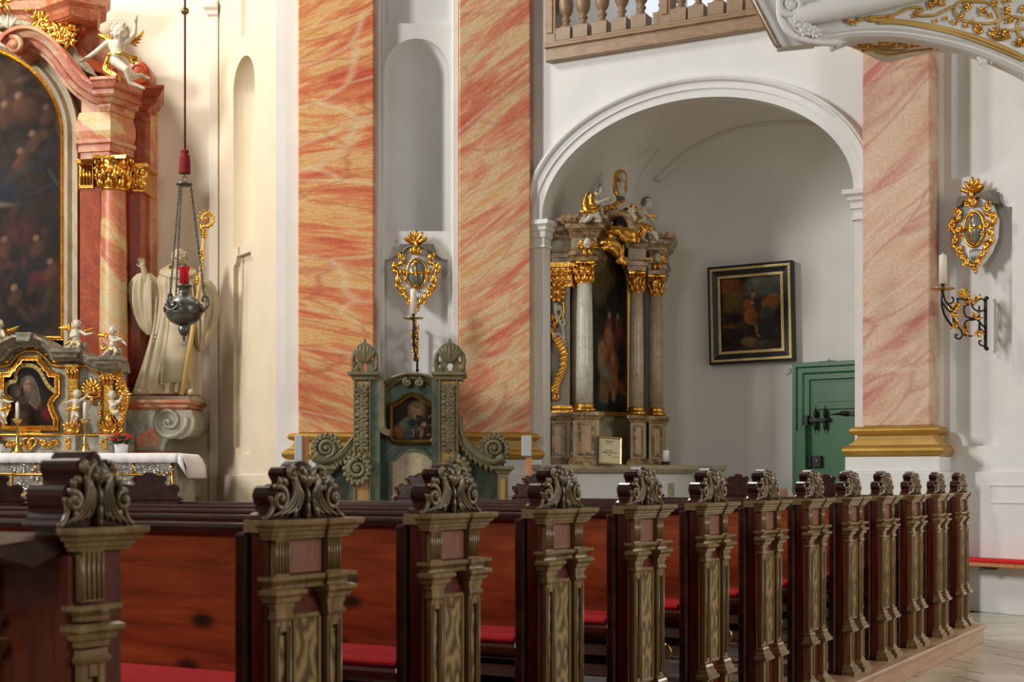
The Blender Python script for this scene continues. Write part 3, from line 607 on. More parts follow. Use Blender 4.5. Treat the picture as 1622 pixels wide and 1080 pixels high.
pp('frieze_panel', MB().box(-.045, .10, -.005, 0, .848, .938), M['frieze'], .002)
mb = MB(); a, b = -.030, .088; mb.box(a, a+.012, -.013, 0, .30, .745); mb.box(b-.012, b, -.013, 0, .30, .745); mb.box(a, b, -.013, 0, .733, .745); mb.box(a, b, -.013, 0, .30, .312); fr = pp('panel_frame', mb, M['mould'], .002)
pp('inlay_panel', MB().box(a+.012, b-.012, -.008, 0, .31, .735), M['burl'])
mb = MB(); finial_core(mb); fc = pp('finial', mb, M['mahog'], .005)
mb = MB(); finial_carving(mb); pp('finial_carving', mb, M['carved'], 0, fc)
def row_len(i): return 3.23-.405*(i-5) if i < 12 else 1.1
fe_core = MB(); finial_core(fe_core, .185, .155, 0, .0, .05, .97); fe_me = fe_core.mesh('far_finial', .006)
fe_board = MB().box(-.17, .17, 0, .045, 0, .972).mesh('far_end_board', .004)
hook = MB(); hook.tube(spline([(0, 0, .03), (0, -.02, .03), (0, -.035, .0), (0, -.02, -.03), (0, -.005, -.012)], 5), .006, 6); hook.ball((0, -.005, .03), .014, 8, 6); hook_me = hook.mesh('hook')
lastrow = None
PEWS = []
for i in range(1, 13):
    pw = proto if i == 1 else copy_tree(proto); PEWS.append(pw)
    pw.location = (PX+DX*i, PY+DY*i, PLH)
    tag(pw, 'dark red carved wooden pew, %s from the left in the row' % (NTH[i] if i < 12 else 'twelfth and last'), 'pew', 'pews in the row')
for i, pw in enumerate(PEWS, 1):
    Lr = row_len(i)
    def q(name, mb, m, bevel=0, label=None): return part(name, mb, m, pw, bevel, label)
    bx = .19
    q('backrest', MB().box(bx, bx+.025, .05, Lr, .44, .935), M['backwood'], .003)
    mb = MB(); mb.box(bx-.02, bx+.05, .05, Lr, .93, .965); q('top_rail', mb, M['mahog'], .010)
    mb = MB(); mb.box(bx+.03, bx+.16, .05, Lr, .80, .82); q('book_shelf', mb, M['mahog'], .005)
    q('seat', MB().box(xL+.0, bx, .088, Lr, .488, .525), M['redwood'], .010)
    q('seat_support', MB().box(xL+.12, bx, .9, .94, 0, .49).box(xL+.12, bx, Lr-.2, Lr-.16, 0, .49), M['mahog'], .003)
    q('lower_board', MB().box(bx, bx+.02, .05, Lr, .06, .43) if i < 4 else MB().box(bx, bx+.02, .05, Lr, .30, .43), M['mahog'], .003)
    if 3 <= i <= 9:
        for k, z in enumerate((.07, .15, .23, .31, .39)): q('slat', MB().box(.04, .06, .10, min(Lr, 1.1), z, z+.042), M['slat'], .003)
    q('kneeler', MB().box(bx+.18, bx+.34, .09, Lr, .10, .14).box(bx+.22, bx+.30, .2, .24, 0, .10), M['mahog'], .006)
    if i in (4, 5, 6, 7, 8):
        h = obj('hook', hook_me, M['brass'], pw); h.location = (bx+.30, .12, .36); h['label'] = 'small bright metal hook'
    c_ = MB(); n = 8
    c_.box(xL+.015, bx-.002, .10, Lr-.02, .525, .552)
    cu = obj('seat_cushion', c_.mesh('seat_cushion', .010), M['cushion']); cu.location = pw.location; cu.rotation_euler = (0, 0, PA)
    tag(cu, 'long flat red cushion lying on the seat of the %s pew from the left' % NTH[i], 'cushion', 'seat cushions on the pews')
    if 4 <= i <= 11:
        f = empty('far_end', (0, 0, 0)); f.parent = pw; f.location = (.035, Lr, 0); f.rotation_euler = (0, 0, R(32)-PA)
        obj('far_end_board', fe_board, M['mahog'], f); obj('far_finial', fe_me, M['mahog'], f)
# ---- front parapet before the first pew
pw = thing('front_parapet', 'dark red wooden parapet with carved scroll finial, nearest at bottom left', 'parapet', (PX, PY, PLH), PA)
a, b = -.035, .105
part('end_board', MB().box(a, b, 0, .11, 0, .975), M['redwood'], pw, .004)
ppd = [(a+.0, a+.072)]
for u0_, u1_ in ppd:
    mb = MB(); wd = u1_-u0_; mb.box(u0_, u0_+wd*.3, -.02, 0, 0, .70); mb.box(u1_-wd*.3, u1_, -.02, 0, 0, .70); mb.box(u0_+wd*.3, u1_-wd*.3, -.02, 0, .67, .70); mb.box(u0_+wd*.3, u1_-wd*.3, -.007, 0, 0, .67)
    o = part('pilaster', mb, M['mould'], pw, .003); part('inlay', MB().box(u0_+wd*.36, u1_-wd*.36, -.011, -.006, 0, .65), M['burl'], o)
    mb = MB(); mb.box(u0_+.004, u1_-.004, -.016, 0, .83, .94)
    for q in range(5): mb.tube([(u0_+.008+(wd-.016)*q/4, -.017, .835), (u0_+.008+(wd-.016)*q/4, -.017, .935)], .004, 5)
    part('frieze_block', mb, M['mould'], pw)
    mb = MB(); mould(upath(u0_, u1_, .02), .70, [(0, .003), (.01, .009), (.016, .003), (.03, .001)], mb); mould(upath(u0_-.002, u1_+.002, .018), .735, ENT2, mb); mould(upath(u0_-.002, u1_+.002, .018), .79, ENT1, mb); part('capital', mb, M['mould'], pw)
mb = MB(); mould(upath(a-.005, b, .012), .937, COR, mb); mb.box(a-.005, b, 0, .112, .96, .987); part('cornice', mb, M['mould'], pw, .001)
mb = MB(); finial_core(mb, .10, .165, .03, .004, .12); f = part('finial', mb, M['mahog'], pw, .006)
mb = MB(); finial_carving(mb, .105, .165, .03); part('finial_carving', mb, M['carved'], f)
# front wall of the parapet, facing the choir, with its sloping ledge
part('front_board', MB().box(a-.02, a+.02, .0, 5.0, 0, .93), M['redwood'], pw, .004)
mb = MB(); mb.prism([(a-.20, .93), (a-.20, .955), (a+.03, .975), (a+.03, .94), (a-.05, .915), (a-.09, .90)], 0, 1); lg = MB()
X = Matrix(((1, 0, 0, 0), (0, 1, 0, .02), (0, 0, 1, 0), (0, 0, 0, 1))) @ Matrix.Diagonal((1, 4.9, 1, 1)); lg.add(mb.v, mb.f, False, X); part('ledge', lg, M['mahog'], pw, .008)
for k in range(2):
    y = .20+k*.9; mb = MB(); mb.box(a-.04, a-.02, y, y+.08, 0, .69); mb.box(a-.045, a-.02, y+.0, y+.02, 0, .69); mb.box(a-.045, a-.02, y+.06, y+.08, 0, .69); part('front_pilaster', mb, M['mould'], pw, .003)
    mb = MB()
    for z, tr in ((.70, ENT2), (.77, ENT1)): mb.sweep([(0, tr[0][0])]+[(o_, z_) for z_, o_ in tr]+[(0, tr[-1][0])], [(a-.02, y+.084), (a-.042, y+.084), (a-.042, y-.004), (a-.02, y-.004)], z0=z)
    mb.box(a-.038, a-.02, y+.004, y+.076, .80, .90); part('front_capital', mb, M['mould'], pw)
# ================================================================ figure, painting and ornament builders
def fingers(mb, h, d, s, spread=(1, 0, 0), curl=0.0):
    """palm, four unequal fingers and a thumb at h, pointing along d; s = hand length"""
    h = Vector(h); d = Vector(d).normalized(); sp = Vector(spread); sp = (sp-d*sp.dot(d)).normalized(); nn = d.cross(sp)
    mb.ball(h+d*s*.28, (s*.22, s*.22, s*.26), 8, 6)
    for j, (o, ln) in enumerate(((-.30, .50), (-.10, .60), (.10, .56), (.29, .44))):
        a = h+d*s*.42+sp*s*o*.72; b = a+(d+sp*o*.5)*s*ln*.55-nn*s*curl*.12; c = b+(d+sp*o*.3-nn*curl).normalized()*s*ln*.5
        mb.caps(a, b, s*.085, s*.075, 6); mb.caps(b, c, s*.075, s*.055, 6)
    a = h+d*s*.15-sp*s*.2; b = a+(d*.5-sp*.8).normalized()*s*.28; mb.caps(a, b, s*.095, s*.08, 6); mb.caps(b, b+(d*.9-sp*.3).normalized()*s*.2, s*.08, s*.06, 6)
def face(mb, c, r, fd, up=(0, 0, 1)):
    c = Vector(c); fd = Vector(fd).normalized(); up = Vector(up); up = (up-fd*up.dot(fd)).normalized(); sd = fd.cross(up)
    q = Matrix((sd, fd, up)).transposed()
    mb.ball(c, (r*.86, r*.93, r*1.08), 14, 10, None, q)
    mb.ball(c+fd*r*.22-up*r*.55, (r*.58, r*.6, r*.5), 10, 8, None, q)         # jaw
    mb.petal(c+fd*r*.86+up*r*.12, -up*1.0+fd*.35, r*.42, r*.24, r*.2)               # nose
    mb.ball(c+fd*r*.80-up*r*.50, (r*.22, r*.14, r*.07), 8, 6, None, q); mb.ball(c+fd*r*.78-up*r*.63, (r*.17, r*.13, r*.07), 8, 6, None, q)   # lips
    mb.ball(c+fd*r*.70-up*r*.86, r*.2, 8, 6)                                        # chin
    for sg in (1, -1):
        mb.ball(c+fd*r*.62-up*r*.28+sd*sg*r*.42, r*.34, 8, 6)                       # cheek
        mb.ball(c+fd*r*.80+up*r*.10+sd*sg*r*.33, (r*.14, r*.09, r*.09), 8, 6, None, q)   # eye
        mb.ball(c+fd*r*.80+up*r*.30+sd*sg*r*.33, (r*.24, r*.12, r*.08), 8, 6, None, q)   # brow
        mb.ball(c+sd*sg*r*.88-up*r*.05-fd*r*.05, (r*.1, r*.16, r*.22), 8, 6, None, q)    # ear
def curls(c, r, fd, n=46, seed=1, down=.1):
    rd = random.Random(seed); mb = MB(); c = Vector(c); fd = Vector(fd).normalized()
    for i in range(n):
        z = 1-(1+down)*(i+.5)/n*1.0; z = max(-.75, 1-1.6*(i+.5)/n); a = 2.39996*i; rr = math.sqrt(max(0, 1-z*z)); d = Vector((rr*math.cos(a), rr*math.sin(a), z))
        if d.dot(fd) > .28 and d.z < .74: continue
        mb.ball(c+d*r*.92, r*rd.uniform(.22, .32), 7, 5)
    return mb
def putto(pl, J, rh, k, fd, body_m, T=1.0, hand=1.0, name='body', hair_m=None, vox=None, seed=1):
    """J: joints in photo px with depth in px; k: metres per px at this distance"""
    g = {}
    for n, q in J.items():
        d = q[2]*k if len(q) > 2 else 0; x, z = pl.px(q[0], q[1], d); g[n] = Vector((x, d, z))
    r = rh*k; mb = MB(); face(mb, g['head'], r, fd)
    mb.caps(g['head']-Vector((0, 0, r*.5)), g['neck'], r*.48, r*.55)
    ch = g['chest']; pe = g['pelvis']
    mb.ball(ch, (r*1.05*T, r*.8*T, r*.95*T)); mb.caps(ch, pe, r*.86*T, r*.92*T); mb.ball(lerp(ch, pe, .62)+Vector((0, -r*.28, 0)), r*.85*T); mb.ball(pe, (r*1.0*T, r*.85*T, r*.8*T))
    for s in 'LR':
        if 'sh'+s in g:
            sh, el, ha = g['sh'+s], g['el'+s], g['ha'+s]
            mb.caps(lerp(ch, g['neck'], .4), sh, r*.5*T, r*.46*T); mb.caps(sh, el, r*.44*T, r*.36*T); mb.caps(el, ha, r*.36*T, r*.25*T)
            d = ha-el; fingers(mb, ha, d, r*1.0*hand, spread=(0, 1, 0) if abs(d.normalized().y) < .7 else (1, 0, 0), curl=.3)
        if 'hi'+s in g:
            hi, kn, an, to = g['hi'+s], g['kn'+s], g['an'+s], g['to'+s]
            mb.caps(hi, kn, r*.66*T, r*.48*T); mb.caps(kn, an, r*.47*T, r*.28*T); mb.ball(lerp(kn, an, .35)+Vector((0, r*.1, 0)), r*.44*T, 8, 6); mb.caps(an, to, r*.30*T, r*.2*T); mb.ball(an, r*.3*T, 8, 6)
    me = remesh(mb, name, vox or r/9, 2); o = obj(name, me, body_m, pl.e)
    if hair_m is not None: part('hair', curls(g['head']+Vector((0, r*.05, r*.12)), r, fd, seed=seed), hair_m, o)
    g['r'] = r; g['body'] = o; return g
def wing(pl, root, tip, k, m, wd=10, n=6):
    """gilded wing of overlapping feathers, px coordinates"""
    a = pl.px(*root[:2]); b = pl.px(*tip[:2]); y0 = root[2]*k; y1 = tip[2]*k; A_ = Vector((a[0], y0, a[1])); Bv = Vector((b[0], y1, b[1])); mb = MB()
    d = Bv-A_; nrm = Vector((-d.z, 0, d.x)).normalized()
    mb.caps(A_, A_+d*.6, wd*k*.22, wd*k*.16, 8)
    for i in range(n):
        t = i/(n-1); p = A_+d*t*.55; dd = (d.normalized()*(.5+t)-nrm*(1.0-t)*.9+nrm*t*.1)
        mb.petal(p, dd, d.length*(.55+.1*t), wd*k*.42, wd*k*.16)
        mb.petal(p, dd+Vector((0, -.2, 0)), d.length*(.3), wd*k*.36, wd*k*.16)
    return part('wing', mb, m, pl.e)
def drape(pl, paths, k, m, name='drapery', vox=None):
    """folded cloth: bundles of thick cords run along px paths [(u, v, d, r_px)...], fused"""
    mb = MB()
    for p in paths:
        q = spline(p, 5); pts = []; rs = []
        for u, v, d, r_ in q: x, z = pl.px(u, v, d*k); pts.append((x, d*k, z)); rs.append(max(.3, r_)*k)
        mb.tube(pts, rs, 8); mb.ball(pts[0], rs[0], 8, 6); mb.ball(pts[-1], rs[-1], 8, 6)
    return obj(name, remesh(mb, name, vox or 1.0*k, 1), m, pl.e)
class Canvas:
    def __init__(s, w, h, seed=3):
        s.w, s.h = w, h; s.V, s.U = np.mgrid[0:1:h*1j, 0:1:w*1j]; s.V = 1-s.V; s.rs = np.random.RandomState(seed); s.im = np.zeros((h, w, 3))
    def noise(s, fx, fy, oct_=4):
        out = np.zeros((s.h, s.w)); amp = 1; tot = 0
        for o in range(oct_):
            gx, gy = int(fx*2**o)+2, int(fy*2**o)+2; G_ = s.rs.rand(gy, gx); x = s.U*(gx-1.001); y = s.V*(gy-1.001); xi, yi = x.astype(int), y.astype(int); xf, yf = x-xi, y-yi; xf = xf*xf*(3-2*xf); yf = yf*yf*(3-2*yf)
            out += amp*((G_[yi, xi]*(1-xf)+G_[yi, xi+1]*xf)*(1-yf)+(G_[yi+1, xi]*(1-xf)+G_[yi+1, xi+1]*xf)*yf); tot += amp; amp *= .55
        return out/tot
    def wash(s, c0, c1, fx=3, fy=4, oct_=4, lo=.35, hi=.65):
        n = np.clip((s.noise(fx, fy, oct_)-lo)/(hi-lo), 0, 1)[..., None]; s.im = np.array(c0)*(1-n)+np.array(c1)*n
    def blob(s, u, v, ru, rv, col, rot=0, soft=.5, a=1, tex=.25):
        c, sn = math.cos(R(rot)), math.sin(R(rot)); x = (s.U-u)*c+(s.V-v)*sn; y = -(s.U-u)*sn+(s.V-v)*c
        d = np.sqrt((x/ru)**2+(y/rv)**2); d = d+(s.noise(9, 9, 3)-.5)*tex; m = np.clip((1-d)/max(soft, .02), 0, 1)[..., None]*a
        shade = (1+.35*np.clip((-x/ru*.5+y/rv*.5), -1, 1))[..., None]
        shade = shade*(.62+.76*s.noise(11, 11, 3))[..., None]
        s.im = s.im*(1-m)+np.array(col)*shade*m
    def strokes(s, n, u0, u1, v0, v1, pal, ln=.06, wd=.02, a=.7, seed=1):
        rd = random.Random(seed)
        for i in range(n):
            s.blob(rd.uniform(u0, u1), rd.uniform(v0, v1), ln*rd.uniform(.5, 1.4), wd*rd.uniform(.5, 1.5), rd.choice(pal), rd.uniform(-80, 80), .6, a*rd.uniform(.5, 1), .5)
    def line(s, pts, wd, col, a=1):
        for (x0, y0), (x1, y1) in zip(pts[:-1], pts[1:]):
            dx, dy = x1-x0, y1-y0; l2 = dx*dx+dy*dy+1e-9; t = np.clip(((s.U-x0)*dx+(s.V-y0)*dy)/l2, 0, 1); d = np.hypot(s.U-x0-t*dx, s.V-y0-t*dy)
            m = np.clip((wd-d)/(wd*.4), 0, 1)[..., None]*a; s.im = s.im*(1-m)+np.array(col)*m
    def grain(s, amt=.3, f=30): s.im = np.clip(s.im*(1-amt/2+amt*s.noise(f, f, 3))[..., None], 0, 1)
def painting(name, cv, x0, x1, z0, z1, y, poly, parent, m=None):
    """painted canvas: grid of vertices with colours, cut to the outline poly, on a backing board"""
    h, w_ = cv.h, cv.w; v = [(lerp(x0, x1, i/(w_-1)), y, lerp(z1, z0, j/(h-1))) for j in range(h) for i in range(w_)]
    inside = np.ones((h, w_), bool)
    if poly is not None:
        inside[:] = False; X_ = np.array([p[0] for p in v]).reshape(h, w_); Z_ = np.array([p[2] for p in v]).reshape(h, w_)
        for i in range(len(poly)):
            (ax, az), (bx, bz) = poly[i], poly[(i+1) % len(poly)]
            cnd = ((az > Z_) != (bz > Z_)) & (X_ < (bx-ax)*(Z_-az)/((bz-az) if abs(bz-az) > 1e-12 else 1e-12)+ax); inside ^= cnd
    f = [(j*w_+i, (j+1)*w_+i, (j+1)*w_+i+1, j*w_+i+1) for j in range(h-1) for i in range(w_-1) if inside[j, i] or inside[j+1, i+1]]
    me = bpy.data.meshes.new(name); me.from_pydata(v, [], f)
    ca_ = me.color_attributes.new('paint', 'FLOAT_COLOR', 'POINT'); ca_.data.foreach_set('color', np.concatenate([np.clip(cv.im, 0, 1), np.ones((h, w_, 1))], 2).astype(np.float32).ravel())
    return obj(name, me, m or M['paint'], parent)
def acanthus(mb, p, d, s, y=0, n=5, spread=70, lift=.3, wd=.30):
    """fan of lobes"""
    a0 = math.atan2(d[1], d[0])
    for i in range(n):
        t = (i/(n-1)-.5)*2; a = a0+R(spread)*t; ln = s*(1-.35*abs(t))
        mb.petal((p[0], y, p[1]), (math.cos(a), -lift, math.sin(a)), ln, s*wd, s*wd*.6)
def rinceau(mb, pts, y, r, tr, d=1, leaves=3):
    """running scroll along a line of points: alternating volutes with leaves"""
    for i, (x, z) in enumerate(pts):
        dd = d if i % 2 == 0 else -d; mb.volute((x, z), r, 1.25, y, tr, dd, a0=PI if dd > 0 else 0)
        for j in range(leaves):
            a = R(60+j*110)*dd; mb.petal((x+r*.75*math.cos(a), y-.004, z+r*.75*math.sin(a)), (math.cos(a), -.3, math.sin(a)), r*.8, r*.4, r*.25)
def corinthian(mb, c, r, h, z, seg=16, sq=False):
    """leafy capital with corner volutes round an axis: bell, two rows of leaves, abacus"""
    cx, cy = c
    mb.lathe([(r*1.0, 0), (r*1.12, h*.03), (r*1.0, h*.07), (r*.98, h*.3), (r*1.05, h*.6), (r*1.3, h*.86)], seg, (cx, cy, z))
    for row, (zz, hh, n, rr) in enumerate(((.05, .34, 8, 1.04), (.30, .36, 8, 1.10))):
        for i in range(n):
            a = 2*PI*(i+.5*row)/n; dx_, dy_ = math.cos(a), math.sin(a); p = Vector((cx+dx_*r*rr, cy+dy_*r*rr, z+h*zz))
            mb.petal(p, (dx_*.22, dy_*.22, 1), h*hh, r*.55, r*.25); mb.ball(p+Vector((dx_*r*.28, dy_*r*.28, h*hh*.98)), r*.17, 6, 5)
    for i in range(4):
        a = PI/4+i*PI/2; X = Matrix.Translation((cx, cy, 0)) @ Matrix.Rotation(a, 4, 'Z')
        mb.volute((r*1.35, z+h*.80), h*.15, 1.5, 0, r*.13, 1, PI*.75, X=X); mb.volute((r*1.05, z+h*.82), h*.09, 1.2, r*.45, r*.09, -1, PI*.3, X=X)
    for i in range(4):
        a = i*PI/2; mb.ball((cx+math.cos(a)*r*1.42, cy+math.sin(a)*r*1.42, z+h*.90), r*.22, 8, 6)
    pts = []
    for i in range(4):
        a = PI/4+i*PI/2; b = a+PI/2
        p, q = Vector((math.cos(a), math.sin(a)))*r*1.85, Vector((math.cos(b), math.sin(b)))*r*1.85
        for t in np.linspace(0, 1, 7)[:-1]:
            m = p.lerp(q, t); pts.append((cx+m.x*(1-.14*math.sin(PI*t)), cy+m.y*(1-.14*math.sin(PI*t))))
    mb.hprism(pts, z+h*.90, z+h*1.0)
def loft(mb, rows, n=48, folds=9, amp=.08, seed=0, cap=True):
    """draped column of cloth: rows of (cx, cy, z, rx, ry, foldscale)"""
    rd = random.Random(seed); ph = [rd.uniform(0, 6) for _ in range(4)]; v = []
    for j, (cx, cy, z, rx, ry, fs) in enumerate(rows):
        t = j/(len(rows)-1)
        for i in range(n):
            a = 2*PI*i/n; w_ = math.sin(folds*a+ph[0]+t*1.6)+.55*math.sin((folds*1.7//1)*a+ph[1]-t*2.2)+.4*math.sin((folds*2.6//1)*a+ph[2]+t*3)
            m = 1+amp*fs*w_; v.append((cx+rx*m*math.cos(a), cy+ry*m*math.sin(a), z))
    r_ = len(rows); f = [(j*n+i, j*n+(i+1) % n, (j+1)*n+(i+1) % n, (j+1)*n+i) for j in range(r_-1) for i in range(n)]
    if cap: f += [tuple(range(n-1, -1, -1)), tuple((r_-1)*n+i for i in range(n))]
    return mb.add(v, f, True)
def smoothrows(rows, k=4): return [tuple(q) for q in spline(rows, k)]
# ================================================================ the high altar on the left
HA = plane_thing('high_altar', 'tall red and grey marble altarpiece with arched dark painting and gilded capitals on the left', 'altarpiece', 60, 758, 17.1)
HA.o.x, HA.o.y, HA.oz = HA.o.x, 17.1, 0; HA.e.location.z = 0
E = HA.e; ox = HA.o.x
def hp(u, v, d=0): return HA.px(u, v, d)
def plan(u, z): p = at(u, 758, z); return (p.x-ox, p.y-17.1)
cU, cV, rU, rV = -62, 215, 158, 140
def archpath(dr, n=30, base=533):
    """round-headed outline offset outwards by dr px"""
    L_ = [(cU+(rU+dr)*math.cos(R(180-180*i/n)), cV-(rV+dr)*math.sin(R(180-180*i/n))) for i in range(n+1)]
    return [hp(cU-rU-dr, base, -.05)]+[hp(a, b, -.05) for a, b in L_]+[hp(cU+rU+dr, base, -.05)]
cv = Canvas(110, 190, 5); cv.wash((.020, .013, .009), (.052, .028, .016), 4, 6)
for b in ((.5, .88, .45, .10, (.085, .042, .018)), (.75, .78, .22, .07, (.10, .04, .02)), (.62, .50, .30, .06, (.020, .030, .055)), (.60, .455, .22, .014, (.20, .165, .11)), (.80, .37, .13, .07, (.085, .026, .022)), (.85, .22, .13, .08, (.020, .018, .022)), (.90, .205, .08, .03, (.12, .025, .018)), (.86, .06, .12, .06, (.014, .012, .016)), (.6, .25, .16, .06, (.06, .03, .022))): cv.blob(*b[:5], soft=.6, a=.8)
cv.strokes(46, .45, 1, .60, .97, [(.10, .05, .022), (.13, .055, .03), (.05, .024, .016), (.16, .09, .045), (.035, .028, .036)], .06, .016, .8, 3)
cv.strokes(46, .45, 1, .05, .45, [(.10, .028, .022), (.06, .03, .02), (.03, .022, .022), (.09, .055, .03), (.018, .016, .022)], .05, .018, .8, 4)
cv.strokes(12, .45, 1, .46, .60, [(.03, .04, .065), (.022, .024, .035), (.06, .05, .05)], .09, .014, .8, 5)
for u_, v_ in ((.72, .80), (.79, .83), (.86, .70), (.66, .71), (.93, .79), (.80, .64), (.62, .355), (.72, .335), (.88, .34), (.67, .27), (.95, .26), (.77, .17)):
    cv.blob(u_, v_, .022, .015, (.24, .135, .075), 20, .5, .9); cv.blob(u_+.005, v_-.035, .05, .03, (.12, .05, .03), 30, .5, .7)
cv.grain(.5); cv.im *= .62
ap = archpath(0); painting('painting', cv, hp(cU-rU, 0)[0], hp(cU+rU, 0)[0], hp(0, 534)[1], hp(0, 74)[1], -.02, ap, E)
part('back_panel', MB().prism(archpath(24, base=640), .0, .08), M['dark'], E)
part('gilded_frame', MB().arc([(0, -.02), (.0, -.09), (.018, -.105), (.034, -.09), (.045, -.10), (.05, -.02)], archpath(0)[:] , closed=True), M['gold'], E)
part('arch_moulding', MB().arc([(.05, .05), (.05, -.10), (.085, -.15), (.11, -.15), (.15, -.10), (.17, -.10), (.20, -.18), (.235, -.18), (.245, .05)], archpath(0, base=660)), M['arch_marble'], E)
part('spandrel', MB().prism([hp(a, b) for a, b in ((60, 120), (60, 60), (150, 40), (236, 160), (236, 640), (128, 640), (128, 240), (110, 170))], .06, .40), M['pink_marble'], E)
# red pilasters behind the column
def vh(v, z): return CZ+(HV-v)*z/F
x = [plan(u, 17.0)[0] for u in (130, 164)]; part('red_pilaster', MB().box(x[0], x[1], -.20, .1, vh(640, 16.9), vh(295, 16.9)), M['red_marble'], E, .01)
x = [plan(u, 16.95)[0] for u in (196, 227)]; part('red_pilaster', MB().box(x[0], x[1], -.25, .3, vh(612, 16.9), vh(300, 16.9)), M['red_marble'], E, .01)
x0_, x1_ = plan(194, 16.9)[0], plan(230, 16.9)[0]; part('pilaster_base', MB().sweep([(0, 0), (.05, 0), (.05, .06), (.02, .09), (.02, .14), (0, .14)], [(x0_, .2), (x0_, -.25), (x1_, -.25), (x1_, .3)], z0=vh(632, 16.9)), M['red_marble'], E)
cx, cy = plan(180, 16.72); r = .153
zb, zc, zt = vh(640, 16.6), vh(300, 16.6), vh(247, 16.6)
part('column', MB().lathe([(r*1.05, zb), (r*1.05, lerp(zb, zc, .3)), (r*1.0, lerp(zb, zc, .6)), (r*.9, zc-.02), (r*.9, zc)], 32, (cx, cy, 0)), M['swirl_marble'], E)
part('column_base', MB().lathe([(r*1.4, zb-.22), (r*1.4, zb-.1), (r*1.15, zb-.06), (r*1.25, zb), (r*1.05, zb+.04)], 28, (cx, cy, 0)), M['pink_marble'], E)
mb = MB(); corinthian(mb, (cx, cy), r*.95, zt-zc, zc, 24); 
for i in range(9): a = R(200+17*i); mb.ball((cx+math.cos(a)*r*1.25, cy+math.sin(a)*r*1.25, zc+.17+.03*math.sin(i*2.1)), .035, 7, 5)
part('capital', mb, M['gold'], E)
mb = MB(); x0_, x1_ = plan(200, 16.9)[0], plan(231, 16.9)[0]; z0_, z1_ = vh(305, 16.9), vh(262, 16.9); mb.box(x0_, x1_, -.27, .2, z0_, z1_-.03); mb.box(x0_-.0, x1_+.05, -.32, .2, z1_-.04, z1_)
for i in range(3): acanthus(mb, (lerp(x0_, x1_, .2+.3*i), z0_+.03), (0, 1), .15, -.28, 5, 50); 
mb.volute((x1_-.01, z1_-.12), .075, 1.6, -.31, .022, 1, PI/2)
for i in range(6): mb.ball((x1_-.03+.02*(i % 2), -.30, z0_+.05+.035*i), .03, 7, 5)
part('pilaster_capital', mb, M['gold'], E)
mb = MB(); x0_, x1_ = plan(128, 16.95)[0], plan(150, 16.95)[0]; z0_, z1_ = vh(300, 16.95), vh(255, 16.95); mb.box(x0_, x1_, -.22, .1, z0_, z1_)
for i in range(4): mb.tube([(lerp(x0_, x1_, .15+.22*i), -.225, z0_+.04), (lerp(x0_, x1_, .15+.22*i), -.225, z1_-.06)], .018, 6)
mb.box(x0_-.02, x1_, -.26, .1, z1_-.05, z1_); part('pilaster_capital', mb, M['gold'], E)
# entablature breaking forward over the column
pth = [plan(129, 17.0), plan(129, 16.66), plan(173, 16.58), plan(207, 16.92), plan(207, 17.3)]
z = 16.58
def body_(mb, z0, z1, ins=0): mb.hprism([(p[0], p[1]) for p in pth], z0, z1)
za0, za1, zf1, zc1 = vh(250, z), vh(221, z), vh(177, z), vh(131, z)
mb = MB(); body_(mb, za0, zc1-.01); part('entablature_core', mb, M['pink_marble'], E)
part('architrave', MB().sweep([(0, 0), (.01, 0), (.01, .07), (.035, .075), (.035, .15), (.06, .17), (.06, .21), (0, .21)], pth, z0=za0), M['pink_marble'], E)
part('frieze', MB().sweep([(0, 0), (.03, .0)]+[(.03+.03*math.sin(PI*i/6)-.0, .3*i/6) for i in range(7)]+[(.02, .32), (0, .32)], pth, z0=za1), M['swirl_marble'], E)
hc = zc1-zf1
CORN = [(0, 0), (.03, 0), (.05, .05), (.05, .08), (.09, .09), (.13, .13), (.17, .14), (.19, .16), (.19, hc*.62), (.23, hc*.68), (.25, hc*.85), (.27, hc*.9), (.27, hc), (0, hc)]
part('cornice', MB().sweep(CORN, [plan(160, 16.60)]+pth[2:], z0=zf1), M['pink_marble'], E)
pth2 = [plan(198, 16.98), plan(222, 16.98), plan(222, 17.4)]
mb = MB(); mb.hprism(pth2+[(pth2[0][0], .3)], vh(262, 17), vh(150, 17)); part('rear_entablature', mb, M['red_marble'], E)
part('rear_cornice', MB().sweep(CORN, pth2, z0=vh(190, 17)), M['red_marble'], E); part('rear_architrave', MB().sweep([(0, 0), (.02, 0), (.05, .12), (.05, .2), (0, .2)], pth2, z0=vh(262, 17)), M['red_marble'], E)
# swept S-shaped cornice over the picture, ending in a curl
scv = spline([hp(170, 132, -.78), hp(150, 129, -.76), hp(125, 112, -.72), (hp(104, 84, -.68)), hp(84, 60, -.64), hp(58, 45, -.60), hp(32, 44, -.60), hp(10, 54, -.60), hp(0, 66, -.60)], 6)
pr = [(0, .1), (0, -.46), (.035, -.47), (.05, -.54), (.10, -.56), (.12, -.62), (.19, -.64), (.195, -.70), (.235, -.70), (.24, .1)]
part('curved_cornice', MB().arc([(.24-a, b) for a, b in pr], scv), M['pink_marble'], E)
mb = MB(); c_ = hp(20, 70, -.68); mb.volute(c_, .10, 1.5, -.64, .042, -1, PI*.65); mb.tube([(c_[0], -.68, c_[1]), (c_[0], .0, c_[1])], .055, 12); part('curl', mb, M['pink_marble'], E)
part('soffit_frieze', MB().arc([(0, .1), (0, -.40), (.03, -.44), (.06, -.40), (.16, -.42), (.16, .1)], spline([hp(172, 186, -.5), hp(148, 178, -.5), hp(122, 152, -.46), hp(100, 116, -.44), hp(80, 92, -.42), hp(60, 78, -.42)], 5)[::-1]), M['swirl_marble'], E)
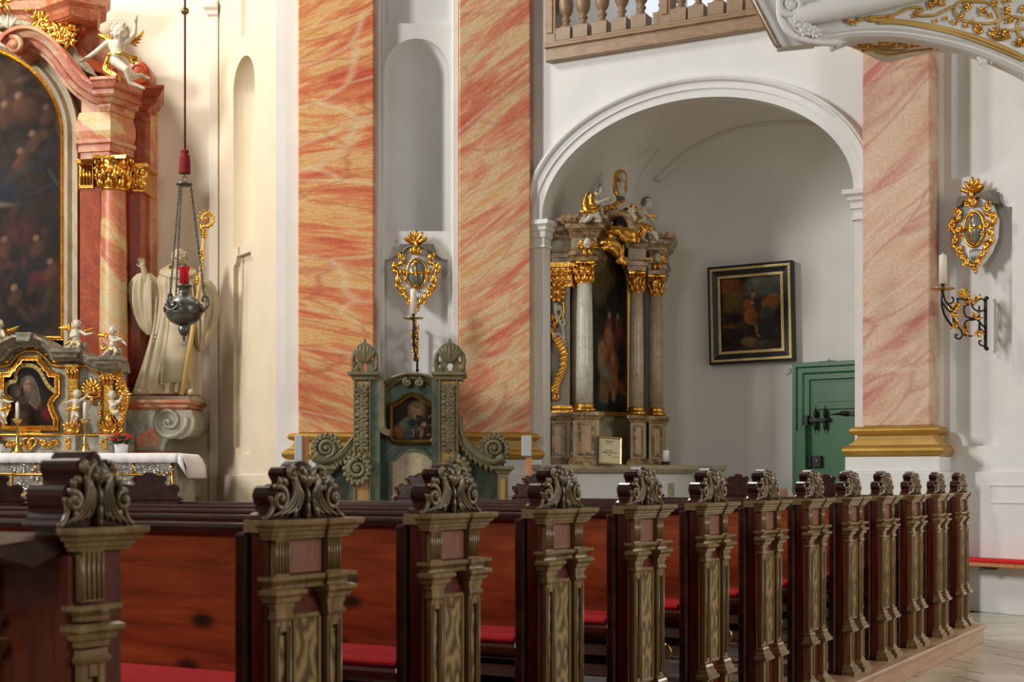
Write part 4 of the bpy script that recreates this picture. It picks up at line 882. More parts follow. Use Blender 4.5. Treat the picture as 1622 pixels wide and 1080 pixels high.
# attic: grey panel with red scroll edge, roundels and a broken pediment piece
att = [hp(a, b) for a, b in ((-40, 70), (0, 50), (30, 44), (60, 46), (90, 64), (115, 96), (140, 118), (160, 128), (150, 112), (128, 88), (118, 66), (112, 40), (95, 20), (60, 12), (20, 30), (-40, 10))]
part('attic_panel', MB().prism(att, -.12, .12), M['grey_marble'], E, .01)
ed = spline([hp(a, b) for a, b in ((116, 38), (118, 58), (124, 78), (134, 94), (150, 106), (168, 112), (180, 118))], 5)
part('red_scroll_edge', MB().arc([(-.06, .15), (-.06, -.10), (.06, -.10), (.06, .15)], ed), M['red_marble'], E, label='orange red scrolled edge')
for (u, v, rr) in ((124, 45, .085), (221, 118, .14)):
    c_ = hp(u, v, -.05); mb = MB(); mb.tube([(c_[0], -.14, c_[1]), (c_[0], .2, c_[1])], rr, 24); mb.volute(c_, rr*.8, 1.2, -.14, .015, 1, 0); part('scroll_roundel', mb, M['red_marble'], E, .006)
c_ = hp(122, 50); part('gilded_ball', MB().ball((c_[0], -.2, c_[1]), .05, 12, 8), M['gold'], E)
pd = [plan(-60, 17.1), plan(74, 17.0), plan(112, 16.7), plan(150, 16.85), plan(150, 17.3)]
part('upper_cornice', MB().sweep([(0, 0), (.03, 0), (.06, .06), (.06, .10), (.13, .14), (.14, .24), (.18, .28), (.18, .33), (0, .33)], pd, z0=vh(32, 16.85)), M['pink_marble'], E)
mb = MB(); mb.hprism(pd+[(pd[0][0], .2)], vh(36, 16.9), vh(0, 16.9)); part('upper_block', mb, M['pink_marble'], E)
rd = random.Random(4)
for cl_ in ([(52, 2), (60, 10), (68, 24), (62, 36), (70, 46), (76, 34)], [(92, 46), (100, 56), (106, 44), (100, 34), (108, 62), (92, 58)], [(2, 2), (-6, 0)]):
    mb = MB()
    for a in cl_:
        x_, z_ = hp(a[0], a[1], -.2); acanthus(mb, (x_, z_), (rd.uniform(-1, 1), rd.uniform(-1, 1)), .16, -.16, 7, 160, .35, .34); mb.ball((x_, -.2, z_), .026, 8, 6)
    part('gilded_garland', mb, M['gold'], E)
mb = MB(); c_ = hp(18, 40)
for i in range(5): a = R(50+20*i); mb.petal((c_[0], -.1, c_[1]-.06), (math.cos(a), -.1, math.sin(a)), .16, .05, .04)
part('white_shell', mb, M['statue'], E)
part('pedestal_wall', MB().box(plan(96, 17)[0], plan(205, 17)[0], -.25, .3, .3, vh(640, 16.9)), M['pink_marble'], E, .01)
# ---- console and saint beside the altar
SC = plane_thing('statue_console', 'grey marble scroll console with pink slab under the cream saint', 'console', 260, 716, 17.0)
S_ = SC.e
def sp_(L_, d=0): return [SC.px(a, b, d) for a, b in L_]
part('bracket', MB().prism(sp_([(200, 649), (306, 649), (312, 664), (311, 680), (303, 691), (290, 696), (274, 694), (266, 700), (263, 714), (200, 714)], -.3), -.42, .3), M['grey_marble'], S_, .01)
mb = MB(); c_ = SC.px(266, 667, -.45); mb.volute(c_, .21, 1.7, -.43, .03, -1, 0.2, seg=8); part('scroll', mb, M['grey_marble'], S_)
part('side_panel', MB().prism(sp_([(216, 690), (240, 678), (250, 682), (254, 700), (248, 708), (216, 708)], -.43), -.435, -.40), M['pink_marble'], S_)
part('slab', MB().sweep([(0, 0), (.0, .0), (.05, .03), (.05, .06), (.09, .08), (.09, .11), (0, .11)], [(SC.px(196, 0)[0], .2), (SC.px(196, 0)[0], -.42), (SC.px(304, 0)[0], -.42), (SC.px(304, 0)[0], .4)], z0=SC.px(0, 649, -.42)[1]).box(SC.px(196, 0)[0], SC.px(304, 0)[0], -.42, .4, SC.px(0, 649, -.42)[1], SC.px(0, 634, -.42)[1]), M['pink_marble'], S_)
part('plinth', MB().box(SC.px(206, 0, -.3)[0], SC.px(309, 0, -.3)[0], -.36, .3, SC.px(0, 635, -.4)[1], SC.px(0, 626, -.4)[1]), M['stone'], S_, .006)
part('foot_slab', MB().box(SC.px(196, 0)[0], SC.px(272, 0)[0], -.40, .3, -.06, SC.px(0, 712, -.4)[1]), M['pink_marble'], S_, .008)
SA = plane_thing('saint_statue', 'cream painted statue of a robed monk with raised hand on a marble console', 'statue', 262, 626.5, 16.82)
k = 16.82/F; m_ = M['stone']
def q_(u, v, d=0): x_, z_ = SA.px(u, v, d*k); return Vector((x_, d*k, z_))
def lrow(v, ul, ur, dd, fs=1, cy=0): a, b = q_(ul, v, cy), q_(ur, v, cy); return ((a.x+b.x)/2, cy*k, a.z, (b.x-a.x)/2, dd*k, fs)
mb = MB(); loft(mb, smoothrows([lrow(626, 214, 313, 30, 1.5), lrow(612, 217, 312, 30, 1.4), lrow(580, 227, 312, 29, 1.2), lrow(545, 238, 314, 28, 1), lrow(505, 247, 317, 26, .8), lrow(470, 250, 319, 25, .6), lrow(448, 246, 320, 24, .4), lrow(434, 256, 312, 20, .2), lrow(426, 270, 300, 14, .1)], 5), 110, 9, .075, 3)
for us in ((268, 438, 260, 610), (292, 440, 283, 622), (248, 470, 228, 618), (305, 450, 300, 600)):
    pts = [q_(lerp(us[0], us[2], t)+3*math.sin(5*t), lerp(us[1], us[3], t), -25-4*t) for t in np.linspace(0, 1, 9)]; mb.tube(pts, [k*(1.5+3.0*t) for t in np.linspace(0, 1, 9)], 7)
robe = obj('robe', remesh(mb, 'robe', .010, 1), m_, SA.e)
mb = MB(); loft(mb, [lrow(520, 262, 300, 6, .5, -24), lrow(560, 256, 300, 6, .6, -26), lrow(606, 250, 300, 7, .7, -28)][::-1]+[lrow(450, 268, 300, 6, .3, -22)], 30, 5, .06, 9); part('scapular', mb, m_, SA.e)
def sleeve(name, rows, seed):
    mb = MB(); loft(mb, smoothrows(rows, 5), 60, 6, .15, seed); return obj(name, remesh(mb, name, .009, 1), m_, SA.e)
sleeve('sleeve', [lrow(433, 218, 240, 7, .3, -12), lrow(447, 209, 250, 10, 1, -10), lrow(470, 208, 250, 11, 1.3, -8), lrow(500, 213, 250, 10, 1.3, -6), lrow(520, 223, 248, 7, 1, -6), lrow(531, 233, 241, 3, .3, -6)], 4)
sleeve('sleeve', [lrow(444, 306, 334, 10, .3, -12), lrow(460, 312, 343, 13, .6, -10), lrow(490, 312, 346, 14, 1, -8), lrow(520, 309, 338, 12, 1, -6), lrow(545, 310, 328, 8, .8, -6), lrow(556, 315, 320, 3, .3, -6)], 5)
mb = MB(); fd = Vector((-.35, -1, -.12)); face(mb, q_(284, 407, -8), 12.8*k, fd); mb.caps(q_(285, 416, -3), q_(285, 432, 0), 7*k, 9*k)
head = obj('head', remesh(mb, 'head', .008, 1), m_, SA.e)
mb = MB(); rd = random.Random(2)
for i in range(90):
    a = rd.uniform(0, 2*PI); zz_ = rd.uniform(-.25, .42); d_ = Vector((math.cos(a), math.sin(a), 0)); d_ = d_*math.sqrt(1-zz_*zz_)+Vector((0, 0, zz_))
    if d_.dot(Vector((-.33, -.94, 0))) > .45 and zz_ < .3 or d_.dot(Vector((-.33, -.94, 0))) > .8: continue
    mb.ball(q_(285, 406, -6)+d_*11.6*k, 2.4*k, 6, 5)
part('hair', mb, m_, head)
mb = MB()
for j in range(3): mb.tube([q_(282+(26-5*j)*math.cos(a), 432-3.5*j+7*math.sin(a), -5-17*math.sin(a)) for a in np.linspace(0, 2*PI, 28)[:-1]], (4.6-.8*j)*k, 8, True)
obj('cowl', remesh(mb, 'cowl', .012, 1), m_, SA.e)
mb = MB(); mb.caps(q_(232, 445, -14), q_(227, 425, -18), 6*k, 4.5*k); fingers(mb, q_(227, 425, -18), (-.15, -.2, 1), .125, (1, 0, 0), .5); obj('hand', remesh(mb, 'hand', .006, 1), m_, SA.e)
mb = MB(); mb.caps(q_(334, 462, -14), q_(322, 450, -24), 6*k, 4.5*k); fingers(mb, q_(323, 450, -25), (-1, -.25, .25), .13, (0, 0, 1), .9); obj('hand', remesh(mb, 'hand', .006, 1), m_, SA.e)
for a, b in (((236, 620, -22), (214, 621, -34)), ((300, 621, -24), (303, 621, -38))):
    mb = MB(); mb.caps(q_(*a), q_(*b), 6*k, 4.5*k); part('shoe', mb, m_, SA.e)
CR = plane_thing('crozier', 'tall gilded crozier with a scrolled head held by the cream saint', 'crozier', 288, 626, 16.55)
k2 = 16.55/F
def cq(u, v, d=0): x_, z_ = CR.px(u, v); return Vector((x_, d, z_))
mb = MB(); mb.tube([cq(288, 625), cq(304, 530), cq(317, 447), cq(323, 374)], [3.6*k2, 3.6*k2, 3.4*k2, 3.2*k2], 10); part('shaft', mb, M['ochre'], CR.e)
for v_, r_ in ((444, 5), (402, 5), (371, 5.5)):
    mb = MB()
    for o_, f_ in ((0, 1), (-4, .85), (4, .8)): mb.ball(cq(lerp(288, 324.5, (626-v_)/262), v_+o_), (r_*f_*k2, r_*f_*k2, r_*.7*k2), 12, 8)
    part('knop', mb, M['gold'], CR.e)
part('twist', MB().tube([cq(lerp(318, 322, t)+3*math.cos(14*t), lerp(440, 403, t), .02*math.sin(14*t)) for t in np.linspace(0, 1, 24)], 1.5*k2, 6), M['gold'], CR.e)
mb = MB(); c_ = cq(327, 347); mb.volute((c_.x, c_.z), 13*k2, 1.7, 0, 2.6*k2, 1, -2.2, seg=8)
for i in range(12): a = R(30*i); mb.petal((c_.x+11*k2*math.cos(a), -.01, c_.z+11*k2*math.sin(a)), (math.cos(a+.9), 0, math.sin(a+.9)), 6*k2, 3.4*k2)
mb.ball(c_+Vector((0, -.02, 0)), 3.5*k2, 8, 6); mb.tube([cq(323, 372), cq(320, 362), cq(318, 356)], 3*k2, 8); part('scrolled_head', mb, M['gold'], CR.e)
# ---- kneeling putto on the cornice
PU = plane_thing('putto', 'large white putto kneeling on the altar cornice with one arm raised', 'statue', 198, 136, 16.35)
k = 16.35/F; fd = Vector((.25, -1, -.35))
J = dict(head=(190, 51, -4), neck=(187, 66, 0), chest=(185, 74, 0), pelvis=(186, 94, 2), shL=(172, 67, 0), elL=(153, 82, -3), haL=(139, 91, -6), shR=(201, 66, 0), elR=(213, 53, -2), haR=(215, 38, -4), hiL=(182, 97, -3), knL=(200, 110, -12), anL=(206, 131, -6), toL=(228, 140, -4), hiR=(195, 98, 4), knR=(208, 122, 6), anR=(222, 119, 10), toR=(236, 124, 10))
putto(PU, J, 13.5, k, fd, M['statue'], .92, 1.15, seed=2, hair_m=M['statue'])
wing(PU, (173, 66, 6), (156, 53, 8), k, M['gold'], 14); wing(PU, (203, 66, 6), (223, 50, 8), k, M['gold'], 12)
drape(PU, [[(172, 86, -6, 2.5), (190, 84, -11, 3.2), (206, 90, -9, 3.5), (216, 93, -6, 5)], [(174, 87, 2, 4), (168, 102, 0, 5), (166, 112, 0, 5), (176, 118, -4, 4.5), (188, 126, -4, 4)], [(170, 95, 2, 5), (172, 112, -2, 5), (186, 120, -6, 4)], [(205, 90, -8, 4), (212, 100, -8, 3)]], k, M['gold'])
PU.e.location.z += .0
# ---- mensa with its silver front, cloth, candles, flowers
MT = plane_thing('altar_table', 'altar table with embossed silver front divided by gilded bars', 'altar', 120, 758, 15.6)
MT.oz = 0; MT.e.location.z = 0; T_ = MT.e
def mz(v): return vh(v, 15.6)
def mx(u): return MT.px(u, 0)[0]
X0 = mx(-90)
part('table_core', MB().box(X0, mx(279), .03, .95, 0.4, mz(719)), M['grey_marble'], T_, .006)
part('silver_ground', MB().box(X0, mx(273), .0, .03, .4, mz(732)), M['silver'], T_)
mb = MB()
for v0, v1 in ((749, 753.5), (731, 733.5)): mb.tube([(X0, -.005, mz((v0+v1)/2)), (mx(273), -.005, mz((v0+v1)/2))], (v1-v0)/2*15.6/F, 8)
part('gilded_bar', mb, M['gold'], T_)
for u, v0, v1 in ((57, 733, 749), (212, 733, 749), (273, 733, 800), (18, 753, 830), (176.5, 753, 830), (246, 753, 830)):
    part('gilded_bar', MB().tube([(mx(u), -.005, mz(v0)), (mx(u), -.005, mz(v1))], 2.0*15.6/F, 8), M['gold'], T_)
part('gilded_arch', MB().tube([(mx(97+66*math.cos(R(a))), -.005, mz(805-42*math.sin(R(a)))) for a in range(0, 181, 8)], 2.1*15.6/F, 8), M['gold'], T_)
rd = random.Random(11)
def relief(u0_, u1_, v0, v1, n, rr):
    mb = MB()
    for i in range(n):
        u, v = rd.uniform(u0_, u1_), rd.uniform(v0, v1); c_ = (mx(u), mz(v)); r_ = rr*15.6/F*rd.uniform(.7, 1.3); mb.volute(c_, r_, 1.2, -.004, r_*.2, rd.choice((1, -1)), rd.uniform(0, 6), steps=12, seg=5)
        for j in range(2): a = rd.uniform(0, 6.28); mb.petal((c_[0]+r_*math.cos(a), -.004, c_[1]+r_*math.sin(a)), (math.cos(a), -.2, math.sin(a)), r_*1.3, r_*.55, r_*.4)
    part('silver_relief', mb, M['silver'], T_)
for a in ((-60, 54, 736, 747, 26, 4.5), (61, 208, 736, 747, 34, 4.5), (216, 270, 736, 747, 15, 4.5), (-40, 14, 757, 800, 30, 5), (22, 172, 757, 800, 70, 5.5), (180, 243, 757, 800, 40, 5), (249, 270, 757, 800, 16, 5)): relief(*a)
cl = MB(); zt = mz(718.2); z1 = mz(733); xr = mx(283)
n = 60; X1 = X0; top = []; v = []
for i in range(n+1):
    x_ = lerp(X0, xr, i/n); w1 = .006*math.sin(i*1.9)+.004*math.sin(i*.7)
    v += [(x_, .98, zt), (x_, -.005, zt), (x_, -.03, zt-.01), (x_, -.035+w1, (zt+z1)/2), (x_, -.04+w1*1.5, z1+.003*math.sin(i*2.7))]
f = [(i*5+j, (i+1)*5+j, (i+1)*5+j+1, i*5+j+1) for i in range(n) for j in range(4)]
cl.add(v, f, True)
v = []; zr = mz(757)
for i in range(13):
    y_ = lerp(-.03, .98, i/12); w1 = .012*math.sin(i*1.5); v += [(xr, y_, zt), (xr+.05+w1*.4, y_, zt-.05), (xr+.09+w1, y_, (zt+zr)/2), (xr+.10+w1, y_, zr)]
cl.add(v, [(i*4+j, (i+1)*4+j, (i+1)*4+j+1, i*4+j+1) for i in range(12) for j in range(3)], True)
cl.add([(xr, -.03, zt-.005), (xr, -.04, z1), (xr+.05, -.03, zt-.05), (xr+.09, -.03, zr+.05), (xr+.1, -.03, zr)], [(0, 1, 2), (1, 3, 2), (1, 4, 3)], True)
me = cl.mesh('altar_cloth'); o = obj('altar_cloth', me, M['cloth']); o.location = T_.location; md = o.modifiers.new('thick', 'SOLIDIFY'); md.thickness = .006; md.offset = 1
tag(o, 'white linen cloth hanging over the edge of the silver fronted altar', 'altar cloth')
CLZ = zt+.007
def candlestick(u, lab1, lab2):
    t = thing('candlestick', lab1, 'candlestick', (at(u, 718, 15.85).x, 15.85, CLZ), 0, 'altar candlesticks'); kk = 15.85/F
    part('foot', MB().lathe([(13*kk, 0), (13*kk, 1.5*kk), (9*kk, 4*kk), (6*kk, 11*kk), (3.4*kk, 14*kk)], 20), M['brass'], t)
    part('stem', MB().lathe([(3.2*kk, 13*kk), (4.6*kk, 15*kk), (2.8*kk, 17*kk), (2.4*kk, 45*kk), (4.2*kk, 47*kk), (3*kk, 49*kk)], 16), M['brass'], t)
    part('drip_pan', MB().lathe([(3*kk, 46*kk), (5*kk, 48*kk), (9*kk, 53*kk), (9.5*kk, 54*kk), (3*kk, 53*kk)], 20), M['brass'], t)
    c = tag(obj('candle', MB().lathe([(2.9*kk, 0), (2.9*kk, 25*kk), (2.2*kk, 26.5*kk), (.5*kk, 27*kk), (.4*kk, 29*kk)], 14).mesh('candle'), M['wax']), lab2, 'candle', 'altar candles'); c.location = t.location+Vector((0, 0, 53.5*kk))
candlestick(27.5, 'brass candlestick on the altar in front of the dark picture', 'white candle in the brass stick before the dark picture')
candlestick(134.5, 'brass candlestick on the altar beside the potted red flowers', 'white candle in the brass stick beside the potted red flowers')
def pot_plant(u, lab, n=70, sc_=1):
    kk = 15.9/F; t = thing('flower_pot', lab, 'potted plant', (at(u, 718, 15.9).x, 15.9, CLZ), 0); rd = random.Random(int(u)+50)
    part('pot', MB().lathe([(9.5*kk, 0), (11.2*kk, 15*kk), (11.5*kk, 15.5*kk), (11.0*kk, 15.5*kk), (10*kk, 13*kk)], 24), M['pot'], t)
    mb = MB(); fl_ = MB()
    for i in range(n):
        a = rd.uniform(0, 6.28); el = rd.uniform(.1, 1.3); d = Vector((math.cos(a)*math.cos(el), math.sin(a)*math.cos(el), math.sin(el)*.8)); p = Vector((0, 0, 14*kk)); l_ = rd.uniform(10, 21)*kk*sc_
        mb.tube([p, p+d*l_*.6, p+d*l_+Vector((0, 0, 1*kk))], .5*kk, 4); mb.petal(p+d*l_*.7, d+Vector((0, 0, rd.uniform(-.6, .3))), rd.uniform(6, 9)*kk, 4.5*kk, 1*kk)
        if i % 3 == 0:
            q = p+d*(l_*.95)+Vector((0, 0, rd.uniform(2, 5)*kk))
            for j in range(5): b = rd.uniform(0, 6.28); fl_.petal(q, (math.cos(b), math.sin(b), .5), 4.2*kk, 3.2*kk, 1.2*kk)
    part('leaves', mb, M['leafg'], t); part('blossoms', fl_, M['flower'], t)
pot_plant(192, 'potted red flowers in a white pot on the altar cloth'); pot_plant(-6, 'red flowers at the left edge of the photo on the altar cloth', 40, .8)
# ---- wall safe beside the altar
ws = plane_thing('wall_safe', 'small cream metal box with keyhole set on the wall right of the altar', 'box', 300, 758, 17.42); ws.e.location.z = CZ
part('case', MB().box(*[ws.px(u, 0)[0] for u in (285, 319)], -.04, .06, ws.px(0, 788)[1], ws.px(0, 766)[1]), M['cream'], ws.e, .006)
part('door', MB().box(*[ws.px(u, 0)[0] for u in (289, 316)], -.055, -.04, ws.px(0, 785)[1], ws.px(0, 769)[1]), M['cream'], ws.e, .004)
part('keyhole', MB().ball((ws.px(298, 0)[0], -.057, ws.px(0, 777)[1]), (.012, .004, .022), 8, 6), M['dark'], ws.e)
# ================================================================ tabernacle wall behind the altar table, with its putti
RD = plane_thing('tabernacle', 'low grey marble reredos with gilded pilasters and a framed dark picture on the altar', 'reredos', 49, 718, 16.3)
E = RD.e; RD.e.location.z = CLZ+.002; RD.oz = RD.e.location.z; k = 16.3/F
def rp(u, v, d=0): return RD.px(u, v, d)
def mir(L_): return L_+[(99-u, v) for u, v in L_[::-1]]
zb = 0.0
bodyo = mir([(204, 718), (204, 690), (191, 688), (191, 582), (176, 583), (160, 580), (150, 574), (138, 566), (95, 566), (88, 556), (76, 547), (62, 541)])
part('back', MB().prism([(a, max(b, 0)) for a, b in [rp(*q) for q in bodyo]], 0, .25), M['grey_marble'], E, .008)
part('base_block', MB().box(rp(-106, 0)[0], rp(205, 0)[0], -.10, 0, 0, rp(0, 690)[1]), M['grey_marble'], E, .006)
for u in (118, 176, -19, -77): part('base_pedestal', MB().box(rp(u-11, 0)[0], rp(u+11, 0)[0], -.22, -.10, 0, rp(0, 690)[1]), M['grey_marble'], E, .006)
top = mir([(195, 572), (178, 575), (163, 573), (152, 568), (142, 559), (136, 556), (98, 556), (92, 548), (80, 540), (66, 534)])
cp = [rp(*q) for q in top]
part('cornice', MB().arc([(0, .25), (0, -.28), (.03, -.30), (.05, -.24), (.08, -.22), (.10, -.14), (.12, -.12), (.12, .25)], cp), M['dark_marble'], E)
for u in (116, 177, -17, -78):
    a = rp(u, 0)[0]; z0, z1 = rp(0, 570 if u in (116, -17) else 581)[1], rp(0, 555 if u in (116, -17) else 567)[1]
    part('cornice_block', MB().sweep([(0, 0), (.02, .01), (.03, .04), (.07, .06), (.08, z1-z0), (0, z1-z0)], [(a-.10, 0), (a-.10, -.26), (a+.10, -.26), (a+.10, 0)], z0=z0), M['dark_marble'], E)
part('keystone', MB().prism([rp(*q) for q in ((42, 545), (40, 531), (66, 531), (62, 545))], -.34, .2), M['dark_marble'], E, .006)
gl = mir([(160, 592), (150, 588), (140, 580), (126, 579), (92, 580), (82, 578), (76, 570), (66, 560), (58, 556)])
part('gilded_moulding', MB().tube([(a, -.03, b) for a, b in [rp(*q) for q in gl]], .018, 7), M['gold'], E)
part('gilded_moulding', MB().tube([(rp(-106, 0)[0], -.11, rp(0, 689)[1]), (rp(205, 0)[0], -.11, rp(0, 689)[1])], .017, 7), M['gold'], E)
for u in (74, 58, 88, 40, 28, 10): x, z = rp(u, {74: 561, 58: 551, 88: 573, 40: 551, 28: 561, 10: 573}[u]); part('rosette', MB().ball((x, -.01, z), (.04, .025, .03), 9, 6), M['gold'], E)
frm = mir([(94, 681), (94, 664), (88, 651), (85, 641), (88, 634), (93, 629), (96, 626), (96, 591), (84, 591), (82, 586), (77, 583), (74, 577), (68, 572), (66, 565), (52, 565)])
fp = [rp(*q) for q in frm]
cv = Canvas(90, 110, 8); cv.wash((.004, .004, .005), (.016, .011, .008), 3, 4)
def zz(x, y): return ((x-40)/(420-40), 1-(y-350)/(850-350))
for x, y, rx, ry, c_, rt in ((240, 720, .42, .36, (.020, .013, .009), 0), (232, 590, .145, .20, (.085, .068, .045), 15), (222, 540, .115, .15, (.12, .098, .068), 10), (262, 640, .09, .17, (.10, .08, .055), 25), (206, 550, .066, .098, (.26, .145, .08), 12), (212, 520, .05, .045, (.30, .18, .10), 0), (196, 572, .03, .03, (.20, .10, .06), 0), (135, 585, .10, .115, (.045, .026, .015), 0), (148, 600, .05, .07, (.13, .07, .04), -10), (120, 650, .07, .10, (.035, .02, .012), 0), (180, 650, .10, .07, (.05, .03, .018), 0), (345, 745, .14, .11, (.12, .010, .010), -20), (300, 700, .08, .05, (.05, .012, .010), -30), (248, 688, .085, .022, (.22, .12, .07), -38), (225, 665, .035, .018, (.24, .13, .075), -50), (108, 700, .03, .07, (.15, .08, .045), 10), (180, 770, .30, .12, (.045, .028, .015), 0)):
    u_, v_ = zz(x, y); cv.blob(u_, v_, rx, ry, c_, rt, .4, .95)
cv.line([zz(190, 537), zz(203, 535)], .008, (.04, .02, .012)); cv.line([zz(215, 534), zz(228, 536)], .008, (.04, .02, .012)); cv.line([zz(206, 538), zz(202, 566)], .007, (.14, .07, .04)); cv.line([zz(196, 580), zz(212, 579)], .008, (.16, .04, .03)); cv.line([zz(140, 592), zz(152, 592)], .007, (.02, .012, .008))
cv.line([zz(165, 560), zz(175, 505), zz(205, 485), zz(245, 495), (zz(275, 560)), zz(290, 650)], .012, (.17, .145, .105), .7)
bd = [zz(*q) for q in spline([(100, 640), (72, 610), (66, 565), (95, 525), (130, 512), (135, 460), (165, 420), (210, 408), (258, 420), (292, 455), (318, 505), (345, 550), (385, 588)], 5)]
cv.line(bd, .030, (.50, .36, .11)); 
for q in bd[::3]: cv.blob(q[0], q[1], .016, .011, (.05, .02, .01), 0, .3, 1, 0)
for x, y in ((195, 380), (250, 385), (295, 430), (335, 475), (385, 530), (120, 395)): u_, v_ = zz(x, y); cv.blob(u_, v_, .016, .012, (.45, .42, .30), 0, .6)
xs = [q[0] for q in fp]; zs = [q[1] for q in fp]
painting('picture', cv, min(xs), max(xs), min(zs), max(zs), -.02, fp, E)
part('picture_frame', MB().arc([(0, 0), (0, -.05), (.010, -.06), (.020, -.05), (.032, -.055), (.036, -.07), (.048, -.072), (.052, 0)], fp, closed=True), M['gold'], E)
part('inner_bead', MB().tube([(a, -.045, b) for a, b in fp], .010, 6, True), M['gold'], E)
mb = MB(); x, z = rp(49, 684); mb.box(x-.14, x+.14, -.08, -.01, z-.03, z+.02); mb.box(x-.07, x+.07, -.085, -.01, z-.045, z-.01); part('frame_foot', mb, M['gold'], E, .006)
def gpil(u, vt, small=False):
    a, z0 = rp(u, 688); z1 = rp(u, vt)[1]; p_ = MB(); p_.box(a-.055, a+.055, -.06, 0, z0, z1); sh = part('gilded_pilaster', p_, M['gold'], E, .01)
    c_ = MB(); c_.box(a-.075, a+.075, -.10, 0, z1-.03, z1); c_.box(a-.06, a+.06, -.08, 0, z1-.14, z1-.03)
    for sg in (1, -1): c_.volute((a+sg*.055, z1-.06), .026, 1.3, -.10, .012, sg, PI/2)
    for i in range(3): c_.petal((a-.04+.04*i, -.09, z1-.15), (0, -.2, 1), .09, .035, .02)
    part('gilded_capital', c_, M['gold'], E)
    c_ = MB(); zf = rp(u, 671)[1]; c_.ball((a, -.08, z0+.03), (.09, .05, .05)); 
    for sg in (1, -1): c_.volute((a+sg*.05, z0+.05), .035, 1.2, -.11, .016, sg, -PI/2)
    for i in range(5): t = R(40+25*i); c_.petal((a, -.09, z0+.03), (math.cos(t), -.2, math.sin(t)), .13, .045, .03)
    c_.petal((a+.01, -.12, z0+.05), (.05, -.1, 1), .19, .09, .06); part('gilded_foot', c_, M['gold'], E)
for u, vt in ((118, 578), (174, 588), (-19, 578), (-75, 588)): gpil(u, vt)
def orn(name, mb): return part(name, mb, M['gold'], E)
mb = MB(); x, z = rp(147, 624); acanthus(mb, (x, z), (0, 1), .19, -.02, 9, 72, .15, .24); acanthus(mb, (x, z+.0), (0, 1), .11, -.05, 5, 50, .3, .3); mb.tube([(x-.11, -.03, z-.02), (x, -.04, z-.04), (x+.11, -.03, z-.02)], .02, 6); mb.petal((x, -.03, z-.03), (0, 0, -1), .09, .05, .03); orn('palmette', mb)
mb = MB(); x0 = rp(160, 0)[0]
for i in range(16): t = i/15; x, z = rp(160+1.2*math.sin(i*2), lerp(598, 668, t)); mb.ball((x, -.02, z), .016+.010*(i % 3 == 0), 7, 5)
orn('husk_drop', mb)
mb = MB(); x, z = rp(53, 703)
for sg in (1, -1):
    mb.tube([(x+sg*.075*math.sin(t)**3*1.0, -.13, z+.005*(13*math.cos(t)-5*math.cos(2*t)-2*math.cos(3*t)-math.cos(4*t))) for t in np.linspace(0, PI, 14)], .014, 6)
    for j, (dx_, r_) in enumerate(((.13, .035), (.20, .045), (.27, .035))): mb.volute((x+sg*dx_, z+.01*(-1)**j), r_, 1.3, -.115, .012, sg*(-1)**j, 0); acanthus(mb, (x+sg*dx_, z), (sg, .3*(-1)**j), .07, -.12, 4, 60)
mb.petal((x, -.12, z-.05), (0, -.1, 1), .10, .08, .05); orn('heart_relief', mb)
for u in (116, 174, -18):
    mb = MB(); x, z = rp(u, 704); yy = -.225
    for i in range(7): mb.volute((x+.016*(-1)**i, z-.05+.017*i), .022, 1.1, yy, .008, (-1)**i, i)
    orn('pedestal_relief', mb)
for sg in (1, -1):
    mb = MB(); q = [(49.5+sg*(u-49.5), v) for u, v in ((186, 590), (193, 600), (199, 618), (201, 635), (197, 652), (189, 668), (186, 684))]
    pts = spline([rp(*a) for a in q], 4); mb.tube([(a, -.04, b) for a, b in pts], [.02+.02*math.sin(PI*i/(len(pts)-1)) for i in range(len(pts))], 8)
    for i, (a, b) in enumerate(pts[::2]): acanthus(mb, (a, b), (sg*math.cos(i*1.3), math.sin(i*1.3)), .09, -.07, 5, 80)
    for u, v, r_ in ((191, 597, .05), (196, 625, .05), (187, 660, .06), (192, 680, .06)): x, z = rp(49.5+sg*(u-49.5), v); mb.volute((x, z), r_, 1.4, -.07, .018, sg, 1)
    orn('side_scroll', mb)
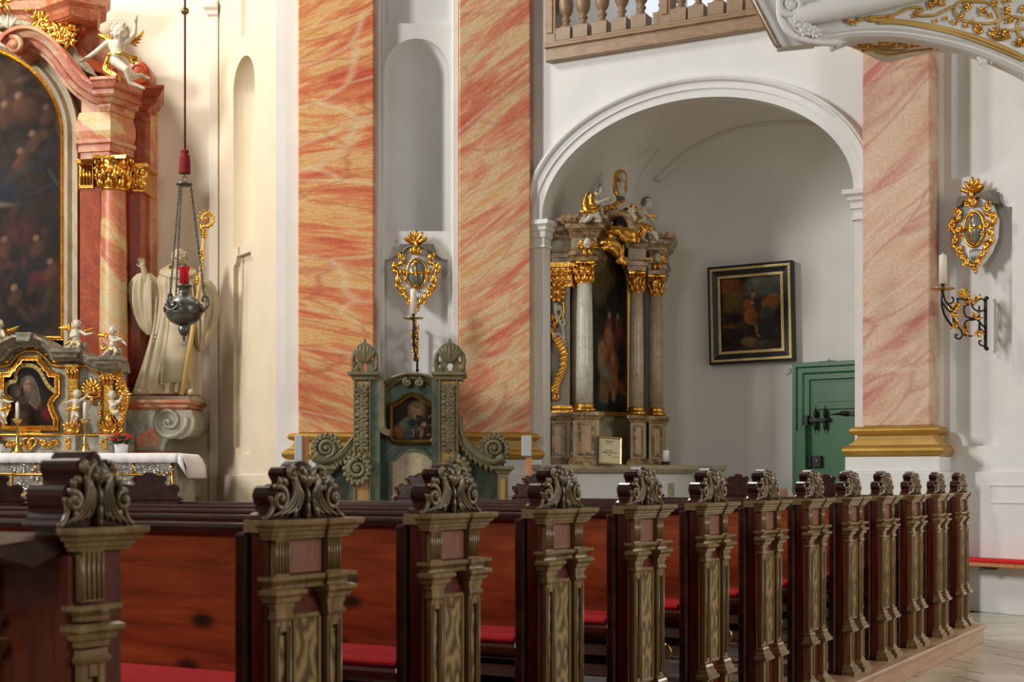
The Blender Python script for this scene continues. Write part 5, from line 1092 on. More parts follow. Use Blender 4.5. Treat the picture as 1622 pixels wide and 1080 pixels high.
# ---- the little putti
def small_putto(name_label, z, base, J, rh, fd, wings=(), cloth=(), seed=1):
    p = plane_thing('putto', name_label, 'statue', base[0], base[1], z); kk = z/F
    putto(p, J, rh, kk, Vector(fd), M['statue'], 1.0, 1.0, seed=seed, hair_m=M['statue'], vox=rh*kk/6.5)
    for w_ in wings: wing(p, w_[0], w_[1], kk, M['gold'], 9, 6)
    for c_ in cloth: drape(p, c_, kk, M['gold'], vox=.8*kk)
    return p
def cushion_cloud(p, pts, kk, m):
    mb = MB()
    for u, v, d, r_ in pts: x, z = p.px(u, v, d*kk); mb.ball((x, d*kk, z), (r_*1.3*kk, r_*kk, r_*.8*kk), 10, 7)
    return obj('cloud', remesh(mb, 'cloud', 1.0*kk, 1), m, p.e)
def seated(dx, fl=1, lab='', z=16.2, seed=1):
    c = 121
    def m(u, v, d=0): return (c+fl*(u-c)+dx, v, d)
    J = dict(head=m(121, 514, -5), neck=m(121, 521, -3), chest=m(121, 527, -3), pelvis=m(121, 541, -2), shL=m(115, 524, -3), elL=m(112, 533, -8), haL=m(119, 531, -12), shR=m(127, 524, -3), elR=m(135, 530, -6), haR=m(145, 528, -9), hiL=m(119, 543, -4), knL=m(114, 544, -14), anL=m(107, 552, -10), toL=m(102, 554, -13), hiR=m(124, 543, -4), knR=m(125, 547, -14), anR=m(121, 554, -10), toR=m(118, 555.5, -14))
    p = small_putto(lab, z, m(121, 556)[:2], J, 6.6, (fl*.25, -1, -.12), [(m(115, 524, 4), m(94, 518, 6)), (m(128, 525, 4), m(145, 520, 6))], [[[m(113, 541, -8)+(2,), m(121, 544, -9)+(2.4,), m(129, 541, -6)+(2,)], [m(112, 540, -4)+(2,), m(104, 545, -4)+(2.5,)]]], seed)
    cushion_cloud(p, [m(112, 553, -4)+(4,), m(122, 553, -3)+(5,), m(131, 549, -1)+(5,), m(134, 545, 0)+(4,)], z/F, M['grey_marble']); return p
seated(0, 1, 'small white putto with gilded wings seated on the reredos, left of the rightmost one', seed=4)
seated(-123, -1, 'white putto on the reredos cut by the left photo edge, above its picture', seed=5)
J = dict(head=(178, 524, -5), neck=(178, 531, -3), chest=(179, 537, -3), pelvis=(179, 551, -2), shL=(174, 534, -3), elL=(180, 540, -9), haL=(191, 537, -11), shR=(184, 534, -3), elR=(191, 538, -5), haR=(198, 544, -8), hiL=(177, 553, -4), knL=(170, 556, -12), anL=(163, 563, -9), toL=(159, 566, -12), hiR=(181, 553, -4), knR=(184, 557, -13), anR=(180, 563, -9), toR=(178, 566, -13))
p = small_putto('small white putto seated on the right end of the reredos', 16.15, (178, 567), J, 6.4, (-.2, -1, -.1), [((173, 535, 4), (154, 530, 6)), ((186, 534, 4), (194, 530, 6))], [[[(172, 551, -8, 2), (179, 554, -10, 2.4), (186, 558, -9, 2)], [(170, 550, 0, 2), (163, 553, 0, 2.6), (160, 548, 2, 2)]]], 6)
cushion_cloud(p, [(168, 564, -4, 4), (178, 563, -3, 5), (187, 559, -1, 5), (189, 554, 0, 4)], 16.15/F, M['grey_marble'])
def standing(dx, fl, lab, z, seed, arms):
    c = 122
    def m(u, v, d=0): return (c+fl*(u-c)+dx, v, d)
    J = dict(head=m(122, 624, -5), neck=m(121, 631, -3), chest=m(121, 637, -3), pelvis=m(119, 650, -2), hiL=m(117, 652, -2), knL=m(115, 660, -7), anL=m(113, 668, -4), toL=m(111, 671, -8), hiR=m(121, 652, -2), knR=m(123, 659, -8), anR=m(119, 667, -5), toR=m(117, 670, -9), shL=m(115, 634, -3), shR=m(127, 634, -3), **{a: m(*b) for a, b in arms.items()})
    return small_putto(lab, z, m(119, 672)[:2], J, 6.0, (fl*.1, -1, -.08), (), [[[m(112, 646, -6)+(2.2,), m(119, 648, -8)+(2.6,), m(126, 645, -6)+(2.2,)], [m(114, 645, 0)+(2,), m(107, 648, 0)+(2.4,)]]], seed)
standing(0, 1, 'white putto with outstretched arms standing between the picture and the gilded palmette', 16.0, 7, dict(elL=(108, 637, -5), haL=(102, 638, -7), elR=(133, 631, -5), haR=(139, 624, -7)))
standing(-122, -1, 'white putto cut by the left photo edge, standing left of the framed picture', 16.0, 8, dict(elL=(108, 637, -5), haL=(104, 636, -7), elR=(133, 631, -5), haR=(139, 624, -7)))
J = dict(head=(177, 626, -5), neck=(177, 633, -3), chest=(179, 638, -3), pelvis=(178, 651, -2), shL=(174, 636, -3), elL=(177, 643, -9), haL=(187, 638, -9), shR=(184, 636, -3), elR=(189, 635, -5), haR=(193, 628, -5), hiL=(177, 652, -3), knL=(182, 654, -12), anL=(186, 661, -7), toL=(188, 664, -10), hiR=(180, 653, -3), knR=(186, 652, -12), anR=(189, 659, -7), toR=(191, 661, -10))
small_putto('white putto perched among the gilded scrolls at the right end of the reredos', 15.98, (178, 668), J, 6.2, (.3, -1, -.1), (), [[[(172, 650, -6, 2.2), (178, 652, -9, 2.6), (184, 648, -6, 2.2)]]], 9)
# ================================================================ sanctuary lamp
SL = plane_thing('sanctuary_lamp', 'dark pewter hanging sanctuary lamp with red glass on a crimson rope', 'hanging lamp', 292, 540, 13.5)
E = SL.e; k = 13.5/F
def lp(u, v): x, z = SL.px(u, v); return Vector((x, 0, z))
part('rope', MB().tube([lp(293, 240), lp(293, -400)], 1.6*k, 8), M['rope'], E)
part('ball', MB().ball(lp(293, 17), 6.6*k, 18, 12), M['brass'], E)
mb = MB(); mb.lathe([(3*k, 38*k), (6.5*k, 37*k), (7*k, 34*k), (5.2*k, 31*k), (8*k, 28*k), (8.6*k, 22*k), (9.2*k, 2*k), (8.8*k, 0)], 26, (lp(292.5, 275).x, 0, lp(0, 275).z), wob=lambda a, z: .05*math.sin(13*a)); part('tassel', mb, M['tassel'], E)
mb = MB(); c_ = lp(292.5, 284); mb.tube([(c_.x+4*k*math.cos(a), 0, c_.z+4*k*math.sin(a)) for a in np.linspace(0, 2*PI, 17)[:-1]], 1.1*k, 6, True); mb.tube([lp(292.5, 280), lp(292.5, 274)], .8*k, 6); mb.tube([lp(292.5, 291), lp(292.5, 287)], 1.2*k, 6); part('ring', mb, M['pewter'], E)
part('crown_plate', MB().lathe([(2*k, 5*k), (5*k, 3.5*k), (13*k, 1*k), (13.4*k, -1*k), (9*k, -3*k), (2*k, -3*k)], 28, tuple(lp(292, 292))), M['pewter'], E)
bz = lp(0, 540).z
prof = [(0.3, 0), (2, 1), (3.2, 4), (1.8, 7), (5, 9), (8, 14), (9.5, 21), (6.5, 24), (12, 25.5), (21, 30), (26.5, 37), (27.5, 42), (29.5, 43), (29.5, 45), (28, 46), (30, 50), (29, 56), (23, 64), (15, 70), (9, 74), (8, 78), (8.5, 84), (13, 86), (13.5, 88), (11, 89)]
cxl = lp(291.5, 0).x
part('bowl', MB().lathe([(r*k, z*k) for r, z in prof], 36, (cxl, 0, bz), wob=lambda a, z: (.02*math.sin(18*a) if 24*k < z < 41*k else 0)), M['pewter'], E)
mb = MB()
for i in range(6):
    a = PI/6+i*PI/3; b = a+PI/3; pts = [(cxl+30.5*k*math.cos(lerp(a, b, t)), 30.5*k*math.sin(lerp(a, b, t)), bz+(55-9*math.sin(PI*t))*k) for t in np.linspace(0, 1, 9)]; mb.tube(pts, 1.6*k, 6)
    mb.ball((cxl+28*k*math.cos(a), 28*k*math.sin(a), bz+57*k), 3.6*k, 9, 6)
    for j in range(4): t = lerp(a, b, (j+.5)/4); mb.petal((cxl+24*k*math.cos(t), 24*k*math.sin(t), bz+56*k), (-math.cos(t)*.5, -math.sin(t)*.5, 1), 12*k, 5*k, 3*k)
part('garland_relief', mb, M['pewter'], E)
hang = []
for a in (R(4), R(126), R(242)):
    X = Matrix.Translation((cxl, 0, bz)) @ Matrix.Rotation(a, 4, 'Z'); mb = MB()
    mb.tube(spline([(27*k, 0, 50*k), (34*k, 0, 52*k), (38*k, 0, 60*k), (36*k, 0, 69*k), (31*k, 0, 71*k), (28.5*k, 0, 66*k), (31*k, 0, 62*k)], 5), 2.2*k, 7, X=X); mb.ball((30*k, 0, 50*k), 4*k, 8, 6, X)
    part('handle', mb, M['pewter'], E); hang.append((X @ Vector((32*k, 0, 71*k)), Vector((cxl+11*k*math.cos(a), 11*k*math.sin(a), lp(0, 296).z))))
for p0, p1 in hang:
    mb = MB(); n = int((p1-p0).length/(4.4*k)); d = (p1-p0).normalized()
    for i in range(n):
        c_ = p0+(p1-p0)*((i+.5)/n); q = d.to_track_quat('Z', 'Y').to_matrix() @ Matrix.Rotation(PI/2*(i % 2)+.4, 3, 'Z')
        mb.tube([c_+q @ Vector((1.5*k*math.cos(a), 0, 3.1*k*math.sin(a))) for a in np.linspace(0, 2*PI, 9)[:-1]], .75*k, 4, True)
    o = part('chain', mb, M['pewter'], E); o['kind'] = 'stuff'
part('drop_ring', MB().tube([(cxl+3*k*math.cos(a), 0, bz-4*k+4*k*math.sin(a)) for a in np.linspace(0, 2*PI, 13)[:-1]], .8*k, 5, True), M['pewter'], E)
o = tag(obj('glass_cup', MB().lathe([(6*k, 0), (7.6*k, 3*k), (7.4*k, 22*k), (9.4*k, 26*k), (9.4*k, 28*k), (8.4*k, 27.5*k), (6.6*k, 22*k), (6.6*k, 4*k), (1*k, 3*k)], 26).mesh('glass_cup'), M['redglass']), 'red glass candle cup standing in the dark hanging lamp', 'glass cup'); o.location = SL.e.location+Vector((cxl+.4*k, 0, bz+89*k))
# ================================================================ green throne between the pilasters
TH = plane_thing('throne', 'green marbled wooden throne with carved towers and small painted saint', 'throne', 648, 758, 14.9)
TH.oz = 0; TH.e.location.z = 0; E = TH.e
def tp(u, v, d=0): return TH.px(u, v, d)
def tps(L_, d=0): return [tp(a, b, d) for a, b in L_]
GM, CG = M['green_marble'], M['carved_green']
crest = [(601, 630), (612, 614), (626, 604), (640, 599.5), (652, 598.5), (664, 599.5), (678, 603), (692, 612)]
part('back_panel', MB().prism(tps([(600, 1000), (600, 640)]+crest+[(694, 640), (694, 1000)], .25), .22, .34), GM, E, .006)
cs = spline(tps(crest, .2), 4); part('top_moulding', MB().arc([(-.03, .3), (-.03, .16), (-.01, .12), (.01, .15), (.035, .10), (.055, .12), (.06, .3)], cs), CG, E)
for u, d_ in ((646, 1), (664, -1)): mb = MB(); x, z = tp(u, 606, .2); mb.volute((x, z), .045, 1.6, .12, .018, d_, PI/2); part('top_scroll', mb, CG, E)
fr = tps([(622, 694), (622, 645), (627, 643), (634, 640), (643, 632), (652, 628.5), (662, 631), (672, 639), (681, 643), (688, 645), (688, 690), (681, 697), (627, 697)], .2)
cv = Canvas(70, 80, 12); cv.wash((.014, .008, .005), (.04, .022, .010), 3, 3)
def sz(x, y): return ((x-130)/(840-130), 1-(y-95)/(835-95))
for x, y, rx, ry, c_, rt in ((540, 330, .24, .26, (.16, .105, .035), 0), (400, 640, .30, .27, (.055, .075, .055), -25), (340, 560, .12, .22, (.09, .11, .075), -30), (230, 700, .14, .20, (.17, .06, .02), 20), (540, 330, .11, .16, (.30, .16, .08), 8), (520, 420, .07, .07, (.34, .25, .15), 0), (540, 260, .12, .05, (.10, .08, .05), 0), (470, 300, .03, .06, (.24, .20, .14), 0), (600, 450, .16, .07, (.03, .025, .02), -20), (660, 570, .08, .07, (.28, .14, .07), 0), (620, 720, .05, .14, (.19, .11, .07), -12), (590, 640, .06, .04, (.24, .12, .06), 40), (745, 740, .06, .04, (.20, .08, .03), 0), (460, 540, .12, .10, (.02, .03, .028), 0)): u_, v_ = sz(x, y); cv.blob(u_, v_, rx, ry, tuple(q*1.2 for q in c_), rt, .32, .95)
cv.line([sz(485, 690), sz(482, 790)], .011, (.34, .32, .27)); cv.line([sz(740, 450), sz(805, 390)], .010, (.30, .26, .2)); cv.blob(*sz(480, 665), .025, .022, (.36, .33, .27), 0, .4); cv.line([sz(740, 600), sz(800, 550)], .008, (.2, .13, .08))
xs = [q[0] for q in fr]; zs = [q[1] for q in fr]; painting('painted_saint', cv, min(xs), max(xs), min(zs), max(zs), .205, fr, E)
part('picture_frame', MB().arc([(-.005, .22), (-.005, .16), (.02, .14), (.045, .17), (.05, .22)], fr[::-1] if False else fr, closed=True), mat('brown_gilt_frame', (.16, .085, .022), .4, .5, col2=(.22, .12, .03), nscale=8), E)
part('lower_panel', MB().prism(tps([(620, 1000), (620, 732), (626, 728), (632, 722), (640, 716), (655, 713), (670, 716), (678, 722), (684, 728), (690, 732), (690, 1000)], .2), .19, .23), M['tan_marble'], E, .008)
part('panel_moulding', MB().arc([(-.01, .22), (-.01, .17), (.02, .17), (.02, .22)], tps([(620, 860), (620, 732), (626, 728), (632, 722), (640, 716), (655, 713), (670, 716), (678, 722), (684, 728), (690, 732), (690, 860)], .2)[::-1] if False else tps([(620, 860), (620, 732), (626, 728), (632, 722), (640, 716), (655, 713), (670, 716), (678, 722), (684, 728), (690, 732), (690, 860)], .2)), GM, E)
M['old_ochre'] = mat('old_ochre_paint', (.34, .20, .06), .5, col2=(.42, .27, .09), nscale=6)
for (ua, ub, sl, sr, cr_, scr, side) in ((560, 588, 555, 597, (555, 597), (565, 742), 1), (694, 726, 687, 735, (687, 737), (722, 745), -1)):
    xa, xb = tp(ua, 0)[0], tp(ub, 0)[0]; zt = tp(0, 600)[1]; z0 = 0
    part('tower', MB().box(xa, xb+(.09 if side > 0 else 0), 0, .40, 0, zt).box(xa-(.0 if side > 0 else .07), xa, .06, .40, 0, zt), GM, E, .01)
    part('tower_ground', MB().box(xa+.025, xb-.025, -.012, 0, .9, zt-.02), M['old_ochre'], E, .004)
    for q in (xa, xb-.025): part('tower_fillet', MB().box(q, q+.025, -.03, 0, .9, zt), CG, E, .006)
    x0, x1 = tp(sl, 0)[0]+.03, tp(sr, 0)[0]-.03
    part('tower_cap', MB().sweep([(0, 0), (.01, 0), (.015, .03), (.05, .05), (.05, .08), (0, .08)], [(x0, .42), (x0, -.03), (x1, -.03), (x1, .42)], z0=zt-.01).box(x0, x1, -.03, .42, zt, zt+.069), CG, E)
    # carved vine with blossoms down the face
    mb = MB(); c = (xa+xb)/2; zc = zt-.12
    mb.tube([(c+.045*math.sin(t*19), -.03, lerp(zc, 1.55, t)) for t in np.linspace(0, 1, 50)], .012, 5)
    for i in range(19):
        z = lerp(zc, 1.56, i/18); sx_ = (-1)**i; acanthus(mb, (c-sx_*.02, z), (sx_, .5*(-1)**(i//2)), .10, -.025, 5, 80, .2, .30); mb.ball((c+sx_*.05, -.03, z-.02), .02, 7, 5)
    part('carved_vine', mb, CG, E)
    part('socket', MB().ball((c, -.02, zt-.09), (.018, .012, .03), 8, 6), M['dark'], E)
    mb = MB(); x, z = tp(scr[0]+2, scr[1]); mb.volute((x, z), .10, 1.7, -.05, .028, side, PI/2, seg=8)
    for i in range(15): a = R(-160+24*i); acanthus(mb, (x+.095*math.cos(a), z+.115*math.sin(a)-.01), (math.cos(a), math.sin(a)), .060, -.04, 3, 70, .2, .85)
    part('rosette_scroll', mb, CG, E)
    # pierced shell crest
    h0 = zt+.07; hh = tp(0, 536)[1]-h0; wd = (tp(cr_[1], 0)[0]-tp(cr_[0], 0)[0])/2; cc = (tp(cr_[1], 0)[0]+tp(cr_[0], 0)[0])/2
    ol = [(-1, 0), (-1.0, .12), (-.93, .2), (-1.0, .3), (-.93, .44), (-.97, .55), (-.80, .66), (-.55, .80), (-.30, .88), (-.12, .90), (-.05, 1.0), (.03, 1.04), (.06, .92), (.12, .90), (.30, .88), (.55, .80), (.80, .66), (.97, .55), (.93, .44), (1.0, .3), (.93, .2), (1.0, .12), (1, 0)]
    def cc_(a, b): return (cc+a*wd, h0+b*hh)
    hl = [[cc_(.0+.17*math.cos(t)*(1+.18*math.cos(6*t)), .2+.10*math.sin(t)*(1+.18*math.cos(6*t))*1.5) for t in np.linspace(0, 2*PI, 25)[:-1]]]
    for sg in (1, -1): hl.append([cc_(sg*.63+.13*math.cos(t), .46+.13*math.sin(t)) for t in np.linspace(0, 2*PI, 13)[:-1]]); hl.append([cc_(sg*.66+.10*math.cos(t), .20+.06*math.sin(t)) for t in np.linspace(0, 2*PI, 13)[:-1]])
    cr = obj('crest', fill('crest', [[cc_(*q) for q in ol]]+hl, .10, .18), CG, E)
    mb = MB()
    for i in range(7): a = R(45+15*i); x, z = cc_(0, .30); mb.petal((x, .09, z), (math.cos(a)*.9, -.12, math.sin(a)*1.0), hh*.50, .050, .035)
    for sg in (1, -1):
        mb.tube([(a, .09, b) for a, b in spline([cc_(sg*.2, .40), cc_(sg*.45, .62), cc_(sg*.8, .58), cc_(sg*.92, .36), cc_(sg*.86, .14), cc_(sg*.6, .07)], 4)], .018, 6)
        for q in ((.45, .62), (.85, .5), (.9, .25), (.6, .1)): acanthus(mb, cc_(sg*q[0]*.85, q[1]), (sg*q[0], q[1]-.2), .045, .09, 4, 70, .2, .6)
    part('crest_carving', mb, CG, cr)
# curved bracket on the inner side of the left tower
cb = spline(tps([(589, 598), (600, 604), (602, 625), (602, 660), (604, 680), (612, 686), (618, 688)]), 5); part('inner_bracket', MB().arc([(-.02, .0), (-.02, -.01), (.045, -.02), (.05, .3), (-.02, .3)], cb), CG, E)
for (c0, pts, px_, sd) in ((783, [(728, 660), (730, 685), (742, 706), (760, 722), (782, 730), (798, 724)], (779, 813), 1), (517, [(565, 690), (556, 702), (545, 716), (530, 726), (512, 729), (500, 722)], (500, 532), -1)):
    sp = spline(tps(pts, .1), 5); part('side_panel', MB().prism([(a, b) for a, b in sp]+[tp(pts[-1][0], 1000, .1), tp(pts[0][0], 1000, .1)], .12, .16), GM, E)
    mb = MB(); mb.tube([(a, .06, b) for a, b in sp], [.03+.035*i/(len(sp)-1) for i in range(len(sp))], 8, flat=1.6); mb.tube([(a, .0, b+.02) for a, b in sp], .014, 6)
    arm = part('volute_arm', mb, CG, E)
    mb = MB()
    for i in range(2, len(sp)-2, 2): a, b = sp[i]; acanthus(mb, (a, b-.03), (-.3*sd, -1), .085, .04, 3, 45, .2, .5)
    part('leaf_fringe', mb, CG, arm)
    mb = MB(); x, z = tp(c0, 710, 0); mb.volute((x-sd*.0, z), .095, 1.9, .0, .026, -sd, -PI/2, seg=8); mb.ball((x, .08, z), (.13, .07, .13))
    for i in range(16): a = R(-100+21*i)*sd+(0 if sd > 0 else PI); acanthus(mb, (x+.11*math.cos(a), z+.11*math.sin(a)), (math.cos(a), math.sin(a)), .058, .03, 3, 70, .2, .85)
    part('volute', mb, CG, E)
    a, b = tp(px_[0], 0)[0], tp(px_[1], 0)[0]; z1 = tp(0, 738)[1]
    part('pedestal', MB().box(a+.06, b-.05, .0, .3, 0, z1-.07).sweep([(0, 0), (.01, .01), (.02, .03), (.05, .05), (.05, .08), (0, .08)], [(a+.05, .32), (a+.05, -.01), (b-.04, -.01), (b-.04, .32)], z0=z1-.08), CG, E)
    part('pedestal_panel', MB().box(a+.09, b-.08, -.012, 0, .6, z1-.13), M['old_ochre'], E, .01)
# ---- two posts with grey panels
for u0, u1, b0, b1, v0, v1, lab in ((480, 488.5, 468, 480, 689, 729, 'orange wooden post with narrow grey panel, left of the green throne'), (833, 842.5, 826, 842, 690, 722.5, 'orange wooden post with grey panel, right of the green throne')):
    z = 14.4; t = thing('panel_post', lab, 'post', (at((u0+u1)/2, 758, z).x, z, 0), 0, 'posts flanking the throne'); xm = t.location.x; kk = z/F; h = vh(690, z)
    part('post', MB().box(-(u1-u0)/2*kk, (u1-u0)/2*kk, -.03, .03, 0, h), M['orangewood'], t, .004); part('foot', MB().box(-.16, .16, -.16, .16, 0, .04), M['orangewood'], t, .008)
    part('grey_panel', MB().box(at(b0, 0, z).x-xm, at(b1, 0, z).x-xm, -.06, -.03, vh(v1, z), vh(v0, z)), M['greyboard'], t, .006)
# ================================================================ cartouches with an apostle cross, and candle sconces
def cartouche(pl, u, v, lab):
    s_ = 15.8/F/4.154; cx, cz = pl.px(u, v); o_ = pl.world(cx, 0, cz); t = thing('cartouche', lab, 'cartouche', o_, pl.th, 'gilded cross cartouches')
    def q(x, y): return ((x-250)*s_, -(y-340)*s_)
    part('shield', MB().prism([q(*a) for a in ((150, 240), (195, 180), (305, 180), (352, 240), (385, 320), (378, 420), (340, 495), (292, 545), (253, 570), (212, 545), (165, 495), (122, 420), (112, 320))], -.10, -.03), M['white'], t, .01)
    part('spacer', MB().prism([q(*a) for a in ((200, 240), (300, 240), (320, 400), (250, 520), (180, 400))], -.03, .03), M['white'], t)
    mb = MB(); ol = [q(*a) for a in ((125, 235), (140, 160), (365, 160), (378, 235), (345, 215), (300, 190), (205, 190), (160, 212))]; mb.prism(ol, -.12, .0); part('dark_hood', mb, mat('grey_brown_paint', (.14, .12, .09), .6, col2=(.18, .155, .12), nscale=8), t, .008)
    mb = MB(); mb.tube([(a, -.13, b) for a, b in spline([q(160, 220), q(185, 190), q(215, 178), q(250, 185), q(290, 178), (q(320, 195)), q(375, 212)], 4)], 9*s_, 7); part('hood_fold', mb, bpy.data.materials['grey_brown_paint'], t)
    mb = MB()
    for i in range(6):
        for sg in (1, -1):
            a = 160+i*13
            x0, y0 = 250+sg*(a-250-0), 215
            mb.tube([(q(250+sg*(85-11*i), 212)[0], -.105, q(0, 212+4*i)[1]), (q(250+sg*(100-6*i), 0)[0], -.105, q(0, 300-2*i)[1])], 2.2*s_, 4); mb.tube([(q(250+sg*(52+3*i), 0)[0], -.105, q(0, 216+15*i)[1]), (q(250+sg*(96), 0)[0], -.105, q(0, 226+13*i)[1])], 2.2*s_, 4)
    part('trellis', mb, M['greyboard'], t)
    cx_, cz_ = q(252, 356); bs = part('boss', MB().ball((cx_, -.10, cz_), (62*s_, .06, 92*s_), 28, 16), M['greyblue'], t)
    part('boss_ring', MB().tube([(cx_+66*s_*math.cos(a), -.115, cz_+97*s_*math.sin(a)) for a in np.linspace(0, 2*PI, 41)[:-1]], 9*s_, 8, True), M['gold'], t)
    mb = MB(); yy = -.165
    for (x0, y0, x1, y1, wd) in ((246, 285, 250, 440, 9), (195, 356, 303, 352, 9)):
        a, b = q(x0, y0), q(x1, y1); mb.tube([(a[0], yy+.03, a[1]), ((a[0]+b[0])/2, yy, (a[1]+b[1])/2), (b[0], yy+.03, b[1])], wd*s_, 8)
    for x, y, dx_, dz in ((246, 292, 0, 1), (250, 425, 0, -1), (205, 356, -1, 0), (293, 353, 1, 0)):
        a = q(x, y)
        for off in (-.55, 0, .55): mb.petal((a[0], yy+.03, a[1]), (dx_+off*abs(dz), 0, dz+off*abs(dx_)), 24*s_, 13*s_, 8*s_)
    mb.volute(q(238, 296), 10*s_, 1, yy+.02, 3*s_, 1, 0); part('cross', mb, M['gold'], bs)
    gr = part('grille', MB().prism([q(*a) for a in ((212, 478), (235, 468), (270, 468), (303, 478), (297, 508), (275, 530), (238, 530), (217, 508))], -.115, -.08), M['greyblue'], t, .004)
    mb = MB()
    for i in range(7): x = 219+12.5*i; mb.petal((q(x, 0)[0], -.118, q(0, 478+abs(3-i)*.5)[1]), (.12, 0, -1), 36*s_, 6*s_, 5*s_)
    part('grille_bars', mb, M['white'], gr)
    mb = MB()
    for sg in (1, -1):
        def w(x, y): return q(250+sg*(x-250), y)
        P_ = spline([w(355, 235), w(338, 262), w(352, 292), w(388, 300), w(398, 325), w(378, 350), w(366, 385), w(378, 420), w(362, 455), w(330, 478), w(318, 505), w(296, 525), w(272, 548), w(254, 562)], 4)
        mb.tube([(a, -.125, b) for a, b in P_], [(13+4*math.sin(i*1.1))*s_ for i in range(len(P_))], 8)
        for x, y, r_, d_ in ((350, 255, 20, 1), (383, 312, 22, -1), (345, 345, 16, 1), (362, 400, 20, -1), (345, 455, 17, 1), (316, 500, 15, -1), (288, 535, 13, 1)): mb.volute(w(x, y), r_*1.25*s_, 1.4, -.135, 8*s_, sg*d_, 1.2)
        for x, y, dx_, dy_ in ((392, 330, 1, -.3), (372, 425, 1, -.6), (340, 480, .8, -.8), (360, 240, .6, 1), (330, 390, -1, .2), (300, 540, .6, -1)): acanthus(mb, w(x, y), (sg*dx_, dy_), 30*s_, -.13, 4, 60)
    part('gilded_scrolls', mb, M['gold'], t)
    mb = MB(); c_ = q(248, 205); mb.ball((c_[0], -.13, c_[1]-.0), (34*s_, .05, 30*s_), 14, 9); mb.volute(q(232, 215), 22*s_, 1.2, -.16, 8*s_, 1, PI/2); mb.volute(q(266, 215), 22*s_, 1.2, -.16, 8*s_, -1, PI/2); mb.petal((c_[0], -.14, c_[1]+.02), (0, 0, 1), 55*s_, 26*s_, 20*s_); part('gilded_knob', mb, M['gold'], t)
    mb = MB(); c_ = q(247, 160)
    for i in range(5): a = R(25+32.5*i); mb.petal((c_[0], -.10, c_[1]), (math.cos(a), -.25, math.sin(a)), (88 if i != 2 else 92)*s_, 38*s_, 16*s_); mb.ball((c_[0]+66*s_*math.cos(a), -.13, c_[1]+72*s_*math.sin(a)), 13*s_, 8, 6)
    part('palmette', mb, M['gold'], t)
    mb = MB(); acanthus(mb, q(258, 580), (0, 1), 32*s_, -.11, 5, 80); mb.ball((q(258, 0)[0], -.11, q(0, 578)[1]), 15*s_, 9, 6); mb.petal((q(262, 0)[0], -.11, q(0, 580)[1]), (0, 0, -1), 26*s_, 16*s_, 14*s_); part('gilded_drop', mb, M['gold'], t)
cartouche(P, 660.5, 432, 'gilded cartouche with cross on the white wall between two orange pilasters')
cartouche(C, 1555, 360, 'gilded cartouche with cross on the white wall at far right')
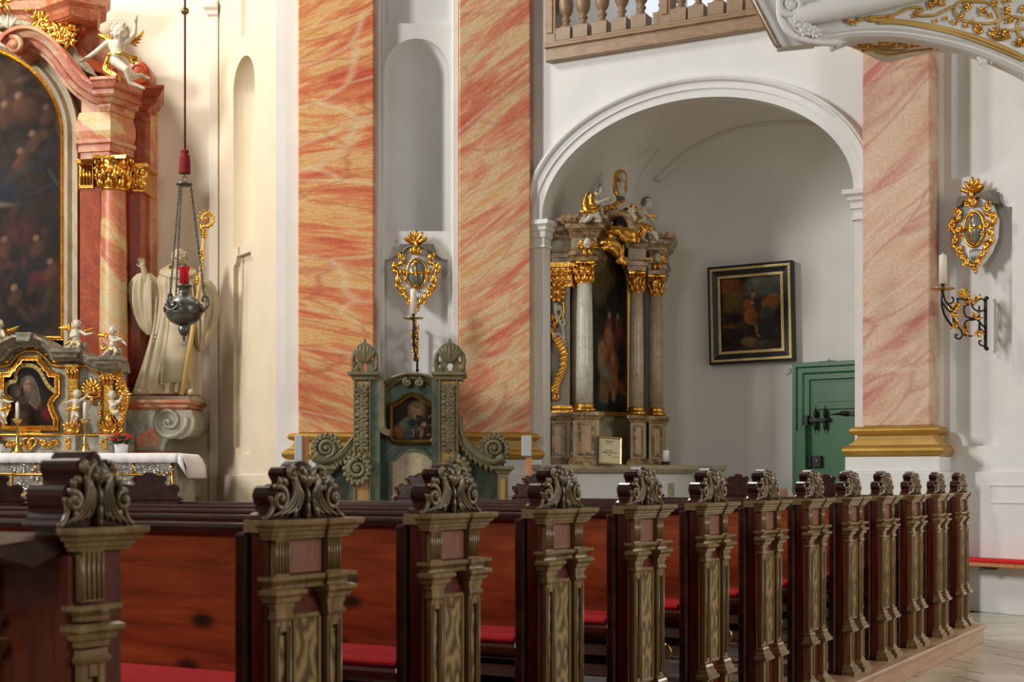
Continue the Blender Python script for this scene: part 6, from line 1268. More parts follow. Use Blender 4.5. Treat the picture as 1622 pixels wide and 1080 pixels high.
def sconce(pl, u, v, lab, lab2, sc_=1.0):
    cx, cz = pl.px(u, v); t = thing('wall_sconce', lab, 'sconce', pl.world(cx, 0, cz), pl.th, 'wrought iron sconces')
    def q(x, y): return (.0, -(300-x)*.00285*sc_, -(y-850)*.00172*sc_)
    def tube(mb, pts, r_=.0085, n=4): mb.tube([q(*a) for a in spline([(p[0], p[1]) for p in pts], n)], r_*sc_, 6)
    mb = MB(); mb.box(-.012, .012, -.02, .0, q(0, 985)[2], q(0, 712)[2]); tube(mb, [(265, 760), (264, 900)]); mb.ball(q(303, 985), .02, 8, 6); mb.ball(q(303, 715), .02, 8, 6); part('wall_bar', mb, M['iron'], t)
    mb = MB()
    for c_ in ([(228, 735), (228, 762), (245, 785), (275, 788), (296, 770), (296, 735), (275, 722), (255, 735)], [(188, 800), (192, 770), (212, 760)], [(188, 800), (200, 825), (235, 832), (262, 840), (285, 868), (298, 860)], [(240, 838), (205, 845), (190, 870), (200, 900)], [(265, 790), (262, 830), (268, 870), (262, 900)], [(270, 880), (290, 910), (296, 960), (285, 972), (268, 965), (264, 950), (275, 945)], [(155, 880), (175, 900), (180, 925), (168, 945), (150, 942), (145, 928), (157, 924)], [(180, 920), (205, 925), (228, 925)], [(155, 735), (228, 735)], [(155, 735), (160, 775), (135, 800), (140, 870), (165, 885)]): tube(mb, c_)
    part('scroll_bracket', mb, M['iron'], t)
    mb = MB(); tube(mb, [(82, 705), (80, 770), (95, 830), (130, 880), (140, 870)], .011); tube(mb, [(86, 710), (100, 760), (140, 790), (160, 780)]); tube(mb, [(88, 730), (105, 765), (130, 760), (137, 740), (128, 730)]); tube(mb, [(82, 760), (110, 800), (150, 815)]); part('candle_arm', mb, M['iron'], t)
    mb = MB()
    for x, y, s_, a0 in ((130, 825, .11, 20), (150, 790, .07, 80), (140, 860, .07, 300), (208, 755, .06, 120), (255, 738, .07, 150), (205, 893, .07, 200), (262, 890, .07, 280), (245, 835, .08, 90)):
        c_ = q(x, y)
        for i in range(6): a = R(a0-75+30*i); mb.petal(c_, (.35*(-1)**i, math.cos(a), math.sin(a)), s_*sc_, .026*sc_, .012*sc_)
    part('gilded_leaves', mb, M['gold'], t)
    mb = MB(); c_ = q(190, 732)
    for i in range(7): a = R(20+23*i); mb.petal(c_, (.0, math.cos(a), math.sin(a)), .10*sc_, .03*sc_, .012*sc_)
    mb.ball((0, c_[1], c_[2]+.04*sc_), .018*sc_, 8, 6); part('gilded_crest', mb, M['gold'], t)
    c_ = q(85, 695); part('drip_pan', MB().lathe([(.01*sc_, -.02*sc_), (.03*sc_, -.012*sc_), (.105*sc_, 0), (.108*sc_, .008*sc_), (.02*sc_, .004*sc_)], 20, c_), M['brass'], t)
    part('pricket', MB().lathe([(.012, 0), (.010, .03), (.020, .035), (.020, .045), (.004, .05)], 10, c_), M['iron'], t)
    h = 150*.00172*sc_; w = tag(obj('candle', MB().lathe([(.036*sc_, 0), (.034*sc_, h*.9), (.030*sc_, h), (.01, h+.002), (.004, h+.02)], 18).mesh('candle'), M['wax']), lab2, 'candle', 'tall candles on the wall sconces')
    w.location = t.matrix_basis @ Vector((0, c_[1], c_[2]+.05)) if False else pl.world(cx, c_[1], cz+c_[2]+.05)
sconce(P, 661, 553, 'black and gold wrought iron sconce on the wall above the green throne', 'tall white candle on the sconce above the green throne')
sconce(C, 1562, 512, 'black and gold wrought iron sconce with long shadow on the far right wall', 'tall white candle on the sconce at far right', 1.0)
# ================================================================ side altar in the chapel
SB = thing('side_altar', 'marble side altar with gilded capitals and arched painting in the chapel', 'altarpiece', (at(950, 758, 16.4).x, 16.4, 0), 0); E = SB; SO = SB.location
def so(u, z): p = at(u, 758, z); return (p.x-SO.x, p.y-SO.y)
BR, TM, PEA, GO = M['brown_marble'], M['tan_marble'], M['peach'], M['gold']
zp0, zp1 = 1.37, 1.95
ped1 = [so(866, 16.25), so(867, 15.99), so(904, 15.96), so(908, 15.76), so(949, 15.76), so(952, 16.35)]
ped2 = [so(996, 17.0), so(999, 16.58), so(1022, 16.72), so(1026, 16.95), so(1028, 16.80), so(1052, 16.98), so(1054, 17.5)]
for pth, bk in ((ped1, [so(950, 16.9), so(868, 16.6)]), (ped2, [so(1050, 17.6), so(1000, 17.4)])):
    part('pedestal', MB().hprism(pth+bk, zp0, zp1-.02), TM, E, .004)
    part('pedestal_cap', MB().sweep([(0, 0), (.01, .0), (.03, .03), (.05, .05), (.05, .085), (0, .085)], pth, z0=zp1-.085), BR, E)
    part('pedestal_foot', MB().sweep([(0, 0), (.05, 0), (.05, .05), (.01, .085), (0, .085)], pth, z0=zp0), BR, E)
def panel_on(p, q, z0, z1, m0=.18):
    """brown bordered peach panel on the face from plan point p to q"""
    p, q = Vector(p), Vector(q); d = q-p; L_ = d.length; d.normalize(); X = Matrix.Translation((p.x, p.y, 0)) @ Matrix.Rotation(math.atan2(d.y, d.x), 4, 'Z'); a, b = L_*m0, L_*(1-m0); t = min(.045, L_*.12)
    pb = MB(); pb.box(a, a+t, -.018, 0, z0, z1, X); pb.box(b-t, b, -.018, 0, z0, z1, X); pb.box(a+t, b-t, -.018, 0, z0, z0+t, X); pb.box(a+t, b-t, -.018, 0, z1-t, z1, X); part('panel_border', pb, BR, E, .003)
    part('panel', MB().box(a+t, b-t, -.008, .01, z0+t, z1-t, X), PEA, E)
for p, q in ((ped1[1], ped1[2]), (ped1[3], ped1[4]), (ped2[1], ped2[2]), (ped2[4], ped2[5])): panel_on(p, q, zp0+.11, zp1-.11)
panel_on(ped1[2], ped1[3], zp0+.11, zp1-.11, .14)
# back wall of the altar with the arched painting
pa, pb_ = at(905, 758, 16.45), at(1052, 758, 17.45); BP = Plane(pa.x, pa.y, math.atan2(pb_.y-pa.y, pb_.x-pa.x)); BPX = Matrix.Translation((pa.x-SO.x, pa.y-SO.y, 0)) @ Matrix.Rotation(BP.th, 4, 'Z')
def backpart(name, mb, m, bevel=0):
    me = mb.mesh(name, bevel); me.transform(BPX); return obj(name, me, m, E)
LW = BP.px(1052, 0)[0]; x0, x1 = BP.px(912, 0)[0], BP.px(991, 0)[0]; zb = BP.px(960, 652)[1]; zs = BP.px(985, 455)[1]; zt = BP.px(952, 397)[1]; cxp = (x0+x1)/2
outl = [(x0, zb), (x1, zb)]+[(cxp+(x1-cxp)*math.cos(PI*i/24), zs+(zt-zs)*math.sin(PI*i/24)) for i in range(25)]
backpart('back_wall', MB().prism([(0, 1.4), (LW, 1.4), (LW, 4.0), (0, 4.0)], .03, .25), TM)
cv = Canvas(80, 150, 21); cv.wash((.010, .010, .008), (.03, .026, .014), 3, 5)
for b in ((.60, .86, .30, .12, (.13, .09, .03)), (.45, .78, .20, .16, (.10, .075, .03)), (.80, .70, .22, .16, (.012, .012, .010)), (.66, .57, .05, .08, (.16, .05, .03)), (.83, .56, .05, .07, (.16, .05, .03)), (.85, .48, .10, .08, (.15, .025, .02)), (.64, .40, .14, .17, (.24, .085, .025)), (.63, .46, .06, .05, (.26, .15, .08)), (.50, .34, .10, .14, (.25, .18, .09)), (.74, .28, .12, .12, (.22, .08, .03)), (.60, .20, .14, .10, (.15, .16, .12)), (.76, .17, .12, .08, (.26, .09, .035)), (.54, .14, .12, .12, (.16, .10, .04)), (.9, .15, .08, .04, (.22, .04, .015)), (.52, .05, .14, .05, (.02, .045, .035)), (.74, .10, .06, .05, (.28, .14, .07)), (.68, .48, .03, .025, (.34, .2, .12)), (.5, .42, .03, .03, (.3, .18, .1))): cv.blob(*b[:4], tuple(q*.95 for q in b[4]), soft=.4, a=.88)
cv.strokes(40, .42, 1, .08, .6, [(.20, .075, .025), (.10, .05, .02), (.03, .022, .014), (.16, .10, .05), (.02, .016, .012), (.14, .03, .015)], .035, .03, .55, 6); cv.strokes(16, .4, 1, .6, .97, [(.03, .024, .014), (.012, .011, .009), (.08, .055, .02)], .10, .03, .6, 7)
for u_, v_ in ((.64, .50), (.51, .42), (.73, .33), (.66, .60), (.83, .60)): cv.blob(u_, v_, .035, .022, (.30, .17, .09), 0, .5, .9)
for i in range(12): cv.line([(.47, .06+.010*i), (.62, .055+.010*i)], .006, (.22, .14, .05), .5)
cv.grain(.3); o = painting('painting', cv, x0, x1, zb, zt, -.01, outl, E); o.data.transform(BPX)
backpart('painting_frame', MB().arc([(0, .03), (0, -.03), (-.025, -.06), (-.05, -.045), (-.055, .03)], outl, closed=True), M['goldpaint'])
backpart('green_reveal', MB().box(BP.px(1010, 0)[0], BP.px(1034, 0)[0], -.05, .05, 1.95, 3.6), mat('grey_green_paint', (.20, .22, .17), .5), .01)
backpart('dark_reveal', MB().box(BP.px(905, 0)[0], BP.px(916, 0)[0], -.05, .03, 1.95, 3.6), BR, .01)
# columns and the left pilaster
ZC0, ZC1 = 3.36, 3.60
def column(u, z, r, m, zb_=1.96, half=False):
    cx, cy = so(u, z); part('column', MB().lathe([(r*1.06, zb_+.07), (r*1.06, 2.5), (r*1.0, 3.0), (r*.9, ZC0)], 28, (cx, cy, 0)), m, E)
    part('gilded_base', MB().lathe([(r*1.45, zb_), (r*1.45, zb_+.02), (r*1.3, zb_+.04), (r*1.15, zb_+.05), (r*1.25, zb_+.07), (r*1.08, zb_+.09)], 26, (cx, cy, 0)), GO, E)
    mb = MB(); corinthian(mb, (cx, cy), r*.88, ZC1-ZC0, ZC0, 18); part('capital', mb, GO, E)
column(926, 15.93, .088, M['col_white']); column(1008, 16.72, .080, M['col_tan']); column(1038.5, 17.0, .085, M['col_tan']); column(914, 16.35, .07, M['tan_marble'])
a, b = so(871, 16.03), so(903, 16.0); mb = MB(); mb.hprism([a, b, (b[0], b[1]+.4), (a[0], a[1]+.4)], zp1-.02, 3.6); part('pilaster', mb, mat('grey_pilaster', (.30, .28, .22), .4, col2=(.38, .35, .27), nscale=4), E, .008)
mb = MB(); mb.hprism([(a[0]-.02, a[1]-.03), (b[0]+.02, b[1]-.03), (b[0], b[1]+.3), (a[0], a[1]+.3)], ZC0-.02, ZC1-.04); mb.hprism([(a[0]-.06, a[1]-.08), (b[0]+.05, b[1]-.08), (b[0], b[1]+.3), (a[0], a[1]+.3)], ZC1-.05, ZC1)
for i in range(4):
    for zz_ in (ZC0, ZC0+.09): acanthus(mb, (lerp(a[0], b[0], .1+.27*i), zz_), (0, 1), .10, a[1]-.04, 4, 50)
for x_, d_ in ((a[0]-.01, 1), (b[0]+.01, -1)): mb.volute((x_, ZC1-.09), .045, 1.4, a[1]-.07, .016, d_, PI/2)
part('pilaster_capital', mb, GO, E)
mb = MB(); mb.sweep([(0, 0), (.05, 0), (.05, .03), (.02, .05), (.02, .08), (0, .08)], [(a[0], a[1]+.3), a, b, (b[0], b[1]+.3)], z0=zp1); part('gilded_base', mb, GO, E)
# entablature in two pieces
e1 = [so(868, 16.4), so(871, 16.0), so(903, 15.97), so(907, 15.80), so(945, 15.80), so(955, 16.5)]
e2 = [so(992, 17.1), so(995, 16.55), so(1022, 16.58), so(1026, 16.95), so(1028, 16.82), so(1052, 16.85), so(1056, 17.5)]
ZE = 4.07
for pth, bk in ((e1, [so(950, 16.9)]), (e2, [so(1050, 17.7), so(1000, 17.5)])):
    part('frieze', MB().hprism(pth+bk, ZC1, ZE-.01), TM, E, .004)
    part('architrave', MB().sweep([(0, 0), (.01, 0), (.01, .05), (.03, .055), (.03, .10), (.05, .12), (.05, .14), (0, .14)], pth, z0=ZC1), BR, E)
    part('cornice', MB().sweep([(0, 0), (.015, 0), (.03, .03), (.03, .05), (.06, .08), (.085, .09), (.085, .135), (.11, .15), (.13, .19), (.13, .22), (0, .22)], pth, z0=ZE-.22), BR, E)
# centre of the broken pediment
c0 = so(978, 16.35)
def cp_(u, v, z=16.35): p = at(u, v, z); return (p.x-SO.x, p.y-SO.y, p.z)
mb = MB(); pts = spline([cp_(948, 352), cp_(955, 342), cp_(972, 337), cp_(990, 340), cp_(998, 352), cp_(1002, 368)], 5); mb.tube(pts, .10, 10); mb.tube([(p[0], p[1]-.09, p[2]-.02) for p in pts], .05, 8); part('scrolled_pediment', mb, BR, E)
part('dark_niche', MB().ball(cp_(984, 357), (.10, .12, .09), 14, 10), M['dark'], E)
mb = MB(); rd = random.Random(9)
for u, v in ((962, 335), (970, 331), (978, 327), (986, 325), (994, 328), (1001, 333)): x, y, z = cp_(u, v); mb.ball((x, y-.05, z), (.06, .06, .05), 9, 6); acanthus(mb, (x, z), (rd.uniform(-1, 1), .6), .06, y-.10, 4, 70)
part('gilded_cloud', mb, GO, E)
mb = MB()
for u, v in ((981, 331), (991, 326), (999, 337), (1001, 347)): x, y, z = cp_(u, v); mb.ball((x, y-.10, z), (.022, .02, .02), 8, 6); [mb.petal((x, y-.09, z), (math.cos(i*1.05), -.5, math.sin(i*1.05)), .055, .045, .022) for i in range(6)]
part('white_roses', mb, M['statue'], E)
def cordset(name, sets, m, voxel=.011):
    mb = MB()
    for st_ in sets: q = spline([cp_(a[0], a[1], a[2])+(a[3],) for a in st_], 5); mb.tube([p[:3] for p in q], [max(.004, p[3]) for p in q], 8); mb.ball(q[0][:3], q[0][3], 8, 6); mb.ball(q[-1][:3], q[-1][3], 8, 6)
    return obj(name, remesh(mb, name, voxel, 1), m, E)
cordset('gilded_drapery', [[(962, 368, 16.0, .05), (975, 366, 16.0, .06), (990, 368, 16.05, .06), (1004, 372, 16.2, .05)], [(968, 360, 16.0, .03), (966, 376, 16.0, .045)], [(982, 362, 16.0, .04), (986, 376, 16.0, .05), (1000, 380, 16.1, .03)], [(1003, 366, 16.1, .03), (1004, 382, 16.1, .03)]], GO)
cordset('gilded_ribbon', [[(948, 389, 15.9, .04), (960, 384, 15.85, .055), (972, 386, 15.9, .055), (980, 395, 16, .05), (984, 405, 16, .035), (988, 416, 16, .04)], [(956, 394, 15.85, .03), (968, 393, 15.85, .04), (976, 402, 15.9, .035)], [(988, 388, 16, .012), (986, 400, 16, .02), (978, 414, 16, .03), (990, 412, 16, .03)]], GO)
for u, v, z, yy in ((930.5, 385, 15.66, 0), (1041, 408, 16.78, 0)):
    x, y, zz_ = cp_(u, v, z); mb = MB(); face(mb, (x, y, zz_), .055, (.2, -1, .0)); o = obj('cherub_head', remesh(mb, 'cherub_head', .006, 1), M['statue'], E); part('hair', curls((x, y+.01, zz_+.012), .055, Vector((.2, -1, 0)), 40), M['hair'], o)
    mb = MB()
    for sg in (1, -1):
        for i in range(4): mb.petal((x+sg*.045, y+.02, zz_-.05), (sg*(.15+.12*i), -.1, 1-.3*i), .10-.01*i, .034, .02)
        mb.petal((x+sg*.02, y, zz_-.06), (sg*.15, -.1, -1), .08, .05, .03)
    part('gilded_wing', mb, GO, o)
# carved ornament on the left pilaster
ya = (a[1]+b[1])/2-.03
def op(u, v): p = at(u, v, 15.97); return (p.x-SO.x, p.z)
mb = MB(); x, z = op(881, 463); mb.ball((x, ya-.03, z), (.055, .05, .065), 12, 8)
for i in range(10): t = R(36*i); mb.petal((x+.04*math.cos(t), ya-.02, z+.05*math.sin(t)), (math.cos(t), -.2, math.sin(t)), .07, .04, .03)
mb.tube([(p[0], ya-.02, p[1]) for p in spline([op(891, 475), op(893, 495), op(889, 508), op(884, 512)], 4)], .014, 6); mb.tube([(p[0], ya-.02, p[1]) for p in spline([op(877, 498), op(882, 510), op(876, 522), op(877, 538), op(884, 552)], 4)], .016, 6)
for u, v in ((877, 505), (880, 515), (876, 525)): acanthus(mb, op(u, v), (-.6, .4), .06, ya-.03, 4, 70)
part('gilded_scroll', mb, GO, E)
mb = MB()
for pts in ([(880, 480), (879, 492), (884, 506), (891, 520), (893, 535), (890, 548)], [(890, 520), (894, 510), (891, 504)], [(884, 505), (889, 497), (887, 488), (881, 488)], [(892, 540), (887, 530), (879, 530), (880, 538)], [(891, 545), (896, 540)]): mb.tube([(p[0], ya-.03, p[1]) for p in spline([op(*q) for q in pts], 4)], .018, 6)
for u, v, r_ in ((884, 489, .035), (882, 534, .035), (892, 549, .03)): mb.volute(op(u, v), r_, 1.2, ya-.03, .013, 1, 0)
part('white_scroll', mb, M['statue'], E)
mb = MB(); pts = spline([op(878, 540), op(884, 552), op(890, 566), op(888, 588), op(881, 606), op(876, 622), op(880, 633)], 5); mb.tube([(p[0], ya-.03, p[1]) for p in pts], [.016+.014*math.sin(PI*i/(len(pts)-1)) for i in range(len(pts))], 7)
for i in range(2, len(pts)-4, 2): acanthus(mb, pts[i], (.5*(-1)**i, .9), .10, ya-.045, 5, 40, .15)
mb.volute(op(879, 629), .045, 1.4, ya-.03, .016, -1, PI/2); part('gilded_acanthus', mb, GO, E)
# ---- white stone altar block in front with its slab
ma, mb_ = at(862, 758, 15.45), at(1141, 758, 16.75); MP = Plane(ma.x, ma.y, math.atan2(mb_.y-ma.y, mb_.x-ma.x)); LM = (Vector((mb_.x, mb_.y))-MP.o).length
t = thing('chapel_altar_table', 'white block altar with thin tan stone slab under the side altar', 'altar', (ma.x, ma.y, 0), MP.th)
part('slab', MB().sweep([(0, 0), (-.06, -.06), (-.06, -.0)][:1]+[(0, 0), (.0, .0), (.04, .03), (.05, .045), (.05, .085), (0, .085)], [(0, .5), (0, 0), (LM, 0), (LM, .5)], z0=1.29).box(0, LM, 0, .5, 1.29, 1.374), M['tan_marble'], t)
part('block', MB().box(.06, LM-.35, .07, .5, 0, 1.29), M['white'], t, .01)
x_ = MP.px(1069, 0)[0]; part('niche_stone', MB().box(x_-.04, x_+.04, .055, .08, MP.px(1069, 800, .07)[1], MP.px(1069, 765, .07)[1]), M['tan_marble'], t, .004)
# ---- framed text and candle on the slab
z = 15.72; o_ = at(965, 739, z); o_.z = 1.376; t = thing('framed_text', 'small framed yellowed text leaning on the side altar step', 'framed text', o_, R(14)); kk = z/F; tl = R(-9)
X = Matrix.Rotation(R(-8), 4, 'X') @ Matrix.Rotation(R(3.5), 4, 'Y'); wf, hf = .135, .305
part('sheet', MB().box(-wf+.015, wf-.015, -.008, .0, .015, hf-.015, X), M['paper'], t)
part('backing', MB().box(-wf, wf, .0, .018, 0, hf, X), M['dark'], t)
for nm, bx in (('frame_rail', (-wf, wf, 0, .018)), ('frame_rail', (-wf, wf, hf-.02, hf))): part(nm, MB().box(bx[0], bx[1], -.02, .005, bx[2], bx[3], X), M['brown_marble'] if False else bpy.data.materials['brown_gilt_frame'], t, .003)
part('frame_rail', MB().box(-wf, -wf+.014, -.02, .005, 0, hf, X), M['black'], t, .003); part('frame_rail', MB().box(wf-.016, wf, -.02, .005, 0, hf, X), M['goldpale'], t, .003, 'pale gilt right frame rail')
mb = MB(); rd = random.Random(2)
for zz_, x0, x1, h_ in ((.248, -.06, .03, .013), (.226, -.04, .025, .009), (.150, -.05, .035, .012), (.126, -.075, .075, .013), (.100, -.02, .012, .010), (.082, .03, .10, .008)):
    x = x0
    while x < x1:
        w_ = rd.uniform(.004, .011); mb.box(x, x+w_*.8, -.0095, -.0075, zz_, zz_+h_*rd.choice((.7, .75, 1)), X); x += w_+rd.choice((.0015, .0015, .006))
o = part('lettering', mb, M['ink'], t); o['kind'] = 'stuff'
z = 16.25; t = thing('candle_stand', 'small black iron candle stand on the right of the stone slab', 'candle holder', (at(1054.5, 758, z).x, z, 1.376), 0); kk = z/F
part('plate', MB().lathe([(.5*kk, 2*kk), (6*kk, 3*kk), (8.5*kk, 4.5*kk), (8.5*kk, 5.2*kk), (3*kk, 4.5*kk)], 16), M['iron'], t)
for i in range(4): aa = i*PI/2+.5; part('leg', MB().tube([(3*kk*math.cos(aa), 3*kk*math.sin(aa), 3*kk), (6*kk*math.cos(aa), 6*kk*math.sin(aa), 2.2*kk), (8*kk*math.cos(aa), 8*kk*math.sin(aa), .6*kk)], .7*kk, 5), M['iron'], t)
o = tag(obj('candle', MB().lathe([(5.6*kk, 0), (5.7*kk, 17*kk), (5.2*kk, 18.3*kk), (3*kk, 18*kk), (.5*kk, 17.5*kk), (.3*kk, 20*kk)], 22).mesh('candle'), M['pot']), 'thick white pillar candle on the black stand beside the side altar', 'candle'); o.location = t.location+Vector((0, 0, 5.3*kk))
# ---- figures on the side altar
def angel(lab, z, base, J, rh, fd, torso, sets, wings=(), seed=1, hood=None):
    p = plane_thing('angel_statue', lab, 'statue', base[0], base[1], z); kk = z/F
    putto(p, J, rh*1.15, kk, Vector(fd), M['statue'], .98, 1.0, seed=seed, hair_m=M['hair'], vox=rh*kk/7)
    for nm, m, st_ in sets: drape(p, st_, kk, m, nm, .9*kk)
    for w_ in wings: wing(p, w_[0], w_[1], kk, M['gold'], 12, 7)
    return p
J = dict(head=(949, 301, -3), neck=(944, 309, -2), chest=(940, 317, 0), pelvis=(933, 338, 2), shL=(934, 313, -6), elL=(946, 322, -9), haL=(962, 315, -6), shR=(945, 312, 4), elR=(953, 318, 2), haR=(965, 317, 0), hiL=(932, 338, -3), knL=(947, 338, -10), anL=(943, 350, -6), toL=(950, 351, -10), hiR=(935, 338, 3), knR=(950, 337, 2), anR=(934, 350, 4), toR=(926, 351, 2))
angel('kneeling angel in gilded robe at the left on top of the side altar', 15.74, (936, 351), J, 7.0, (.9, -.45, -.05), 1, [('gilded_robe', GO, [[(931, 308, -3, 4), (928, 322, -5, 6.5), (930, 333, -8, 7), (938, 335, -11, 5)], [(938, 310, -5, 4.5), (938, 322, -8, 5), (944, 330, -9, 4)], [(935, 326, 2, 6), (926, 334, 0, 5)], [(930, 331, -11, 3), (944, 333, -12, 3.2), (950, 327, -9, 2.5)], [(922, 336, -5, 4), (936, 339, -9, 4)]]), ('white_skirt', mat('grey_white_drapery', (.46, .45, .38), .5, col2=(.58, .55, .47), nscale=8), [[(930, 340, -4, 5), (924, 346, -6, 5), (920, 351, -6, 3)], [(936, 340, -10, 4), (948, 343, -10, 4), (951, 350, -8, 3)], [(934, 345, -8, 5), (926, 351, -8, 3)], [(946, 318, -6, 3), (952, 330, -4, 3.2), (954, 342, -4, 3)]])], seed=12)
J = dict(head=(1025, 322, -3), neck=(1019, 331, -1), chest=(1015, 339, 0), pelvis=(1014, 357, 2), shL=(1010, 335, -5), elL=(1022, 346, -10), haL=(1008, 353, -14), shR=(1021, 336, 5), elR=(1030, 344, 6), haR=(1034, 352, 2), hiL=(1013, 358, -3), knL=(1021, 366, -10), anL=(1017, 377, -7), toL=(1025, 382, -12), hiR=(1016, 358, 4), knR=(1030, 362, -2), anR=(1030, 376, 2), toR=(1040, 381, -2))
angel('seated angel with gilded wing and dress at the right on top of the side altar', 16.42, (1018, 380), J, 7.6, (.85, -.5, -.12), 1, [('gilded_robe', GO, [[(1010, 345, -4, 5), (1014, 356, -6, 6.5), (1020, 364, -9, 6), (1014, 372, -8, 5)], [(1012, 356, -6, 6), (1010, 370, -6, 6), (1010, 382, -4, 4.5)], [(1018, 358, -4, 5), (1028, 360, -6, 4.5), (1033, 366, -6, 3)], [(1008, 340, -6, 2.6), (1014, 348, -8, 3), (1021, 342, -5, 2.5)]]), ('white_skirt', bpy.data.materials['grey_white_drapery'], [[(1005, 334, 0, 4.5), (1006, 346, 0, 4.5), (1005, 358, 0, 5), (1005, 368, 0, 4)], [(1027, 366, -4, 4), (1036, 370, -4, 5), (1040, 378, -4, 4)], [(1012, 336, -4, 3), (1018, 341, -6, 3)]])], [((1024, 336, 6), (1040, 341, 10))], seed=13)
mb = None
p = plane_thing('bust', 'bust of a veiled figure in gilded hood, topmost on the side altar', 'statue', 983, 326, 16.35); kk = 16.35/F
def bq(u, v, d=0): x, z = p.px(u, v); return Vector((x, d*kk, z))
mb = MB(); face(mb, bq(985, 281, -2), 7.2*kk, (.55, -1, .05)); mb.caps(bq(984, 288), bq(983, 297), 3.6*kk, 4.5*kk); mb.ball(bq(983, 303, 0), (8*kk, 6*kk, 8*kk)); mb.ball(bq(985, 311, -1), (5.5*kk, 5*kk, 6*kk)); obj('body', remesh(mb, 'body', 1.0*kk, 1), M['statue'], p.e)
mb = MB(); pts = [bq(983+8.2*math.cos(t), 279.5-9.5*math.sin(t), 2+3*abs(math.cos(t))) for t in np.linspace(-.5, PI+.6, 14)]; mb.tube(pts, 3.0*kk, 8); mb.ball(bq(982.5, 278, 4), (8.5*kk, 7*kk, 10*kk)); mb.tube([bq(975, 286, 2), bq(974, 296, 0), bq(975, 304, -3), bq(979, 312, -5)], [2.6*kk, 4*kk, 4.8*kk, 3*kk], 8); mb.tube([bq(991, 286, 2), bq(992, 298, 2), bq(991, 306, 0)], [2*kk, 2.4*kk, 2*kk], 8); obj('gilded_hood', remesh(mb, 'gilded_hood', 1.0*kk, 1), GO, p.e)
part('socle', MB().lathe([(8*kk, 0), (9*kk, 1*kk), (8.5*kk, 6*kk), (7*kk, 8*kk), (7*kk, 14*kk)], 20, tuple(bq(983, 326))), M['hair'], p.e); part('gilded_band', MB().lathe([(9.5*kk, 0), (10*kk, 2*kk), (9.2*kk, 5*kk)], 20, tuple(bq(983.5, 324))), GO, p.e)
# ================================================================ oil painting on the chapel wall
h0, h1 = chapel_hit(1130, 505), chapel_hit(1256, 500); th = math.atan2(h1.y-h0.y, h1.x-h0.x)
WP = Plane(h0.x, h0.y, th); WP.o -= WP.ey*.07
c4_ = [WP.px(*q) for q in ((1122, 424.5), (1257.5, 414), (1260.5, 571), (1127.5, 580))]
ctr = ((c4_[0][0]+c4_[2][0])/2, (c4_[0][1]+c4_[2][1])/2); wp_ = (c4_[1][0]-c4_[0][0]+c4_[2][0]-c4_[3][0])/2; hp_ = (c4_[0][1]-c4_[3][1]+c4_[1][1]-c4_[2][1])/2; roll = math.atan2(c4_[1][1]-c4_[0][1]+c4_[2][1]-c4_[3][1], 2*wp_)
t = thing('wall_painting', 'dark oil painting of a standing figure in black and gilt frame, hanging slightly tilted', 'painting', WP.world(ctr[0], 0, ctr[1]), WP.th)
X = Matrix.Rotation(-roll, 4, 'Y')
def rect(a, b): return [(-a, -b), (a, -b), (a, b), (-a, b)]
def tpart(nm, mb, m, bevel=0, lab=None): me = mb.mesh(nm, bevel); me.transform(X); o = obj(nm, me, m, t); return o
W2, H2 = wp_/2, hp_/2; fw = .125*wp_
tpart('outer_frame', MB().arc([(0, .05), (0, -.05), (.02, -.055), (fw*.9, -.03), (fw, -.02), (fw, .05)], rect(W2, H2), closed=True), M['black'])
for ins, wd, y_ in ((.030, .026, -.058), (fw*.93, .030, -.042)):
    mb = MB(); mb.arc([(ins, y_+.02), (ins, y_), (ins+wd, y_), (ins+wd, y_+.02)], rect(W2, H2), closed=True); f_ = tpart('gilded_fillet', mb, M['goldpale'])
    mb = MB(); a_, b_ = W2-ins-wd/2, H2-ins-wd/2
    for s0_, s1_, n_ in (((-a_, -b_), (a_, -b_), 40), ((a_, -b_), (a_, b_), 46), ((a_, b_), (-a_, b_), 40), ((-a_, b_), (-a_, -b_), 46)):
        for i in range(n_): q = (lerp(s0_[0], s1_[0], (i+.5)/n_), lerp(s0_[1], s1_[1], (i+.5)/n_)); mb.ball((q[0], y_-.001, q[1]), (.0095, .007, .0095), 6, 4)
    me = mb.mesh('beading'); me.transform(X); o = obj('beading', me, M['goldpale'], t); o['kind'] = 'stuff'
cv = Canvas(120, 140, 31); cv.wash((.035, .022, .012), (.07, .045, .018), 3, 3)
def pz(x, y): return ((x-165)/(728-165), 1-(y-210)/(905-210))
